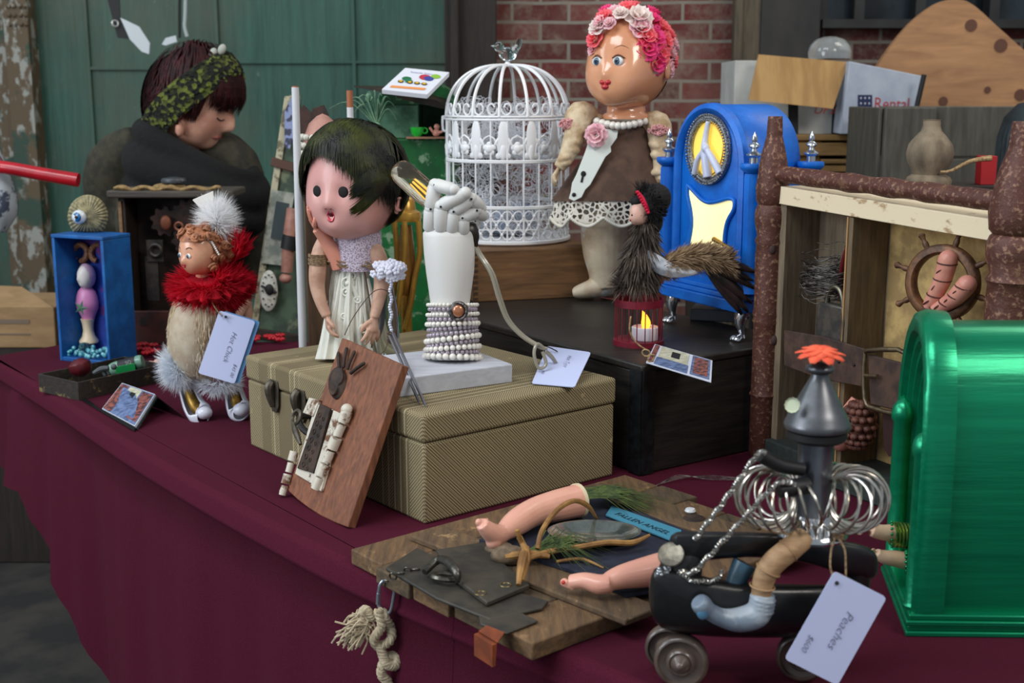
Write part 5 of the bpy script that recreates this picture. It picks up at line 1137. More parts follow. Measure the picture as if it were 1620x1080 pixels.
for i in range(nm):
    a = 2*pi*i/nm + .16; nrm = V((math.cos(a), math.sin(a), 0)); Rz = Euler((0, 0, a)).to_matrix()
    b.ball(C(a, RR, zm + hh*.55), (1.8*kk, 8.5*kk, hh*.46), Rz, 10, 8); b.ball(C(a, RR*1.01, zm + hh*.22), (1.6*kk, 5*kk, hh*.2), Rz, 8, 6)
    for s in (-1, 1):
        b.ball(C(a + s*.075, RR, zm + hh*.52), (1.4*kk, 3*kk, hh*.20), Rz @ Euler((s*.6, 0, 0)).to_matrix(), 8, 6); b.ball(C(a + s*.06, RR, zm + hh*.14), (1.4*kk, 6*kk, hh*.08), Rz @ Euler((-s*.5, 0, 0)).to_matrix(), 8, 6)
    a2 = a + pi/nm; Rz = Euler((0, 0, a2)).to_matrix(); b.ball(C(a2, RR*1.01, zm + hh*.30), (2.4*kk, 6*kk, 6*kk), Rz, 10, 7)
    for j in range(5): t_ = j*2*pi/5 + .3; b.ball(C(a2 + .062*math.cos(t_), RR, zm + hh*.30 + 6.2*kk*math.sin(t_)), (1.6*kk, 4.6*kk, 4.6*kk), Rz, 8, 6)
    b.tube([C(a2 + .16*math.cos(pi*u/6), RR, zm + hh*.12 + hh*.5*math.sin(pi*u/6)) for u in range(7)], 1.5*kk, 5)
b.build('leaf_band', CW, cage)
b_ = None
for i in range(14):
    a = 2*pi*i/14 + .1; hD = z_top - z_f1 - .006
    pts = [C(a, RR*math.cos(t_*pi/2)**.75 if t_ < 1 else .002, z_f1 + .006 + hD*math.sin(t_*pi/2)) for t_ in [u/9 for u in range(10)]]
    MB().tube(pts, 2.6*kk, 6, res=2).build('dome_rib', CW, cage)
b = MB()
for i in range(14):
    a = 2*pi*i/14 + .1 + pi/14
    for s in (-1, 1): b.tube([C(a + s*(.20 - .012*u), RR*(1.0 - .005*u) , z_f1 + .020 + 12*kk*math.cos(u*.55 + 2.2) + .003*0) if u < 0 else C(a + s*(.105 + .09*math.cos(u*.6)*(1-u*.05)), RR*.995, z_f1 + .010 + 9*kk + 11*kk*math.sin(-u*.6)*(1-u*.05)) for u in range(11)], 1.5*kk, 5)
b.build('scroll_curls', CW, cage)
b = MB(); b.lathe((cx, Yc, z_top - .003), [(.020, 0), (.018, .003), (.006, .006), (.004, .010)], 20); b.build('dome_cap', CW, cage)
MB().tube([C(pi*1.05, RR*1.02, z_f1), C(pi*1.05, RR*1.06, z_f1+.006), C(pi*1.05, RR*1.06, z_f1-.02), C(pi*1.05, RR*1.02, z_f1-.024)], 2*kk, 6, res=3).build('latch', CW, cage)
CRY = mat('crystal', (235, 245, 248), rough=.0, trans=1.0, ior=1.5)
b = MB(); bz = z_top + .007; b.ball((cx, Yc, bz + 11*kk), (14*kk, 10*kk, 11*kk), Euler((0, .2, 0))); b.ball((cx - 13*kk, Yc, bz + 22*kk), 7.5*kk); b.lathe((cx - 19*kk, Yc, bz + 22*kk), [(3*kk, 0), (.3*kk, 7*kk)], 8, V((-1, 0, .2))); b.tube([(cx + 8*kk, Yc, bz + 14*kk), (cx + 16*kk, Yc, bz + 24*kk), (cx + 19*kk, Yc, bz + 34*kk)], [7*kk, 5*kk, 4*kk], 8, res=3); b.build('glass_bird', CRY, cage)
WOOL = mat('silvery_curled_wire', (226, 228, 234), rough=.4, metal=.1); b = MB()
for i in range(560):
    a = random.random()*2*pi; r = RR*.86*math.sqrt(random.random()); z = random.uniform(zb + .02, z_f1 + .035); c = V((cx + r*math.cos(a), Yc + r*math.sin(a), z)); u, v, w_ = frame_of(V([random.gauss(0, 1) for _ in range(3)])); rr = random.uniform(.006, .013); tp_ = 2*pi*random.uniform(.8, 2.2)/12
    dr = V([random.gauss(0, .004) for _ in range(3)]); pts = [c + (u*math.cos(j*tp_) + v*math.sin(j*tp_))*rr*(1 + j*.04) + dr*(j/12) for j in range(13)]
    pts = [p for p in pts if (V((p.x-cx, p.y-Yc)).length < RR*.95 and p.z > zb + .012)]
    if len(pts) > 3: b.tube(pts, .00055, 4, cap=False)
b.build('curled_wire', WOOL, None, loc=(cx, Yc, zb + .011), label='nest of silvery curled wire filling the white birdcage', cat='wire', kind='stuff')
b = MB(); b.ball((cx - .045, Yc - .045, zb + .055), (.025, .02, .035)); b.ball((cx - .01, Yc - .05, zb + .045), (.022, .018, .03)); b.ball((cx + .03, Yc - .03, zb + .05), (.03, .02, .03)); b.ball((cx, Yc, zb + .030), (.07, .06, .018)); b.build('pale_cloth_bundle', mat('blue_grey_cloth', (130, 146, 172), (168, 172, 182), 30, rough=.9, bump=.5), None, loc=(cx, Yc, zb + .011), label='pale blue grey bundle inside the white birdcage', cat='bundle')
# ================================================================ big doll with flower crown
base = on(950, 474, ZT); f = Fr(base.y + .01); kk = f.k
D = thing('flower_crown_doll', 'large doll with flower crown, pearl necklace, brown bodice and lace skirt on the trunk', 'doll', (base.x, base.y, ZT))
CS = mat('glazed_peach_skin', (226, 162, 122), (216, 148, 108), 7, rough=.22, coat=.6)
h_ = Head(f(995, 97), (61*kk, 67*kk, 73*kk), yaw=-33, pitch=-2, bumps=[((-.46,-.8,-.50),.46,.20), ((.46,-.8,-.50),.46,.20), ((0,-1,-.28),.11,.09), ((0,-1,-.20),.15,.03), ((0,-.9,-.98),.30,.13), ((0,-1,-.60),.15,.06)] + [((-.36,-.95,-.03),.15,-.035), ((.36,-.95,-.03),.15,-.035), ((0,-.8,.7),.6,.03), ((1,.05,-.2),.12,.07)])
b = MB(); h_.mesh(b, 90, 64); b.lathe(f(990, 188), [(36*kk, 0), (36*kk, 6*kk), (30*kk, 10*kk), (29*kk, 18*kk), (31*kk, 30*kk), (34*kk, 44*kk)], 36, sy=.9); b.build('head', CS, D, smooth=60)
for s in (-1, 1): eye(D, h_, .27*s, -.05, 9*kk, 7*kk)
b = MB()
for s in (-1, 1):
    b.tube([h_.surf((.14*s, -1, .01), .0012), h_.surf((.27*s, -.96, .065), .0030), h_.surf((.42*s, -.9, .01), .0012)], [.0010, .0020, .0010], 6, res=4)
    b.tube([h_.surf((.16*s, -1, .20), .0002), h_.surf((.32*s, -.93, .26), .0004), h_.surf((.48*s, -.85, .20), .0002)], [.0003, .0007, .0003], 6, res=4)
b.build('eyelashes', mat('lash_brown', (110, 66, 40)), D)
lips(D, h_, -.47, 9*kk, 7.5*kk)
MB().ball(h_.surf((1.0, .05, -.2), 0), (3*kk, 8*kk, 12*kk), h_.R.copy()).build('ear', CS, D)
BH = mat('brown_moulded_hair', (84, 56, 44), (60, 40, 34), 30, rough=.4)
b = MB(); h_.cap(b, lambda d: d.y > .45 and d.z > -.75, .002, 60, 40); b.build('back_hair', BH, D)
FC = [mat('coral_petals', (250, 116, 122), (240, 92, 104), 60, rough=.7), mat('hot_pink_petals', (244, 70, 136), (230, 50, 118), 60, rough=.7), mat('pale_pink_petals', (240, 196, 200), (230, 170, 180), 60, rough=.7), mat('white_pink_petals', (240, 222, 214), rough=.7)]
def rose(par, c, nrm, r, m, name='rose'):
    b = MB(); x, y, z = frame_of(V(nrm))
    for ly, (n_, rr, tilt, ps) in enumerate(((6, .62, .25, .50), (5, .42, .7, .42), (4, .22, 1.1, .32))):
        for j in range(n_):
            a = 2*pi*j/n_ + ly*.5 + random.uniform(-.15, .15); o = x*math.cos(a) + y*math.sin(a); d = (o*math.cos(tilt) + z*math.sin(tilt)).normalized(); sd = z.cross(o)
            p = V(c) + o*r*rr*.55 + z*r*.10*ly; L = r*ps; row = []
            for u in range(4):
                t_ = u/3; wv = math.sin(pi*(.18 + .62*t_)); row.append([p + d*L*1.25*t_ + sd*L*wv*q_*.95 + z*L*.28*(q_*q_)*.9 + z*t_*t_*L*.22*(1 if ly else -.5) for q_ in (-1, -.5, 0, .5, 1)])
            b.rings(row, closed=False, cap=False)
    return b.build(name, m, par, smooth=80, solid=.0006)
fl = [(942, 62, -38, 12, 0), (946, 44, -40, 12, 3), (957, 30, -38, 13, 0), (974, 24, -30, 14, 2), (992, 18, -22, 15, 0), (1010, 30, -44, 18, 3), (1014, 46, -52, 15, 2), (1028, 34, -20, 15, 1), (1043, 46, -10, 16, 0), (1034, 62, -44, 16, 1), (1024, 78, -56, 15, 1), (1048, 66, -20, 15, 0), (1056, 84, 0, 15, 2), (1042, 86, -40, 16, 0), (1036, 100, -46, 15, 1), (1052, 104, -10, 14, 2), (1044, 114, -22, 12, 1), (1060, 96, 10, 14, 0), (1062, 72, 10, 13, 2), (1056, 112, 0, 12, 2), (1058, 58, 14, 12, 0), (1024, 60, -56, 13, 0), (940, 80, -30, 9, 2), (950, 36, -44, 10, 2), (960, 20, 0, 12, 1), (1000, 14, 10, 14, 0), (1030, 24, 20, 14, 1), (1050, 50, 26, 13, 0), (964, 38, -52, 9, 2), (982, 22, -46, 10, 3)]
for (x, y, d, r, m_) in fl:
    p = f(x, y, d); rose(D, p, (p - h_.c).normalized() + V((0, -.25, 0)), r*kk*1.3, FC[m_], 'crown_flower')
b = MB(); 
for i in range(12):
    t_ = i/11; b.ball(f(936 + 92*t_, 189 + 10*math.sin(pi*t_), -38*math.sin(pi*(.05 + .9*t_)) - 3), 5.9*kk, seg=16, ring=12)
b.build('pearl_necklace', PEARL, D)
BOD = mat('brown_felt_bodice', (98, 74, 60), (78, 58, 48), 30, rough=.9, bump=.3)
b = MB(); R = []
for (x0, x1, y, dy) in ((962, 1020, 196, 6), (950, 1026, 208, 8), (925, 1036, 245, 12), (898, 1048, 280, 16), (872, 1066, 318, 20)):
    cxx, rx = (x0+x1)/2, (x1-x0)/2; R.append([f(cxx + rx*math.cos(2*pi*j/48), y, rx*.62*math.sin(2*pi*j/48)) for j in range(48)])
b.rings(R); b.build('bodice', BOD, D, smooth=60)
# crochet skirt
t = NT('white_crochet'); t.set(rough=.9); t.base((226, 220, 206)); v = t.n('ShaderNodeTexVoronoi'); v.inputs['Scale'].default_value = 105; t.l(t.tc.outputs['Object'], v.inputs[0])
v2 = t.n('ShaderNodeTexVoronoi', feature='DISTANCE_TO_EDGE'); v2.inputs['Scale'].default_value = 105; t.l(t.tc.outputs['Object'], v2.inputs[0])
t.l(t.math('LESS_THAN', v2.outputs['Distance'], .13), t.b.inputs['Alpha']); t.bump(v2.outputs['Distance'], -.5, .002)
def skirt(y0, y1, g0, g1, scal=0, n=120, rows=6):
    R = []
    for i in range(rows+1):
        u = i/rows; row = []
        for j in range(n):
            a = 2*pi*j/n; rx = 93 + (g0 + (g1-g0)*u); yy = y0 + (y1-y0)*u + scal*u*abs(math.sin(a*5.5))
            row.append(f(969 + rx*math.cos(a)*(1 + .03*u*math.cos(a*11)), yy, rx*.62*math.sin(a)*(1 + .03*u*math.cos(a*11))))
        R.append(row)
    return R
b = MB(); b.rings(skirt(312, 344, -2, 6, 14), cap=False); b.build('crochet_skirt', t.m, D, solid=.0012)
b = MB()
for j in range(240):
    a = 2*pi*j/240; rx = 99; yy = 344 + 14*abs(math.sin(a*5.5)); b.ball(f(969 + rx*math.cos(a)*(1+.03*math.cos(a*11)), yy, rx*.62*math.sin(a)*(1+.03*math.cos(a*11))), 2.6*kk, seg=6, ring=5)
b.build('crochet_edge', mat('crochet_thread', (228, 222, 208), rough=.9), D)
CRM = mat('cream_worn_leg', (206, 190, 164), (180, 156, 128), 16, rough=.5, bump=.15, c3=(214, 220, 224), s3=12)
for ox, dd in ((0, -6), (44, 40)):
    b = MB(); b.tube([f(955+ox, 300, dd), f(956+ox, 350, dd), f(957+ox, 395, dd), f(960+ox, 430, dd), f(962+ox, 452, dd)], [30*kk, 37*kk, 35*kk, 29*kk, 27*kk], 22, res=4)
    b.tube([f(972+ox, 454, dd+6), f(955+ox, 452, dd), f(930+ox, 458, dd-8), f(912+ox, 462, dd-12), f(906+ox, 463, dd-12)], [17*kk, 21*kk, 16*kk, 11*kk, 7*kk], 18, res=4, flat=.85)
    o_ = b.build('leg', CRM, D, remesh=.0022, rsm=3)
RAG = mat('ragged_beige_fabric', (218, 198, 166), (176, 148, 112), 30, rough=.9, bump=.8)
for pts, rad, hp, hd in (([(940, 186, 4), (918, 182, -6), (912, 205, -16), (904, 230, -24), (894, 252, -30), (884, 266, -32)], [14, 22, 18, 15, 12, 9], (884, 266, -32), (-.5, -.3, -.8)), ([(1018, 196, 6), (1040, 196, -8), (1044, 225, -14), (1046, 252, -18), (1044, 275, -20), (1046, 288, -20)], [13, 20, 17, 13, 11, 9], (1046, 288, -20), (.1, -.3, -.9))):
    b = MB(); b.tube([f(*p) for p in pts], [r*kk for r in rad], 18, res=4)
    for i in range(9): j = i/9*(len(pts)-1); a_, c_ = f(*pts[int(j)]), f(*pts[min(int(j)+1, 5)]); p = a_.lerp(c_, j % 1); b.ball(p + V((random.uniform(-.006, .006), -.006, 0)), (rad[int(j)]*kk*.9, rad[int(j)]*kk*.7, rad[int(j)]*kk*.5), Euler((0, random.uniform(-.5, .5), 0)), 12, 8)
    hand(b, f(*hp), hd, (.5, 0, 0), 30*kk, .5, 1, .2, 3.4*kk); b.build('arm', RAG, D, remesh=.0018, rsm=1)
for cx_, cy_, d_ in ((900, 196, -26), (1042, 206, -30)):
    b = MB()
    for i in range(90): a = random.random()*2*pi; b.torus(f(cx_ + 16*math.cos(a)*random.random(), cy_ + 6*math.sin(a), d_ + random.uniform(-4, 6)), 3*kk, .8*kk, V([random.gauss(0, 1) for _ in range(3)]), 8, 4)
    b.build('pink_lace_cuff', mat('pink_lace', (228, 168, 168), rough=.9), D)
lp = [(958, 204), (978, 206), (976, 218), (966, 232), (967, 240), (958, 248), (934, 292), (926, 300), (920, 312), (908, 318), (900, 314), (903, 304), (905, 290), (912, 276), (926, 240), (930, 228), (944, 212)]
MB().prism([f(x, y, -36 - (y-204)*.20) for x, y in lp], (0, .0035, 0)).build('lock_plate', mat('white_enamel_lock', (224, 230, 222), (180, 176, 160), 30, .6, .7, rough=.3), D, bevel=.0006)
MB().ball(f(923, 275, -51), (4*kk, 1.2*kk, 4.5*kk)).hexa([f(918, 288, -53.5), f(922, 289, -53.5), f(922, 289, -50), f(918, 288, -50)], [f(921, 276, -52), f(924, 277, -52), f(924, 277, -49), f(921, 276, -49)]).build('keyhole', BLK, D)
MB().ball(f(908, 308, -58), (3.2*kk, 1.6*kk, 3.2*kk)).build('screw_hole', BLK, D)
rose(D, f(944, 214, -44), (-.3, -1, .1), 19*kk, FC[2], 'chest_rose')
# ================================================================ blue clock
k0, k1 = on(1058, 508, ZT), on(1178, 541, ZT); kx = (k1-k0); KW = kx.length; kx.normalize(); ky = V((-kx.y, kx.x, 0)); KD = .115
zb_ = at(1166, 494, k1.y).z; KBL = mat('bright_blue_paint', (10, 112, 214), (6, 96, 194), 20, rough=.42, bump=.25, bscale=120)
zt_ = at(1107, 165, (k0.y+k1.y)/2).z; KH = zt_ - zb_
bc = thing('arched_clock', 'bright blue arched clock with lit dial and silver claw feet on the trunk', 'clock', (k0 + kx*KW/2 + ky*KD/2))
def K(u, v, z): return k0 + kx*(u*KW) + ky*v + V((0, 0, zb_ - ZT + z))
def karch(v, u0, u1, h, z0=0, n=28):
    cu, ru = (u0+u1)/2, (u1-u0)/2; rr = ru*KW; top = h - rr*1.05
    return [K(u0, v, z0)] + [K(cu - ru*math.cos(pi*i/n), v, top + rr*1.05*math.sin(pi*i/n)) for i in range(n+1)] + [K(u1, v, z0)]
b = MB(); b.rings([karch(v, .06+e_, .94-e_, KH-e_*.1, .02) for v, e_ in ((0, .02), (.004, 0), (KD-.004, 0), (KD, .02))]); b.build('body', KBL, bc, smooth=50)
b = MB(); 
R1 = karch(-.004, .04, .96, KH+.004, .02); b.rings([karch(.004, .045, .955, KH+.003, .02), karch(-.006, .05, .95, KH+.002, .02), karch(-.010, .09, .91, KH-.006, .02), karch(-.006, .12, .88, KH-.012, .02), karch(-.001, .13, .87, KH-.014, .02)], closed=False, cap=False); b.build('arch_moulding', KBL, bc, smooth=50)
b = MB()
for z0, z1, g in ((-.0, .018, .014), (.018, .026, .008), (.026, .034, .003)):
    b.hexa([K(-g/KW+.02, -g-.004, z0), K(1+g/KW-.02, -g-.004, z0), K(1+g/KW-.02, KD+g, z0), K(-g/KW+.02, KD+g, z0)], [K(-g/KW+.02, -g-.002, z1), K(1+g/KW-.02, -g-.002, z1), K(1+g/KW-.02, KD+g, z1), K(-g/KW+.02, KD+g, z1)])
b.build('base', KBL, bc, bevel=.002)
zl = at(1180, 262, k1.y).z - zb_
FIN = mat('silver_finial', (190, 194, 198), rough=.25, metal=.9); Lk = .00102
for (u, v) in ((-.04, -.002), (1.04, -.002), (1.04, KD+.0), (-.04, KD+.0)):
    b = MB(); c = K(u, v, zl); b.lathe(c, [(.012, -.012), (.017, -.008), (.021, -.004), (.022, 0), (.021, .004), (.001, .0045)], 4 if False else 18); b.build('ledge', KBL, bc)
    b = MB(); b.lathe(K(u, v, .034), [(.019, 0), (.017, .012), (.013, .03), (.012, .07), (.013, zl-.05), (.012, zl-.046)], 14, ripple=lambda q_, h: 1 + .10*math.cos(q_*2*pi*6)); b.build('column', KBL, bc)
    c = K(u, v, zl+.0045); b = MB(); b.lathe(c, [(7*Lk, 0), (7*Lk, 8*Lk), (12*Lk, 12*Lk), (12*Lk, 14*Lk), (5*Lk, 18*Lk), (4*Lk, 22*Lk), (9*Lk, 26*Lk), (8*Lk, 29*Lk), (3.5*Lk, 32*Lk), (5*Lk, 37*Lk), (3*Lk, 43*Lk), (.3*Lk, 48*Lk)], 18); b.build('finial', FIN, bc)
# side panels of the case below the ledges
for u in (.0, 1.0):
    b = MB(); b.hexa([K(u-.04, .012, .034), K(u+.04, .012, .034), K(u+.04, KD-.012, .034), K(u-.04, KD-.012, .034)], [K(u-.04, .012, zl-.01), K(u+.04, .012, zl-.01), K(u+.04, KD-.012, zl-.01), K(u-.04, KD-.012, zl-.01)]); b.build('side_panel', KBL, bc, bevel=.003)
# dial
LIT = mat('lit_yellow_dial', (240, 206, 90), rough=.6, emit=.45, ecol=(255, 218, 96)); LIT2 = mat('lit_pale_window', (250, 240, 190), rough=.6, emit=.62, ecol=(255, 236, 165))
zd = at(1108, 236, (k0.y+k1.y)/2).z - zb_; RD = (at(1108, 182, (k0.y+k1.y)/2).z - at(1108, 290, (k0.y+k1.y)/2).z)/2
nF = -ky
b = MB(); b.prism([K(.5, -.001, zd) + kx*RD*.86*math.cos(2*pi*i/40) + V((0, 0, RD*.86*math.sin(2*pi*i/40))) for i in range(40)], ky*.002); b.build('dial', LIT, bc, smooth=0)
SIL = mat('silver_glitter', (176, 178, 182), (110, 112, 118), 420, rough=.25, metal=.8, bump=.8)
b = MB(); b.torus(K(.5, -.003, zd), RD*.93, .0062, ky, 56, 10)
b.build('dial_ring', SIL, bc)
b = MB(); 
for i in range(64): a = 2*pi*i/64; b.ball(K(.5, -.009, zd) + kx*RD*1.02*math.cos(a) + V((0, 0, RD*1.02*math.sin(a))), .0022, seg=6, ring=4)
for i in range(60): a = 2*pi*i/60; b.ball(K(.5, -.009, zd) + kx*RD*.86*math.cos(a) + V((0, 0, RD*.86*math.sin(a))), .0016, seg=6, ring=4)
b.build('ring_beads', SIL, bc)
b = MB(); b.torus(K(.47, -.004, zd), RD*.80, .0012, ky, 40, 6); b.build('gold_inner_ring', mat('gold_ring', (196, 150, 70), rough=.3, metal=.9), bc)
WFG = mat('white_figurine', (206, 212, 236), rough=.35, sss=.05); zq = (2*RD)/108
def KD_(dx, dz, out): return K(.5, -out, zd) + kx*dx*zq*1.15 + V((0, 0, dz*zq))
b = MB(); b.tube([KD_(2, 44, .008), KD_(-2, 20, .009), KD_(-2, 0, .010), KD_(2, -20, .010), KD_(6, -44, .009)], [4.5*zq, 5*zq, 7*zq, 8*zq, 8*zq], 12, res=4); b.tube([KD_(-26, -40, .008), KD_(-16, -18, .012), KD_(-4, -2, .013)], [6*zq, 5*zq, 3*zq], 10, res=4); b.tube([KD_(32, -36, .008), KD_(18, -14, .012), KD_(6, 0, .013)], [7*zq, 6*zq, 5*zq], 10, res=4); b.ball(KD_(4, 2, .013), 7*zq); b.build('arm_figurine', WFG, bc, remesh=.0012, rsm=2)
# lit opening below the dial
zo = lambda y: at(1112, y, (k0.y+k1.y)/2).z - zb_
def UU(px): return .5 + (px - 1112)/ (1178-1058) * 1.02
op = [(.235, zo(296)), (.30, zo(303)), (.42, zo(316)), (.52, zo(320)), (.64, zo(316)), (.76, zo(310)), (.83, zo(312)), (.83, zo(326)), (.76, zo(345)), (.73, zo(370)), (.74, zo(400)), (.78, zo(425)), (.22, zo(425)), (.26, zo(395)), (.30, zo(360)), (.28, zo(335)), (.235, zo(312))]
MB().prism([K(u, -.0015, z) for u, z in op], ky*.002).build('lit_opening', LIT2, bc, smooth=0)
b = MB(); b.tube([K(u, -.003, z) for u, z in op], .0035, 8, closed=True, res=3); b.build('opening_moulding', KBL, bc)
MB().tube([K(.60, -.004, zo(376)), K(.84, -.006, zo(386))], [.0045, .0025], 10, res=2).build('brass_knob', bpy.data.materials['gold_ring'], bc)
for (u, v) in ((.06, .0), (.96, .0), (.96, KD-.01), (.06, KD-.01)):
    b = MB(); c = K(u, v, 0); g = k0 + kx*(u*KW) + ky*v; b.tube([c, c.lerp(g, .35) - ky*.004, c.lerp(g, .7), g + V((0, 0, .006))], [.012, .010, .005, .006], 12, res=3)
    for s in (-1.2, -.4, .4, 1.2): b.tube([g + V((0, 0, .008)), g - ky*.010 + kx*s*.006 + V((0, 0, .007)), g - ky*.015 + kx*s*.008 + V((0, 0, .0025))], [.004, .0038, .002], 8, res=2)
    b.build('claw_foot', mat('bright_silver', (200, 202, 206), rough=.15, metal=.95), bc)
    b = MB()
    for i in range(16): a = 2*pi*i/16; b.ball(c + V((math.cos(a)*.011, math.sin(a)*.011, -.004 - .006*(i % 2))), .0022, seg=6, ring=4)
    b.build('rhinestones', SIL, bc)
bx_ = MB(); p0_ = on(1102, 512, ZT); bx_.box((p0_.x + .05, p0_.y + .05, ZT + .011), (.10, .07, .021), Euler((0, 0, -.28))); bx_.build('grey_case', mat('grey_metal_case', (74, 80, 88), rough=.45, metal=.3), None, loc=(p0_.x+.05, p0_.y+.05, ZT), label='flat grey metal case under the blue clock', cat='box', bevel=.002)
# ================================================================ feathered bird doll on a red cage
q = on(1011, 551, ZT); f = Fr(q.y + .035); kk = f.k; cx, cyy = f(1011, 500).x, q.y + .038; RR = 38*kk
bd_ = thing('bird_doll', 'small feathered doll with black hair and long tail on a dark red cage', 'doll', (cx, cyy, ZT))
RC = mat('dark_red_wire', (124, 20, 42), (96, 14, 32), 40, rough=.45)
zt1, zt0 = f(1011, 474).z, ZT
def C2(a, r, z): return V((cx + r*math.cos(a), cyy + r*math.sin(a), z))
b = MB(); b.lathe((cx, cyy, ZT), [(.001, 0), (RR*1.06, 0), (RR*1.06, .008), (RR*.98, .009), (.001, .006)], 40); b.build('base_tray', RC, bd_)
b = MB(); b.rings([[C2(2*pi*i/48, RR*s, z) for i in range(48)] for s, z in ((1.02, zt1-.010), (1.02, zt1+.002), (.97, zt1+.002), (.97, zt1-.010))], loop=True, cap=False); b.build('rim_band', RC, bd_)
for i in range(18):
    a = 2*pi*i/18; MB().tube([C2(a, RR*.98, ZT+.006), C2(a, RR*.98, zt1)] + [C2(a, RR*.98*math.cos(u*pi/12), zt1 + 22*kk*math.sin(u*pi/12)) for u in range(1, 6)], .0010, 6).build('bar', RC, bd_)
BF = [mat('brown_feather', (112, 98, 86), (58, 48, 42), 30, rough=.8), mat('tan_feather', (178, 150, 116), (128, 102, 76), 40, rough=.85), mat('grey_white_feather', (206, 210, 218), (150, 156, 166), 30, rough=.7), mat('black_plumage', (26, 22, 22), (50, 34, 32), 40, rough=.4)]
zc_ = f(1011, 440).z
b = MB(); b.tube([f(1024, 345), f(1022, 370), f(1016, 400), f(1010, 425), f(1006, 452)], [9*kk, 15*kk, 22*kk, 24*kk, 20*kk], 16, res=4)
it = []
for i in range(1900):
    y = random.uniform(345, 452); r = (8 + 16*min(1, (y-345)/60)); a = random.random()*2*pi; c_ = f(1022 - (y-345)*.14, y); o = V((math.cos(a), math.sin(a), 0))
    it.append((c_ + o*r*kk, (o*.45 + V((0, 0, -1)) + V([random.gauss(0, .2) for _ in range(3)]))*.024, .0010))
b.spikes(it); tufts(b, 900, f(1004, 450), (26*kk, 22*kk, 10*kk), .020, .0005, cond=lambda d: d.z > -.4); b.build('body_feathers', BF[0], bd_, smooth=0)
def feather(mb, p, d, L, w_, n=8, bend=V((0, 0, 0)), up=V((0, -1, .3))):
    p = V(p); d = V(d).normalized(); sd = d.cross(up).normalized(); rows = []
    for i in range(n+1):
        t_ = i/n; ww = w_*math.sin(pi*min(.97, .08 + .9*t_))**.6*(1 - .3*t_); c = p + d*L*t_ + bend*t_*t_; rows.append([c - sd*ww, c + V(up)*.08*ww, c + sd*ww])
    return mb.rings(rows, closed=False, cap=False)
b = MB()
for i in range(9): feather(b, f(1018 + i*2, 398 + i*3, -20), (.75, -.1, -.62 + i*.05), .066, .012, bend=V((.006, 0, .010)))
b.build('wing', BF[2], bd_, solid=.0005)
b = MB(); it = []
for i in range(3200):
    t_ = random.random(); c_ = f(1040 + 112*t_, 424 - 20*math.sin(t_*2.6) + 3*t_, -8); r = (10 + 17*math.sin(pi*min(1, .15 + t_*.8)))*kk; a = random.random()*2*pi; o = V((0, math.cos(a), math.sin(a)))
    it.append((c_ + o*r*.35, (V((.85, 0, -.05)) + o*.8 + V([random.gauss(0, .15) for _ in range(3)]))*.020, .0008))
b.spikes(it); b.build('tail_fluff', BF[1], bd_, smooth=0)
b = MB()
for (x0, y0, x1, y1, w_) in ((1110, 405, 1198, 425, .010), (1112, 410, 1198, 452, .010), (1110, 412, 1190, 474, .011), (1115, 415, 1174, 492, .012), (1118, 418, 1162, 474, .010), (1108, 408, 1192, 438, .009), (1120, 420, 1184, 488, .011)):
    a, c = f(x0, y0, -8), f(x1, y1, -8); feather(b, a, c - a, (c-a).length, w_, bend=V((0, 0, -.006)))
b.build('tail_feathers', BF[3], bd_, solid=.0006)
h_ = Head(f(1012, 338, -4), (14*kk, 16*kk, 18*kk), yaw=-72, pitch=5, bumps=BABY); b = MB(); h_.mesh(b, 40, 28); b.build('head', mat('pale_doll_face', (222, 176, 158), rough=.4), bd_)
for s in (-1, 1): MB().ball(h_.surf((.34*s, -.93, 0)), (1.6*kk,)*3, seg=8, ring=6).build('eye', BLK, bd_)
lips(bd_, h_, -.44, 2.4*kk, 2*kk)
b = MB(); b.ball(f(1024, 330, 4), (20*kk, 20*kk, 22*kk)); b.ball(f(1038, 314, 4), (24*kk, 20*kk, 24*kk)); b.ball(f(1036, 350, 6), (13*kk, 13*kk, 20*kk)); b.ball(f(1007, 318, 2), (10*kk, 15*kk, 9*kk)); b.ball(f(1028, 348, 6), (14*kk, 14*kk, 16*kk))
tufts(b, 1300, f(1028, 324, 3), (23*kk, 22*kk, 27*kk), .010, .0006, cond=lambda d: d.x > -.45 or d.z > .35); tufts(b, 60, f(1016, 300, 3), (6*kk, 6*kk, 4*kk), .020, .0005, dirf=lambda d, p: V((d.x*.3 - .2, 0, 1))); b.build('black_hair', mat('black_fluffy_hair', (16, 14, 15), rough=.8), bd_, smooth=0)
b = MB(); b.tube([f(1008, 303, -16), f(1016, 312, -22), f(1022, 324, -24), f(1026, 336, -20)], 2.6*kk, 8, res=4)
for i in range(9): b.ball(f(1008 + i*2.2, 304 + i*4, -24), 2.6*kk, seg=6, ring=5)
b.build('red_ribbon', mat('red_sequin_ribbon', (206, 20, 60), rough=.3), bd_)
tl = thing('tea_light', 'white electric tea light with amber flame inside the small red cage', 'candle', (cx + .010, cyy - .006, ZT + .0085))
b = MB(); b.lathe((cx+.010, cyy-.006, ZT+.0085), [(20*kk, 0), (21.5*kk, 2*kk), (21.5*kk, 20*kk), (20*kk, 21*kk), (18*kk, 19*kk), (.001, 18.5*kk)], 28); b.build('cup', mat('white_plastic_cup', (232, 230, 240), rough=.4, sss=.1), tl)
b = MB(); b.tube([(cx+.010, cyy-.006, ZT+.0085+18*kk), (cx+.011, cyy-.006, ZT+.0085+26*kk), (cx+.009, cyy-.006, ZT+.0085+36*kk), (cx+.005, cyy-.006, ZT+.0085+46*kk)], [5*kk, 7.5*kk, 5*kk, .4*kk], 14, res=4); b.build('flame', mat('amber_flame', (255, 190, 70), emit=2.2, ecol=(255, 150, 40)), tl)
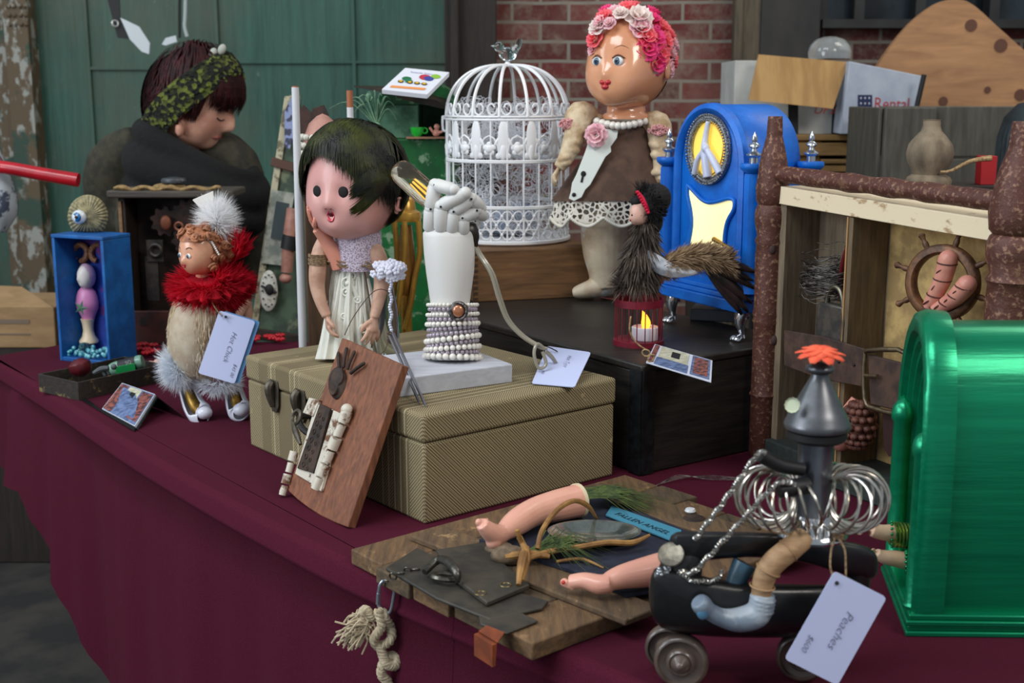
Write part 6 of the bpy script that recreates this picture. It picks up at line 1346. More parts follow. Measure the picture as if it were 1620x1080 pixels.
kc = thing('craft_card', 'printed craft business card tied with twine in front of the red cage', 'card', on(1075, 573, ZT)); TB = mat('pale_raffia', (190, 160, 116), (140, 110, 74), 200, rough=.9)
cc = [on(1022, 573, ZT+.004), on(1125, 604, ZT+.004), on(1127, 570, ZT+.010), on(1036, 544, ZT+.010)]
nn2 = (cc[1]-cc[0]).cross(cc[3]-cc[0]).normalized(); nn2 = nn2 if nn2.z > 0 else -nn2
MB().prism(cc, -nn2*.0012).build('card', mat('white_print_card', (206, 210, 226)), kc, smooth=0)
def q2(u, v, o=.0004): return cc[0].lerp(cc[1], u).lerp(cc[3].lerp(cc[2], u), v) + nn2*o
for u0, v0, u1, v1, m_, o in ((.14, .42, .62, .96, 'card_cream_print', .0004), (.12, .04, .64, .40, 'card_blue_print', .0004), (.68, .06, .97, .96, 'card_blue_print', .0004), (.72, .14, .94, .90, 'card_red_print', .0008), (.02, .10, .10, .96, 'card_red_print', .0004), (.34, .56, .48, .84, 'flat_black', .0008)):
    MB().prism([q2(u0, v0, o), q2(u1, v0, o), q2(u1, v1, o), q2(u0, v1, o)], nn2*.0003).build('printed_patch', bpy.data.materials[m_], kc, smooth=0)
b = MB(); b.tube([f(998, 500, -52), f(996, 522, -54), f(1002, 536, -50), f(1010, 545, -50), f(1020, 552, -50), f(1030, 560, -50)], 1.4*kk, 6, res=5); b.torus(on(1022, 558, ZT+.012), .006, .0012, V((.3, 1, .4)), 14); b.torus(on(1030, 566, ZT+.011), .006, .0012, V((-.6, 1, .4)), 14); b.build('raffia_bow', TB, kc)
# ================================================================ shadow box with spindle posts
P0 = on(1236, 720); PL0 = V((P0.x - .002, P0.y, 0)); f = Fr(P0.y)
PL_ = at(1222, 300, P0.y); YR = 1.50; PRx = at(1606, 400, YR).x
pl = V((PL_.x, P0.y, 0)); pr = V((PRx, YR, 0)); sx_ = (pr - pl); SW = sx_.length; sx_.normalize(); sy_ = V((-sx_.y, sx_.x, 0)); sy_ = sy_ if sy_.x > 0 else -sy_
SX = thing('spindle_shadow_box', 'large weathered shadow box with rusty spindle posts, lock, belt, nest and ship wheel', 'shadow box', (pl.x, pl.y, TZ))
RP = NT('rusty_brown_paint'); RP.set(rough=.55, metal=.15); n1 = RP.noise(26, detail=8, rough=.8); n2_ = RP.noise(150, detail=4)
RP.base(RP.mix(RP.math('MULTIPLY', RP.ramp(n1, .56, .7), .5), RP.mix(RP.ramp(n2_, .54, .66), (88, 50, 40), (150, 112, 90)), (170, 128, 92))); RP.bump(n2_, .7, .002); RPM = RP.m
def spindle(c, z0, z1, r, name='post'):
    H_ = z1 - z0; pr_ = [(.80, 0), (.92, .01), (.92, .18), (1.04, .19), (.92, .20), (.92, .40), (1.02, .41), (.94, .42), (1.02, .43), (.94, .45), (.98, .60), (.94, .635), (1.05, .645), (.90, .66), (1.10, .70), (1.12, .725), (1.0, .745), (.90, .75), (1.05, .76), (1.12, .80), (1.0, .835), (.96, .86), (.82, .895), (.66, .922), (.56, .94), (.52, .95), (.54, .955), (.52, .96), (.50, .985), (.47, 1.0), (.001, 1.0)]
    b = MB(); b.lathe((c.x, c.y, z0), [(r*a, H_*h) for a, h in pr_], 28); return b.build(name, RPM, SX, smooth=50)
zpt = at(1222, 184, pl.y).z; spindle(pl, TZ, zpt, 23*f.k)
fr_ = Fr(YR); zpt2 = fr_(1606, 192).z; spindle(pr, TZ, zpt2, 40*fr_.k)
for (c, Z_, r) in ((pl, at(1222, 420, pl.y).z, 21*f.k), (pl, at(1222, 370, pl.y).z, 21*f.k)): pass
DIMP = mat('dark_hollow', (60, 42, 38), rough=.8)
b = MB()
for px, py, d in ((1239, 426, -10), (1222, 395, -20), (1225, 538, -20)): b.ball(f(px, py, d), (6*f.k, 5*f.k, 8*f.k), seg=12, ring=8)
[(MB().ball(f(px, py, d), (6*f.k, 5*f.k, 8*f.k), seg=12, ring=8).build('dimple', DIMP, SX)) for px, py, d in ((1239, 426, -10), (1222, 395, -20), (1225, 538, -20))]
#('dark_hollow', (60, 42, 38), rough=.8), SX)
b = MB(); b.ball(f(1234, 573, -20), 8*f.k, seg=7, ring=5); b.build('knot_button', mat('tan_knob', (130, 104, 84), rough=.5), SX)
za, zb2 = at(1248, 274, pl.y).z, fr_(1596, 322).z; nr = 22; pts = []; rad = []
for i in range(nr+1): t_ = i/nr; p = pl.lerp(pr, t_); p.z = za + (zb2 - za)*t_; pts.append(p); rad.append(.013*(1 + .10*math.sin(t_*38)*(1 if .3 < t_ < .7 else .3)))
MB().tube(pts, rad, 18, res=3).build('top_rail', RPM, SX)
def SPT(t_, d, z): p = pl.lerp(pr, t_) + sy_*d; return V((p.x, p.y, z))
WPT = mat('cream_peeling_lintel', (236, 218, 184), (178, 146, 106), 26, .58, .66, .6, bump=.3, stretch=(1, 1, 2)); GW = wood('grey_brown_barn_wood', (140, 122, 98), (94, 82, 66), 14, (10, 10, 1)); GW2 = wood('pale_barn_wood', (128, 108, 80), (88, 74, 56), 14, (10, 10, 1))
def zl_(px, py, t_): return at(px, py, pl.lerp(pr, t_).y).z
Lt0, Lt1, Lb0, Lb1 = zl_(1250, 294, .04), zl_(1585, 350, .96), zl_(1250, 322, .04), zl_(1585, 384, .96); dd = .075
zt_m = (Lt0+Lt1)/2; zb_m = (Lb0+Lb1)/2
def sbox(mb, t0, t1, d0, d1, z0, z1, z0b=None, z1b=None):
    z0b = z0 if z0b is None else z0b; z1b = z1 if z1b is None else z1b
    return mb.hexa([SPT(t0, d0, z0), SPT(t1, d0, z0b), SPT(t1, d1, z0b), SPT(t0, d1, z0)], [SPT(t0, d0, z1), SPT(t1, d0, z1b), SPT(t1, d1, z1b), SPT(t0, d1, z1)])
sbox(MB(), .045, .965, -.004, dd, Lb0, Lt0, Lb1, Lt1).build('lintel', WPT, SX, bevel=.001)
sbox(MB(), .045, .075, 0, dd, TZ, Lb0).build('left_side', GW, SX, bevel=.001); sbox(MB(), .93, .965, 0, dd, TZ, Lb1).build('right_side', GW, SX, bevel=.001)
sbox(MB(), .075, .40, dd-.008, dd, TZ+.02, Lb0-.002, TZ+.02, (Lb0*.6+Lb1*.4)-.002).build('back_panel', GW, SX, smooth=0)
sbox(MB(), .40, .93, dd-.008, dd, TZ+.02, (Lb0*.6+Lb1*.4)-.002, TZ+.02, Lb1-.002).build('yellowed_panel', mat('yellowed_plaster', (204, 172, 112), (160, 132, 86), 30, .4, .6, .9, bump=.4), SX, smooth=0)
sbox(MB(), .375, .395, -.002, dd-.008, TZ+.02, (Lb0*.6+Lb1*.4)-.001).build('divider', GW2, SX, bevel=.001)
sbox(MB(), .372, .378, -.004, .002, TZ+.02, (Lb0*.6+Lb1*.4)-.001).build('divider_edge', mat('fresh_cut_edge', (170, 130, 84)), SX)
sbox(MB(), .045, .97, -.012, dd+.01, TZ, TZ+.035).build('base_board', wood('grey_green_board', (56, 66, 62), (34, 40, 40), 12), SX, bevel=.003)
def SQ_(px, py, out=0):     # point on the front plane of the box (out towards the viewer) under a photo position
    r = ray(px, py); n_ = -sy_; o = V((0, 0, CAMZ)); t_ = ((pl + n_*out) - o).dot(n_)/r.dot(n_); return o + r*t_
# nest, padlock, belt, ship wheel, wrapped arms, hand figure
NW_ = mat('grey_nest_wire', (120, 114, 108), (54, 48, 46), 90, rough=.5, metal=.4)
c = SQ_(1306, 440, -.022); b = MB(); 
for i in range(170):
    z = random.gauss(0, .014); a0 = random.random()*2*pi; r = random.uniform(.018, .042); b.tube([c + sx_*math.cos(a0 + j*.35)*r*1.15 - sy_*math.sin(a0 + j*.35)*r*.8 + V((0, 0, z + .004*math.sin(j + a0))) for j in range(8)], .0006, 4, cap=False)
b.build('wire_nest', NW_, SX)
MB().tube([SQ_(1350, 372, -.02), SQ_(1340, 405, -.02), SQ_(1328, 445, -.02)], [.004, .009, .003], 10, res=4, flat=.5).build('red_leaf', mat('dark_red_leaf', (110, 30, 32), rough=.4), SX)
LK = mat('dark_old_padlock', (74, 72, 70), (98, 92, 84), 60, rough=.4, metal=.5, bump=.3)
c = SQ_(1312, 512, .004); bx1 = .030
pk = MB(); o = [(-1, -1), (1, -1), (1.05, .2), (.9, .85), (-.9, .85), (-1.05, .2)]; pk.prism([c + sx_*u*bx1 + V((0, 0, v*.034)) for u, v in o], sy_*.018); o_ = pk.build('padlock_body', LK, SX, bevel=.003)
MB().tube([c + sx_*math.cos(pi*i/8)*.018 + sy_*.009 + V((0, 0, .026 + .028*math.sin(pi*i/8))) for i in range(9)], .0042, 10, res=2).build('padlock_shackle', mat('worn_steel_shackle', (120, 114, 100), rough=.35, metal=.9), SX)
BLT = mat('old_brown_belt', (84, 60, 48), (58, 42, 36), 40, rough=.7, bump=.3)
b = MB(); b.prism([SQ_(1240, 522, .012), SQ_(1300, 532, .012), SQ_(1368, 552, .012), SQ_(1368, 612, .012), SQ_(1300, 600, .012), SQ_(1240, 578, .012)], sy_*.004); b.build('belt_strap', BLT, SX, bevel=.001)
b = MB()
for px, py in ((1327, 572), (1351, 577)): b.ball(SQ_(px, py, .0125), (.003, .003, .002), seg=10, ring=6)
b.build('belt_holes', BLK, SX)
b = MB(); b.prism([SQ_(1372, 560, .016), SQ_(1470, 585, .016), SQ_(1470, 660, .016), SQ_(1376, 640, .016)], sy_*.005); b.build('belt_end', BLT, SX, bevel=.002)
BK = mat('worn_brass_buckle', (132, 116, 92), (96, 82, 66), 40, rough=.4, metal=.8)
b = MB(); b.tube([SQ_(1368, 560, .018), SQ_(1376, 554, .018), SQ_(1440, 562, .018), SQ_(1440, 650, .018), SQ_(1384, 646, .018), SQ_(1368, 630, .018)], .0036, 10, closed=True, res=3); b.tube([SQ_(1368, 594, .02), SQ_(1388, 595, .024)], .0028, 8); b.build('buckle', BK, SX)
b = MB(); b.prism([SQ_(1396, 650, .010), SQ_(1414, 654, .010), SQ_(1414, 720, .010), SQ_(1406, 722, .010), SQ_(1398, 708, .010)], sy_*.004); b.build('belt_tip', mat('dark_red_brown_leather', (52, 30, 28), rough=.5), SX)
wc = SQ_(1491, 447, .004); vw = (V((0, 0, CAMZ)) - wc).normalized(); na = (-sy_*.75 + vw*.55).normalized(); wx_, wy_, _ = frame_of(na, V((0, 0, 1)))
RW = (SQ_(1491, 386, .004) - wc).length; WHM = mat('aged_wheel_rim', (128, 88, 58), (78, 54, 40), 50, rough=.5, metal=.3, bump=.3)
b = MB(); prf = [(.93, .007), (1.0, .004), (1.0, -.004), (.93, -.007), (.80, -.007), (.74, -.004), (.74, .004), (.80, .007)]
b.rings([[wc + (wx_*math.cos(2*pi*i/48) + wy_*math.sin(2*pi*i/48))*RW*a + na*h*1.2 for a, h in prf] for i in range(48)], loop=True, cap=False); b.build('wheel_rim', WHM, SX, smooth=50)
for i in range(8):
    a = 2*pi*i/8 + .25; d = wx_*math.cos(a) + wy_*math.sin(a); MB().tube([wc + d*RW*.98, wc + d*RW*1.12, wc + d*RW*1.22, wc + d*RW*1.36, wc + d*RW*1.42], [.0035, .0042, .0026, .0048, .002], 10, res=2).build('wheel_handle', WHM, SX)
PA = mat('pink_wrapped_arm', (222, 154, 134), (206, 134, 118), 40, rough=.4)
for pts in ([(1500, 410, 6), (1490, 445, 6), (1472, 480, 6), (1462, 500, 6)], [(1530, 450, 6), (1512, 470, 6), (1488, 486, 6), (1466, 498, 6)]):
    P3 = [SQ_(x, y, .010) for x, y, _ in pts]; b = MB(); b.ball(P3[0], .0122, seg=14, ring=10); b.tube(P3, [.0125, .0115, .009, .007], 16, res=4); hand(b, P3[-1], (-.4, -.3, -.7), na, .022, .3, 1, .2, .0022); b.build('doll_arm', PA, SX)
    b = MB(); pc = catmull([tuple(p) for p in P3], 12)
    for i in range(1, 9):
        p = V(pc[int(i*len(pc)/9.5)]); q_ = V(pc[int(i*len(pc)/9.5)+1]); b.torus(p, .0128 - .0042*i/9, .0011, (q_-p) + V((0, 0, .004*(-1)**i)), 18, 5)
    b.build('wire_wrap', mat('dark_wrap_wire', (90, 50, 44), rough=.5), SX)
c = SQ_(1352, 660, .0); b = MB(); b.tube([c + V((-.02, 0, -.03)), c, c + V((.012, 0, .02))], [.018, .022, .02], 14, res=4); b.ball(SQ_(1330, 690, .0), (.02, .018, .022)); b.build('pink_clay_hand', PA, SX)
b = MB(); c = SQ_(1358, 672, .012)
for r_ in range(7):
    for i in range(12): a = 2*pi*i/12 + r_*.26; ph = -1.1 + r_*.36; b.ball(c + V((math.cos(a)*math.cos(ph)*.022, math.sin(a)*math.cos(ph)*.022, math.sin(ph)*.034)), (.006, .006, .0052), seg=8, ring=6)
b.ball(c, (.021, .021, .032)); b.build('pine_cone', mat('brown_pine_cone', (112, 66, 52), (80, 46, 38), 80, rough=.6), SX)
# ================================================================ things behind the shadow box
YB = 3.3; f = Fr(YB); kk = f.k; GCR = wood('grey_crate_wood', (96, 92, 82), (62, 60, 54), 8, (8, 8, 1))
def wbox(x0, x1, y0, y1, Y0, Y1, fr): a, c = fr(x0, y0), fr(x1, y1); return MB().box(((a.x+c.x)/2, (Y0+Y1)/2, (a.z+c.z)/2), (abs(c.x-a.x), Y1-Y0, abs(a.z-c.z)))
zf = f(1400, 330).z
lt = thing('back_bench', 'low wooden bench behind the table carrying the crates and cartons', 'bench', (f(1450, 300).x, YB + .12, 0))
MB().box((f(1430, 300).x + .1, YB+.16, zf-.02), (1.3, .42, .04)).build('bench_top', DWOOD, lt, bevel=.003)
for sx2 in (-.5, .7):
    for yy in (0, .3): MB().box((f(1430, 300).x + sx2, YB+yy, (zf-.04)/2), (.05, .05, zf-.04)).build('leg', DWOOD, lt)
cr = thing('grey_crate', 'weathered grey wooden crate behind the shadow box', 'crate', (f(1520, 300).x, YB + .1, zf))
a, c = f(1395, 168), f(1680, 330)
for n_, (x0, x1, y0, y1, Y0, Y1) in {'front_board': (1395, 1700, 168, 248, YB, YB+.02), 'lower_board': (1395, 1700, 251, 330, YB, YB+.02), 'corner_post': (1398, 1468, 170, 330, YB-.02, YB), 'side_board': (1391, 1397, 170, 330, YB, YB+.3), 'rear_board': (1395, 1700, 172, 330, YB+.28, YB+.3)}.items():
    wbox(x0, x1, y0, y1, Y0, Y1, f).build(n_, GCR, cr, bevel=.003)
fb = Fr(2.35); kb = fb.k; zs2 = TZ
fin = thing('gourd_finial', 'carved weathered wooden gourd finial with a twig behind the top rail', 'finial', (fb(1468, 290).x, 2.35, fb(1468, 292).z))
b = MB(); b.lathe(fb(1468, 292), [(r*kb, h*kb) for r, h in ((34, 0), (35, 6), (32, 12), (24, 16), (26, 24), (32, 36), (34, 48), (31, 62), (22, 74), (15, 82), (13, 90), (13, 98), (14, 99), (.1, 98))], 40, ripple=lambda u, h: 1 + .045*abs(math.sin(u*2*pi*5)) if .018 < h < .10 else 1); b.build('body', mat('weathered_gourd', (150, 134, 110), (112, 98, 80), 26, rough=.8, bump=.3, stretch=(1, 1, .4)), fin)
MB().tube([fb(1488, 272, -30), fb(1505, 270, -34), fb(1535, 255, -34), fb(1568, 250, -34)], [2*kb, 2.4*kb, 3*kb, 4.5*kb], 8, res=3).build('twig', TB, fin)
zc2 = fb(1468, 292).z
ps = thing('dark_pedestal', 'dark wooden pedestal under the gourd finial behind the top rail', 'pedestal', (fb(1500, 300).x, 2.38, TZ)); MB().box((fb(1510, 300).x, 2.38, (zc2+TZ)/2), (.20, .10, zc2-TZ)).build('body', DWOOD, ps, bevel=.003)
b = MB(); b.box((fb(1562, 282).x, 2.36, zc2 + 22*kb), (24*kb, .03, 44*kb)); b.build('red_block', mat('red_cardboard', (176, 24, 30), rough=.6), None, loc=(fb(1562, 282).x, 2.36, zc2), label='small upright red block beside the gourd finial', cat='block', bevel=.001)
f2b = Fr(2.7); b = MB(); b.lathe(f2b(1650, 330), [(r*f2b.k, h*f2b.k) for r, h in ((74, -60), (76, 60), (74, 110), (66, 140), (48, 160), (20, 168), (.1, 169))], 90, ripple=lambda u, h: 1 + .012*math.cos(u*2*pi*45)); z_ = f2b(1650, 330).z - 60*f2b.k
b.build('ribbed_drum', mat('dark_ribbed_plastic', (44, 54, 58), (34, 40, 44), 30, rough=.5), None, loc=(f2b(1650, 330).x, f2b.Y, z_), label='dark ribbed round drum at the right edge behind the shadow box', cat='drum')
st_ = thing('drum_stand', 'dark stand holding the ribbed drum at the right edge', 'stand', (f2b(1650, 330).x, f2b.Y, 0)); MB().box((f2b(1650, 330).x, f2b.Y, (z_)/2 + TZ/2 ), (.16, .16, z_-TZ)).build('body', DWOOD, st_, bevel=.002); st_.location.z = TZ; st_.children[0].location.z = -TZ
# pallet, cartons, cable reel
fp = Fr(3.75); kp = fp.k; PLW = wood('yellow_pallet_wood', (166, 130, 76), (120, 90, 52), 10, (1, 9, 9))
pa = thing('wooden_pallet', 'stack of yellowish wooden pallet boards under the white cartons', 'pallet', (fp(1330, 260).x, 3.85, 0))
for (x0, x1, y0, y1) in ((1230, 1400, 213, 222), (1245, 1395, 226, 246), (1300, 1400, 252, 259), (1240, 1400, 262, 272)): wbox(x0, x1, y0, y1, 3.75, 4.06, fp).build('slat', PLW, pa, bevel=.002)
for x0 in (1262, 1345): wbox(x0, x0+36, 222, 290, 3.77, 4.04, fp).build('block', PLW, pa, bevel=.002)
MB().box((fp(1320, 300).x, 3.9, fp(1320, 290).z/2), (.34, .28, fp(1320, 290).z)).build('lower_stack', DWOOD, pa)
zp = fp(1300, 213).z
CW1 = mat('white_carton', (196, 196, 190), (176, 176, 172), 8, rough=.7); CWB = mat('bluish_white_carton', (186, 196, 210), (168, 178, 196), 8, rough=.6); CBR = mat('tan_cardboard', (176, 140, 90), (156, 120, 74), 7, rough=.9, stretch=(4, 1, .5))
c1_ = thing('open_carton', 'open white carton with a tan flap folded over its front, on the pallet', 'carton', (fp(1260, 200).x, 3.9, zp))
wbox(1168, 1322, 95, 213, 3.80, 4.05, fp).build('body', CW1, c1_, bevel=.002)
MB().prism([fp(1200, 86, -10), fp(1342, 98, -10), fp(1318, 172, -40), fp(1184, 158, -40)], (0, .004, 0)).build('flap', CBR, c1_, smooth=0)
MB().prism([fp(1247, 160, 8), fp(1263, 162, 8), fp(1263, 212, 8), fp(1247, 212, 8)], (0, .003, 0)).build('black_strip', BLK, c1_, smooth=0)
b = MB(); text_mb(b, 'UPS', fp(1286, 180, 6), (1, 0, 0), (0, 0, 1), 20*kp, .3); b.build('red_writing', mat('red_marker', (196, 70, 66)), c1_, smooth=0)
c2_ = thing('printed_carton', 'bluish white carton with red lettering and flag emblem on the pallet', 'carton', (fp(1390, 200).x, 3.85, zp))
X0 = fp(1336, 96, -30); A_ = [fp(1330, 212, -40), fp(1452, 212, 10), fp(1458, 120, 10), fp(1344, 97, -40)]
MB().prism(A_, (.02, .25, 0)).build('body', CWB, c2_, bevel=.002)
ud = (A_[1]-A_[0]).normalized(); nn3 = V((ud.y, -ud.x, 0)); 
def CB_(px, py, o=.002): 
    r = ray(px, py); oo = V((0, 0, CAMZ)); t_ = (A_[0] - oo).dot(nn3)/r.dot(nn3); return oo + r*t_ + nn3*o
def cq(x0, y0, x1, y1, name, m, o=.002): MB().prism([CB_(x0, y1, o), CB_(x1, y1, o), CB_(x1, y0, o), CB_(x0, y0, o)], nn3*.001).build(name, m, c2_, smooth=0)
NV = mat('navy_print', (34, 44, 84)); RDP = mat('flag_red', (176, 52, 60)); WHP = mat('flag_white', (220, 224, 232))
cq(1356, 150, 1379, 178, 'flag_field', NV)
for i in range(4): cq(1353 + i*6.2, 179, 1356 + i*6.2, 191, 'flag_stripe', RDP)
b = MB()
for i in range(3):
    for j in range(3): star(b, CB_(1361 + i*6.5, 155 + j*8.5, .0035), .0045, nn3, .0006, rot=.3)
b.build('flag_stars', WHP, c2_, smooth=0)
b = MB(); text_mb(b, 'Rental', CB_(1381, 173, .003), ud, (0, 0, 1), 26*kp); b.build('red_lettering', RDP, c2_, smooth=0)
b = MB(); text_mb(b, 'moving supply', CB_(1378, 191, .003), ud, (0, 0, 1), 7*kp); b.build('small_lettering', NV, c2_, smooth=0)
cq(1355, 198, 1368, 212, 'white_label', WHP)
MB().tube([fp(1450, 170, -30), fp(1462, 118, -30)], 4*kp, 8).build('black_rod', BLK, c2_)
b = MB(); b.lathe(fp(1312, 93, 40), [(r*kp, h*kp) for r, h in ((32, 0), (33, 10), (30, 20), (22, 29), (10, 33), (.1, 34))], 32); b.build('glass_dome', mat('frosted_glass_dome', (200, 206, 206), rough=.1, trans=.7), None, loc=fp(1312, 93, 40), label='clear glass dome showing above the open carton', cat='dome')
fw = Fr(4.1); kw = fw.k; cc_ = fw(1500, 150); SPW = NT('reel_plywood'); SPW.set(rough=.75)
g1 = SPW.noise(5, (1, 1, 6), 6, rot=(0, .5, 0), dist=.6); SPW.base(SPW.mix(SPW.ramp(g1, .3, .7), (184, 138, 96), (146, 106, 74))); SPW.bump(g1, .2)
rl = thing('plywood_sheet', 'big knotty plywood sheet with a rounded peak standing behind the cartons', 'plywood', (cc_.x, 4.1, 0))
RWp = 148
b = MB(); outl = []
for i in range(64):
    a = 2*pi*i/64; outl.append(fw(1488 + 1.0*(RWp if math.cos(a) > 0 else 128)*math.cos(a) + 60*max(0, -math.sin(a))*max(0, math.cos(a)), 152 - 150*math.sin(a)))
outl = [V(fw(q[0], q[1])) for q in catmull([(1356, 330), (1358, 180), (1384, 112), (1432, 46), (1478, 8), (1512, -1), (1540, 8), (1585, 48), (1640, 94), (1720, 140), (1730, 330)], 6)]
b.prism(outl, (0, .03, 0)); b.build('sheet', SPW.m, rl, smooth=0)
KNM = mat('dark_knot', (92, 56, 40))
for px, py, r in ((1536, 40, 9), (1583, 72, 10), (1562, 142, 5), (1614, 150, 9), (1492, 160, 7)): q_ = fw(px, py); MB().tube([q_ - V((0, .003, 0)), q_ + V((0, .004, 0))], r*kw, 16).build('knot', KNM, rl)
MB().box((cc_.x, 4.26, fw(1500, 300).z/2), (.7, .2, fw(1500, 300).z)).build('hub_support', DWOOD, rl)
# ================================================================ weathered board assemblage
BT = .020; A_, B_, C_, D_ = on(550, 893), on(842, 1047), on(1236, 905), on(985, 772)
u_ = (B_ - A_); BL = u_.length; u_.normalize(); v_ = (D_ - A_); v_ = (v_ - u_*v_.dot(u_)); BW_ = v_.length; v_.normalize()
def BP_(a, b_, z=0): return A_ + u_*a + v_*b_ + V((0, 0, z))
OW = [wood('weathered_plank_brown', (132, 100, 66), (74, 56, 40), 12, (9, 1.2, 9), (0, 0, math.atan2(v_.y, v_.x) - pi/2), .8, .5, (150, 118, 82)), wood('weathered_plank_grey', (108, 88, 62), (58, 47, 36), 12, (9, 1.2, 9), (0, 0, math.atan2(v_.y, v_.x) - pi/2), .8, .5)]
bd2 = thing('plank_board', 'weathered plank board with two doll legs, navy felt and black leather at the table edge', 'board', BP_(BL/2, BW_/2))
npl = 5
for i in range(npl):
    a0, a1 = BL*i/npl + .001, BL*(i+1)/npl - .001; j0, j1 = random.uniform(-.008, .008), random.uniform(-.012, .012)
    MB().hexa([BP_(a0, j0), BP_(a1, j0), BP_(a1, BW_+j1), BP_(a0, BW_+j1)], [BP_(a0, j0, BT), BP_(a1, j0, BT), BP_(a1, BW_+j1, BT), BP_(a0, BW_+j1, BT)]).build('plank', OW[i % 2], bd2, bevel=.002)
def uv(px, py, z): p = on(px, py, z) - A_; return p.dot(u_), p.dot(v_)
bat = wood('weathered_batten', (122, 96, 66), (70, 54, 40), 12, (9, 1.2, 9), (0, 0, math.atan2(u_.y, u_.x) - pi/2), .8, .5, (160, 128, 90))
for (xa, ya, xb, yb, w_) in ((648, 846, 990, 980, .055), (900, 775, 1230, 880, .06)):
    a0, b0_ = uv(xa, ya, TZ+BT+.008); a1, b1_ = uv(xb, yb, TZ+BT+.008); z0, z1 = BT, BT+.008
    MB().hexa([BP_(a0, b0_, z0), BP_(a1, b1_, z0), BP_(a1, b1_+w_, z0), BP_(a0, b0_+w_, z0)], [BP_(a0, b0_, z1), BP_(a1, b1_, z1), BP_(a1, b1_+w_, z1), BP_(a0, b0_+w_, z1)]).build('batten', bat, bd2, bevel=.002)
def B2(px, py, z): return on(px, py, TZ + BT + z)
NAVY = mat('navy_felt', (24, 28, 44), (36, 40, 58), 60, rough=.95)
MB().prism([B2(758, 858, .009), B2(895, 790, .009), B2(945, 786, .009), B2(1090, 845, .009), B2(1080, 930, .009), B2(990, 945, .009), B2(900, 905, .009)], (0, 0, .004)).build('felt_panel', NAVY, bd2)
LEA = mat('old_black_leather', (46, 44, 40), (66, 60, 50), 26, rough=.6, bump=.35); LEA2 = mat('orange_brown_leather', (150, 72, 34), (112, 54, 30), 30, rough=.6, bump=.3)
for pts, z, th, m in (([(610, 902), (660, 870), (780, 930), (868, 955), (858, 966), (775, 984), (690, 950)], .001, .004, LEA), ([(690, 876), (775, 862), (800, 900), (838, 932), (770, 960), (725, 925)], .006, .006, LEA), ([(755, 960), (820, 970), (852, 985), (800, 1005), (760, 990)], .001, .003, LEA)):
    MB().prism([B2(x, y, z) for x, y in pts], (0, 0, th)).build('leather_flap', m, bd2, bevel=.0015)
b = MB(); b.hexa([B2(757, 1000, -.0005), B2(786, 1018, -.0005), B2(800, 1000, .0015), B2(770, 990, .0015)], [B2(757, 998, .002), B2(787, 1016, .002), B2(800, 998, .004), B2(770, 988, .004)]); p_, q_ = B2(757, 1000, 0), B2(786, 1018, 0)
b.hexa([p_ - V((0,0,.024)) - v_*.006, q_ - V((0,0,.024)) - v_*.006, q_ - v_*.002 - V((0,0,.024)), p_ - v_*.002 - V((0,0,.024))], [p_ - v_*.006 , q_ - v_*.006, q_ - v_*.0, p_ - v_*.0]); b.build('leather_tab', LEA2, bd2)
b = MB(); b.tube([B2(672, 905, .012), B2(692, 886, .020), B2(708, 888, .026), B2(722, 905, .024), B2(724, 920, .014)], [.004, .005, .0055, .005, .003], 10, res=4); b.torus(B2(705, 912, .010), .016, .0035, V((.1, .2, 1)), 20); b.build('iron_hasp', mat('worn_dark_iron', (72, 70, 64), (110, 106, 98), 60, rough=.35, metal=.8, bump=.3), bd2)
b = MB()
for px, py in ((760, 938), (800, 925)): b.torus(B2(px, py, .012), .006, .0012, V((0, 0, 1)), 16)
b.build('leather_eyelets', mat('dull_brass', (110, 96, 66), rough=.4, metal=.7), bd2)
LEGP = mat('pink_doll_leg', (232, 172, 150), (220, 156, 136), 8, rough=.35, coat=.2); LEGD = mat('dirty_cream_foot', (190, 156, 132), rough=.6)
def P_(px, py, z): return on(px, py, TZ + BT + .013 + z)
b = MB(); b.tube([P_(914, 792, .022), P_(880, 800, .022), P_(845, 810, .022), P_(815, 828, .018), P_(795, 843, .015)], [.0215, .0205, .018, .0165, .0105], 20, res=5)
b.tube([P_(797, 842, .014), P_(784, 846, .016), P_(772, 838, .026), P_(762, 828, .036)], [.011, .013, .011, .008], 16, res=4); b.ball(P_(781, 856, .010), (.010, .010, .010))
for i in range(5): b.ball(P_(757 + i*3.4, 826 - i*.8, .037 - i*.001), (.0044 - .0005*i, .0044, .0050 - .0005*i), seg=10, ring=7)
b.build('doll_leg', LEGP, bd2, remesh=.0014, rsm=2)
MB().tube([P_(912, 792, .022), P_(917, 791, .022)], .0225, 22).build('cream_rim', mat('cream_rim', (222, 206, 172), rough=.5), bd2)
b = MB(); b.tube([P_(1062, 896, .020), P_(1030, 903, .020), P_(985, 912, .018), P_(962, 920, .014)], [.019, .0175, .0135, .0105], 20, res=5)
b.tube([P_(966, 922, .014), P_(948, 924, .012), P_(925, 918, .014), P_(903, 920, .010)], [.011, .012, .010, .009], 16, res=4, flat=.9)
for i in range(5): b.ball(P_(893 + i*3.2, 921 + i*2.0, .009 - i*.001), (.0052 - .0006*i, .0050, .0050 - .0006*i), seg=10, ring=7)
b.build('doll_leg', LEGP, bd2, remesh=.0014, rsm=2)
MB().ball(P_(891, 921, .012), (.0025, .002, .0025)).build('painted_toe', mat('red_toe_paint', (206, 70, 60)), bd2)
ROOT = mat('tan_rawhide_root', (168, 124, 66), (126, 88, 46), 40, rough=.6, bump=.2)
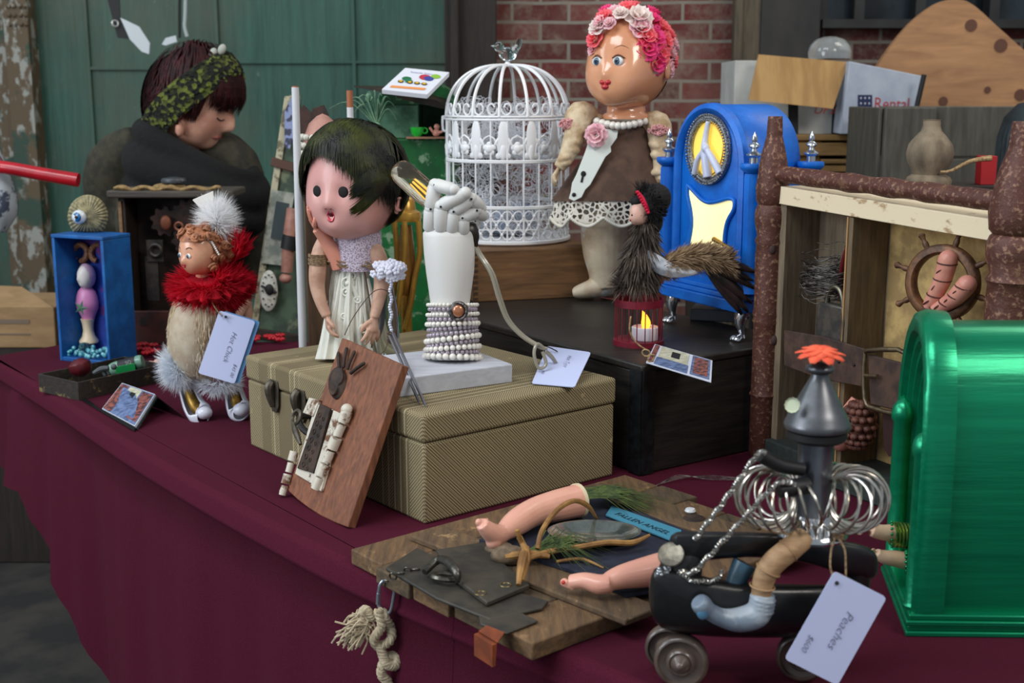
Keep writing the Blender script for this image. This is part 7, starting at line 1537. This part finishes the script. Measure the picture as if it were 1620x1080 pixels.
for pts, r in (([(818, 838, .045), (824, 856, .03), (832, 872, .018)], .0030), ([(850, 868, .018), (858, 838, .035), (882, 806, .05), (908, 792, .052), (930, 800, .04), (944, 820, .016)], .0032), ([(832, 884, .012), (870, 872, .016), (910, 866, .016), (960, 858, .02), (1000, 858, .016), (1028, 846, .022)], .0036), ([(832, 868, .02), (826, 890, .020), (820, 925, .004)], .0055), ([(822, 850, .03), (834, 880, .02), (826, 918, .006)], .004), ([(880, 888, .006), (920, 884, .008), (955, 898, .004)], .002), ([(800, 880, .010), (840, 876, .014), (870, 880, .012)], .005)):
    MB().tube([B2(x, y, z + .010) for x, y, z in pts], [r*.9] + [r]*(len(pts)-2) + [r*.5], 8, res=6).build('rawhide_strand', ROOT, bd2)
b = MB(); b.ball(B2(805, 878, .018), (.022, .014, .012)); b.ball(B2(790, 868, .012), (.018, .014, .009)); b.build('root_lump', mat('grey_tan_root', (130, 108, 84), (90, 76, 60), 60, rough=.8, bump=.6), bd2)
b = MB(); c = B2(940, 855, .014); b.lathe(c, [(.001, .002), (.030, .002), (.044, .008), (.050, .013), (.046, .013), (.030, .006), (.001, .005)], 36, sx=1.15, sy=.8); b.build('glass_dish', mat('smoky_glass_dish', (96, 104, 98), (60, 66, 62), 20, rough=.08, coat=1), bd2)
GR = mat('dark_green_grass', (44, 62, 26), (76, 92, 40), 60, rough=.7)
b = MB()
for i in range(150):
    s_a = B2(918 + random.gauss(0, 4), 782 + random.gauss(0, 3), .03); e_a = B2(1020 + random.gauss(0, 20), 800 + random.gauss(0, 10), .012); ribbon(b, [s_a, s_a.lerp(e_a, .5) + V((0, 0, .012)), e_a], .0008, nrm=(0, -.3, 1))
b.build('grass_tuft', GR, bd2, smooth=0)
b = MB()
for i in range(110):
    s_a = B2(845 + random.gauss(0, 5), 874 + random.gauss(0, 3), .02); e_a = B2(930 + random.gauss(0, 26), 882 + random.gauss(0, 14), .008); ribbon(b, [s_a, s_a.lerp(e_a, .5) + V((0, 0, .018)), e_a], .0007, nrm=(0, -.3, 1))
b.build('grass_tuft', GR, bd2, smooth=0)
L4 = [B2(958, 813, .015), B2(1074, 858, .015), B2(1084, 846, .015), B2(966, 803, .015)]; L4 = [B2(958, 816, .015), B2(1072, 860, .015), B2(1078, 840, .015), B2(968, 801, .015)]
lb_ = MB().prism(L4, (0, 0, .0015)).build('blue_label', mat('teal_blue_label', (64, 134, 160), rough=.6), bd2, smooth=0)
b = MB(); xd = (L4[1]-L4[0]).normalized(); yd = V((0, 0, 1)).cross(xd); wdt = (L4[3]-L4[0]).dot(yd); text_mb(b, 'FALLEN ANGEL', L4[0] + yd*wdt*.30 + xd*.005 + V((0, 0, .0022)), xd, yd, (L4[1]-L4[0]).length/9.2); b.build('label_lettering', mat('dark_label_ink', (24, 34, 46)), lb_, smooth=0)
MB().lathe(B2(1092, 810, .010), [(.006, 0), (.0075, .002), (.006, .005), (.001, .0055)], 18).build('white_button', mat('white_button', (216, 220, 224), rough=.3), bd2)
MB().lathe(B2(1098, 822, .006), [(.014, 0), (.015, .002), (.012, .004), (.001, .0045)], 20).build('rusty_disc', RUSTD, bd2)
# chain link and rope hanging over the edge
ed = on(612, 950, TZ-.03); f = Fr(ed.y - .034); kk = f.k
CH = mat('zinc_link', (176, 184, 196), rough=.25, metal=.85)
b = MB(); b.tube([f(601, 925), f(606, 919), f(617, 920), f(624, 928), f(622, 948), f(618, 966), f(610, 971), f(602, 966), f(598, 948)], 3.1*kk, 10, closed=True, res=4); b.tube([f(599, 938), f(598, 955)], 4.2*kk, 6)
b.build('quick_link', CH, bd2)
ln = MB()
for i, (x, y) in enumerate(((612, 918), (622, 911), (633, 906), (645, 902), (657, 900))): p = (f(x, y) if i == 0 else on(x, y, TZ + BT + .006)); ln.torus(p, 6*kk, 1.6*kk, V((.3, 1, .2)) if i % 2 else V((0, .3, 1)), 14)
ln.build('iron_chain', bpy.data.materials['worn_dark_iron'], bd2)
ROPE = NT('cream_cotton_rope'); ROPE.set(rough=.95); nz = ROPE.noise(120, (1, 1, 1), 5); ROPE.base(ROPE.mix(ROPE.ramp(nz, .3, .7), (168, 150, 122), (204, 190, 162))); ROPE.bump(nz, .8, .002)
def rope(mb, pts, r, tw=60):
    pc = [V(q) for q in catmull([tuple(p) for p in pts], 14)]
    for s in range(3):
        L = []; n_ = len(pc)
        for i, p in enumerate(pc):
            d = pc[min(i+1, n_-1)] - pc[max(i-1, 0)]; x, y, _ = frame_of(d); a = i*.55 + s*2*pi/3; L.append(p + (x*math.cos(a) + y*math.sin(a))*r*.5)
        mb.tube(L, r*.58, 7)
b = MB(); rope(b, [f(598, 965, -6), f(604, 990, -8), f(592, 1010, -2), f(600, 1022, 6), f(618, 1012, -4), f(618, 992, 4), f(608, 976, -4), f(606, 968, 6)], 8*kk)
rope(b, [f(606, 972, 8), f(590, 975, 2), f(578, 964, 0), f(572, 975, 0), f(575, 990, 2)], 8*kk)
rope(b, [f(600, 1018, 4), f(606, 1036, 0), f(612, 1050, -4), f(625, 1052, 0), f(630, 1040, 6), f(618, 1038, 8), f(606, 1050, 0), f(604, 1066, -2), f(614, 1080, 0), f(612, 1100, 0)], 8.5*kk)
b.build('rope', ROPE.m, bd2)
b = MB()
for i in range(90):
    s_a = f(578 + random.gauss(0, 5), 984 + random.gauss(0, 4), random.gauss(0, 4)); e_a = f(558 + random.gauss(0, 14), 1004 + random.gauss(0, 15), random.gauss(-2, 8)); m_ = s_a.lerp(e_a, .5) + V((random.gauss(0, .004), random.gauss(0, .003), random.gauss(.003, .004))); b.tube([s_a, m_, e_a], 1.6*kk, 5, res=4)
b.build('frayed_end', ROPE.m, bd2)
# ================================================================ wheeled iron figure with pot body
w0 = on(1078, 1086); f = Fr(w0.y); kk = f.k
rb = thing('iron_figure', 'wheeled black iron figure with pewter pot body, coil arms and orange flower', 'sculpture', (f(1200, 1000).x, f.Y + .03, TZ))
IR = mat('glossy_black_iron', (16, 16, 18), (26, 26, 28), 30, rough=.36, coat=.15, bump=.15)
def loftx(mb, secs, n=20):
    """secs: (px, y centre, half height, half depth, d)"""
    R = []
    for px, yc, hh_, hd, d in secs: R.append([f(px, yc - hh_*math.copysign(abs(math.sin(2*pi*j/n+.01))**.55, math.sin(2*pi*j/n+.01)), d + hd*math.copysign(abs(math.cos(2*pi*j/n+.01))**.55, math.cos(2*pi*j/n+.01))) for j in range(n)])
    return mb.rings(R)
b = MB(); loftx(b, [(1026, 938, 10, 10, 20), (1032, 940, 46, 30, 20), (1056, 946, 54, 44, 22), (1120, 962, 46, 58, 26), (1200, 966, 44, 60, 30), (1280, 966, 42, 54, 34), (1350, 958, 34, 32, 40), (1390, 950, 12, 8, 44)]); b.build('iron_base', IR, rb, sub=1)
b = MB(); loftx(b, [(1058, 862, 8, 8, 22), (1064, 864, 26, 28, 22), (1110, 864, 24, 30, 24), (1180, 860, 19, 27, 28), (1260, 864, 20, 27, 32), (1330, 880, 27, 29, 38), (1378, 893, 30, 26, 42), (1390, 893, 12, 10, 42)]); b.build('handle', IR, rb, sub=1)
MB().tube([f(1076, 950, 22), f(1074, 915, 22), f(1084, 885, 22), f(1100, 866, 24)], [42*kk, 38*kk, 32*kk, 22*kk], 18, res=4).build('handle_post', IR, rb); MB().tube([f(1348, 955, 42), f(1356, 915, 42), f(1352, 884, 42)], [22*kk, 22*kk, 24*kk], 16, res=4).build('handle_post', IR, rb)
WHL = mat('brown_bakelite_wheel', (92, 78, 70), (66, 54, 50), 12, rough=.3, coat=.3)
wax = V((-.25, -1, .05)).normalized()
for (px, py, d, r) in ((1078, 1041, 0, 43), (1058, 1003, 62, 38), (1268, 1040, 24, 40), (1300, 1008, 84, 36)):
    c = f(px, py, d); R_ = r*kk*1.07; c.z = TZ + R_ + .0005
    wl = MB().lathe(c - wax*.010, [(.001, 0), (R_*.80, 0), (R_*.97, .003), (R_, .008), (R_*.99, .014), (R_*.92, .0175), (R_*.84, .018), (R_*.78, .015), (R_*.55, .014), (R_*.50, .018), (R_*.42, .0195), (R_*.36, .018), (R_*.30, .021), (R_*.22, .023), (R_*.16, .026), (R_*.08, .028), (.0005, .0285)], 40, wax).build('wheel', WHL, rb, smooth=50)
    MB().tube([c, c - wax*.02, V((c.x + .004, c.y + .022, f(px, 985, d).z))], .004, 8).build('axle', BLACKM, rb)
MB().lathe(f(1062, 878, -8), [(21*kk, 0), (22*kk, .001), (21*kk, .003), (18*kk, .0025), (.0005, .0025)], 30, V((-.25, -.75, .8))).build('round_medal', mat('pale_metal_medal', (140, 134, 118), (100, 96, 86), 80, rough=.4, metal=.6, bump=.4), rb)
b = MB()
for i in range(14): b.ball(f(1050 + 9*math.cos(i*1.3), 897 + i*.9, -8 + 6*math.sin(i*1.3)), 3.6*kk, seg=9, ring=6)
b.build('silver_beads', FIN, rb)
# leg with sock shaped shoe
TAN = mat('tan_wrapped_leg', (176, 142, 104), (144, 110, 78), 30, rough=.6, bump=.3, stretch=(1, 1, 3)); SOCK = mat('blue_grey_ceramic', (128, 142, 156), (94, 106, 122), 16, rough=.4, bump=.2, c3=(160, 170, 180), s3=20)
b = MB(); b.tube([f(1272, 850, -18), f(1250, 868, -34), f(1222, 892, -40), f(1208, 918, -40), f(1203, 952, -40)], [19*kk, 20*kk, 20*kk, 18*kk, 16*kk], 20, res=6, flat=.95)
for t_ in (0.30, .62, .85):
    pc = catmull([tuple(f(1272, 850, -18)), tuple(f(1250, 868, -34)), tuple(f(1222, 892, -40)), tuple(f(1208, 918, -40)), tuple(f(1203, 952, -40))], 8); i = int(t_*(len(pc)-2)); b.torus(V(pc[i]), 20*kk, 1.4*kk, V(pc[i+1]) - V(pc[i]), 20)
b.build('leg', TAN, rb)
b = MB(); b.tube([f(1208, 938, -40), f(1204, 956, -40), f(1196, 972, -40), f(1168, 980, -42), f(1140, 976, -46), f(1118, 964, -50)], [19*kk, 20*kk, 22*kk, 20*kk, 15*kk, 14*kk], 20, res=5)
for i in range(4): b.torus(f(1207 - i, 946 + i*6, -40), 20.5*kk, 1.6*kk, V((.15, 0, 1)), 20)
b.tube([f(1120, 965, -50), f(1110, 956, -52), f(1104, 950, -54)], [14*kk, 17*kk, 14*kk], 16, res=3); b.ball(f(1172, 985, -42), (20*kk, 14*kk, 10*kk)); b.build('shoe', SOCK, rb, remesh=.0013, rsm=2)
MB().ball(f(1112, 966, -60), (11*kk, 8*kk, 15*kk)).build('toe_cup', mat('bright_blue_glaze', (96, 146, 178), (70, 110, 140), 30, rough=.25, coat=.5), rb)
b = MB(); b.tube([f(1178, 890, 10), f(1168, 910, 6), f(1160, 928, 2)], [20*kk, 18*kk, 16*kk], 16, res=3); b.build('rear_shoe', mat('dark_blue_shoe', (60, 96, 118), (44, 60, 66), 20, rough=.35), rb)
# pot body
PW_ = mat('brushed_pewter', (128, 132, 138), (92, 96, 104), 14, rough=.3, metal=.85, stretch=(3, 3, .3), bump=.05); PW2 = mat('dark_pewter', (112, 114, 118), (82, 84, 88), 16, rough=.35, metal=.75); SHN = mat('polished_steel', (200, 202, 206), rough=.12, metal=.95)
pc = f(1284, 846, 20)
b = MB(); b.lathe(pc, [(r*kk*1.04, h*kk*1.10) for r, h in ((28, 26), (27, 60), (27, 110), (28, 150))], 40); b.build('pot_body', PW_, rb)
b = MB(); b.lathe(pc, [(r*kk*1.04, h*kk*1.10) for r, h in ((.1, 0), (54, 0), (56, 4), (54, 9), (44, 16), (34, 24), (28, 34))], 44); b.build('base_flange', SHN, rb)
b = MB(); b.lathe(pc, [(r*kk*1.04, h*kk*1.10) for r, h in ((30, 148), (42, 149), (47, 154), (47, 164), (40, 166))], 44); b.build('black_band', BLK, rb)
b = MB(); b.lathe(pc, [(r*kk*1.04, h*kk*1.10) for r, h in ((40, 165), (50, 167), (51.5, 172), (50, 177), (48, 180), (46, 186), (41, 194), (36, 203), (31, 213), (26, 222), (21, 231), (17, 238), (14, 244), (13, 249), (20, 252), (22, 256), (21, 260), (10, 264), (5, 266), (.1, 267))], 48); b.build('pot_lid', PW2, rb, smooth=60)
tp_ = pc + V((0, 0, 272*kk*1.10)); MB().tube([pc + V((0, 0, 264*kk*1.10)), tp_ + V((0, 0, 14*kk))], 1.6*kk, 6).build('flower_stem', mat('amber_stem', (200, 150, 90)), rb)
ORG = mat('orange_felt_petals', (244, 108, 74), (232, 88, 58), 60, rough=.85)
b = MB()
for ly in range(2):
    for i in range(9):
        a = 2*pi*i/9 + ly*.35; o = V((math.cos(a), math.sin(a)*.92, math.sin(a)*.16)).normalized(); sd = V((-o.y, o.x, 0)); L = (40 if ly == 0 else 28)*kk; c = tp_ + V((0, 0, (6 + 5*ly)*kk)); rows = []
        for u in range(6):
            t_ = u/5; w_ = 12.5*kk*math.sin(pi*(.16 + .80*t_))**.6; z = (5*math.sin(t_*pi*.8) - 5*t_*t_)*kk; rows.append([c + o*L*t_ - sd*w_ + V((0, 0, z)), c + o*L*t_ + V((0, 0, z + 1.4*kk)), c + o*L*t_ + sd*w_ + V((0, 0, z))])
        b.rings(rows, closed=False, cap=False)
b.ball(tp_ + V((0, 0, 13*kk)), (4*kk, 4*kk, 5*kk)); b.build('orange_flower', ORG, rb, solid=.0008)
CB2 = mat('cream_button', (196, 204, 176), rough=.5); b = MB(); b.lathe(f(1254, 641, -12), [(.0005, .001), (10*kk, .001), (12*kk, .0025), (12.5*kk, .001), (12*kk, -.001), (.0005, -.001)], 24, V((-.5, -1, .3)), ripple=lambda u, h: 1 + .03*math.cos(u*2*pi*12)); b.build('cream_button', CB2, rb)
b = MB(); 
for s in (-1, 1):
    for i in range(15):
        th_ = (-.56 + .08*i)*pi; cd2 = V((math.cos(th_)*s, -math.sin(th_)*.85, 0)); r_ = (38 + 8*math.sin(pi*i/14))*kk*1.05
        c = f(1284 + s*22, 786, 20) + cd2*(r_ + 6*kk) + V((0, 0, 2*kk*math.sin(i))); ax_ = V((cd2.y, -cd2.x, .25*s)); b.torus(c, r_, 2.6*kk, ax_, 30, 7)
b.build('coil_arms', mat('spring_steel', (206, 202, 196), (176, 166, 150), 30, rough=.22, metal=.95), rb)
b = MB(); b.tube([f(1270, 742, -6), f(1235, 736, -14), f(1204, 720, -20)], [11*kk, 12*kk, 12*kk], 14, res=3); b.tube([f(1278, 768, -20), f(1252, 772, -30), f(1232, 776, -36)], [14*kk, 15*kk, 12*kk], 14, res=3); b.build('black_rod_arms', mat('matte_black_rod', (34, 34, 36), rough=.5, metal=.3), rb)
CHN = mat('silver_rope_chain', (186, 184, 178), rough=.25, metal=.9)
def chain(mb, pts, r, step):
    pc_ = [V(q) for q in catmull([tuple(p) for p in pts], 40)]; acc = 0; last = pc_[0]; i_ = 0
    for p in pc_:
        if (p-last).length >= step: d = (p-last).normalized(); x, y, _ = frame_of(d); a = i_*.9; mb.torus(p + (x*math.cos(a) + y*math.sin(a))*r*.25, r*.8, r*.38, (d + x*.7*math.cos(a) + y*.7*math.sin(a)), 9, 5); last = p; i_ += 1
b = MB(); chain(b, [f(1214, 720, -32), f(1202, 716, -34), f(1186, 735, -30), f(1140, 800, -20), f(1100, 852, -8)], 4.6*kk, 4*kk); b.build('chain', CHN, rb)
b = MB(); chain(b, [f(1262, 770, -40), f(1240, 762, -46), f(1215, 778, -50), f(1160, 838, -44), f(1100, 902, -30), f(1086, 905, -16), f(1076, 904, -8)], 4.6*kk, 4*kk); b.build('chain', CHN, rb)
b = MB(); chain(b, [f(1072, 904, -10), f(1090, 916, -24), f(1112, 920, -30), f(1138, 914, -24), f(1142, 904, -18)], 4.2*kk, 4*kk); b.build('chain', CHN, rb)
b = MB(); b.tube([f(1322, 848, -30), f(1315, 870, -50), f(1314, 900, -64), f(1324, 922, -72)], 1.8*kk, 6, res=5); b.tube([f(1324, 848, -30), f(1336, 868, -50), f(1338, 895, -60), f(1338, 915, -66)], 1.8*kk, 6, res=5)
for i in range(3): b.torus(f(1326, 846 + i*3, -26), 10*kk, 1.4*kk, V((.3, .5, 1)), 14)
b.build('tag_twine', TWINE, rb)
g = [f(1403, 945, -74), f(1320, 903, -74), f(1241, 1042, -80), f(1325, 1084, -80)]
tag_card(rb, g, .0008, WHITEP); pen(rb, 'Peaches', g, .52, .28, .0125); pen(rb, '$600', g, .16, .66, .0085)
MB().tube([f(1324, 922, -76), f(1324, 922, -72)], 3.4*kk, 12).build('tag_hole', BLK, rb)
# ---- arms reaching out of the green clock case
f = Fr(gp(-.01, gw*.45, 0).y); kk = f.k
PALE = mat('pale_doll_arm', (218, 184, 156), (206, 170, 142), 30, rough=.5); BDG = mat('green_metal_bead', (30, 140, 90), rough=.25, metal=.7)
b = MB(); b.tube([f(1416, 842, 0), f(1396, 842, -4), f(1378, 838, -6)], [14*kk, 13*kk, 11*kk], 14, res=3); hand(b, f(1378, 838, -6), (-1, -.1, .1), (0, 0, -1), 26*kk, .5, 1, .3, 3*kk); b.build('doll_arm', PALE, gc, remesh=.0013, rsm=2)
b = MB(); b.tube([f(1442, 888, -10), f(1420, 884, -14), f(1396, 880, -18), f(1386, 874, -20)], [15*kk, 14*kk, 11*kk, 8*kk], 14, res=3); hand(b, f(1388, 876, -20), (-.8, -.1, .5), (0, -1, 0), 16*kk, .3, 1, .2, 2.4*kk); b.build('doll_arm', PALE, gc, remesh=.0012, rsm=2)
b = MB(); b.tube([f(1412, 845, 0), f(1430, 848, 2), f(1446, 850, 4)], [19*kk, 20*kk, 20*kk], 24)
for i in range(6): b.torus(f(1413 + i*5.5, 845 + i*.5, 0), 20*kk, 1.6*kk, V((1, 0, 0)), 24)
b.build('gold_green_sleeve', mat('gold_green_metal', (150, 176, 96), (70, 140, 80), 90, rough=.25, metal=.8), gc)
b = MB()
for i in range(14):
    a = 2*pi*i/14; b.ball(f(1411, 845 + 20*math.sin(a), 20*math.cos(a)), 2.6*kk, seg=8, ring=6)
    for j in range(3): b.ball(f(1434 + j*6, 889 + 17*math.sin(a), -12 + 17*math.cos(a)), 3.2*kk, seg=8, ring=6)
b.build('green_bead_bracelets', BDG, gc)
# fine loose wires on the table behind the board
b = MB()
for k_ in range(4): b.tube([on(1036 + k_*4, 768 - k_*2, TZ+.002), on(1075, 757 - k_*2, TZ+.006), on(1120, 752 + k_*2, TZ+.004), on(1172, 756 + k_, TZ+.002)], .0005, 5, res=6)
b.build('loose_wires', NW_, None, loc=on(1100, 756), label='fine pale loose wires lying on the cloth behind the plank board', cat='wire')
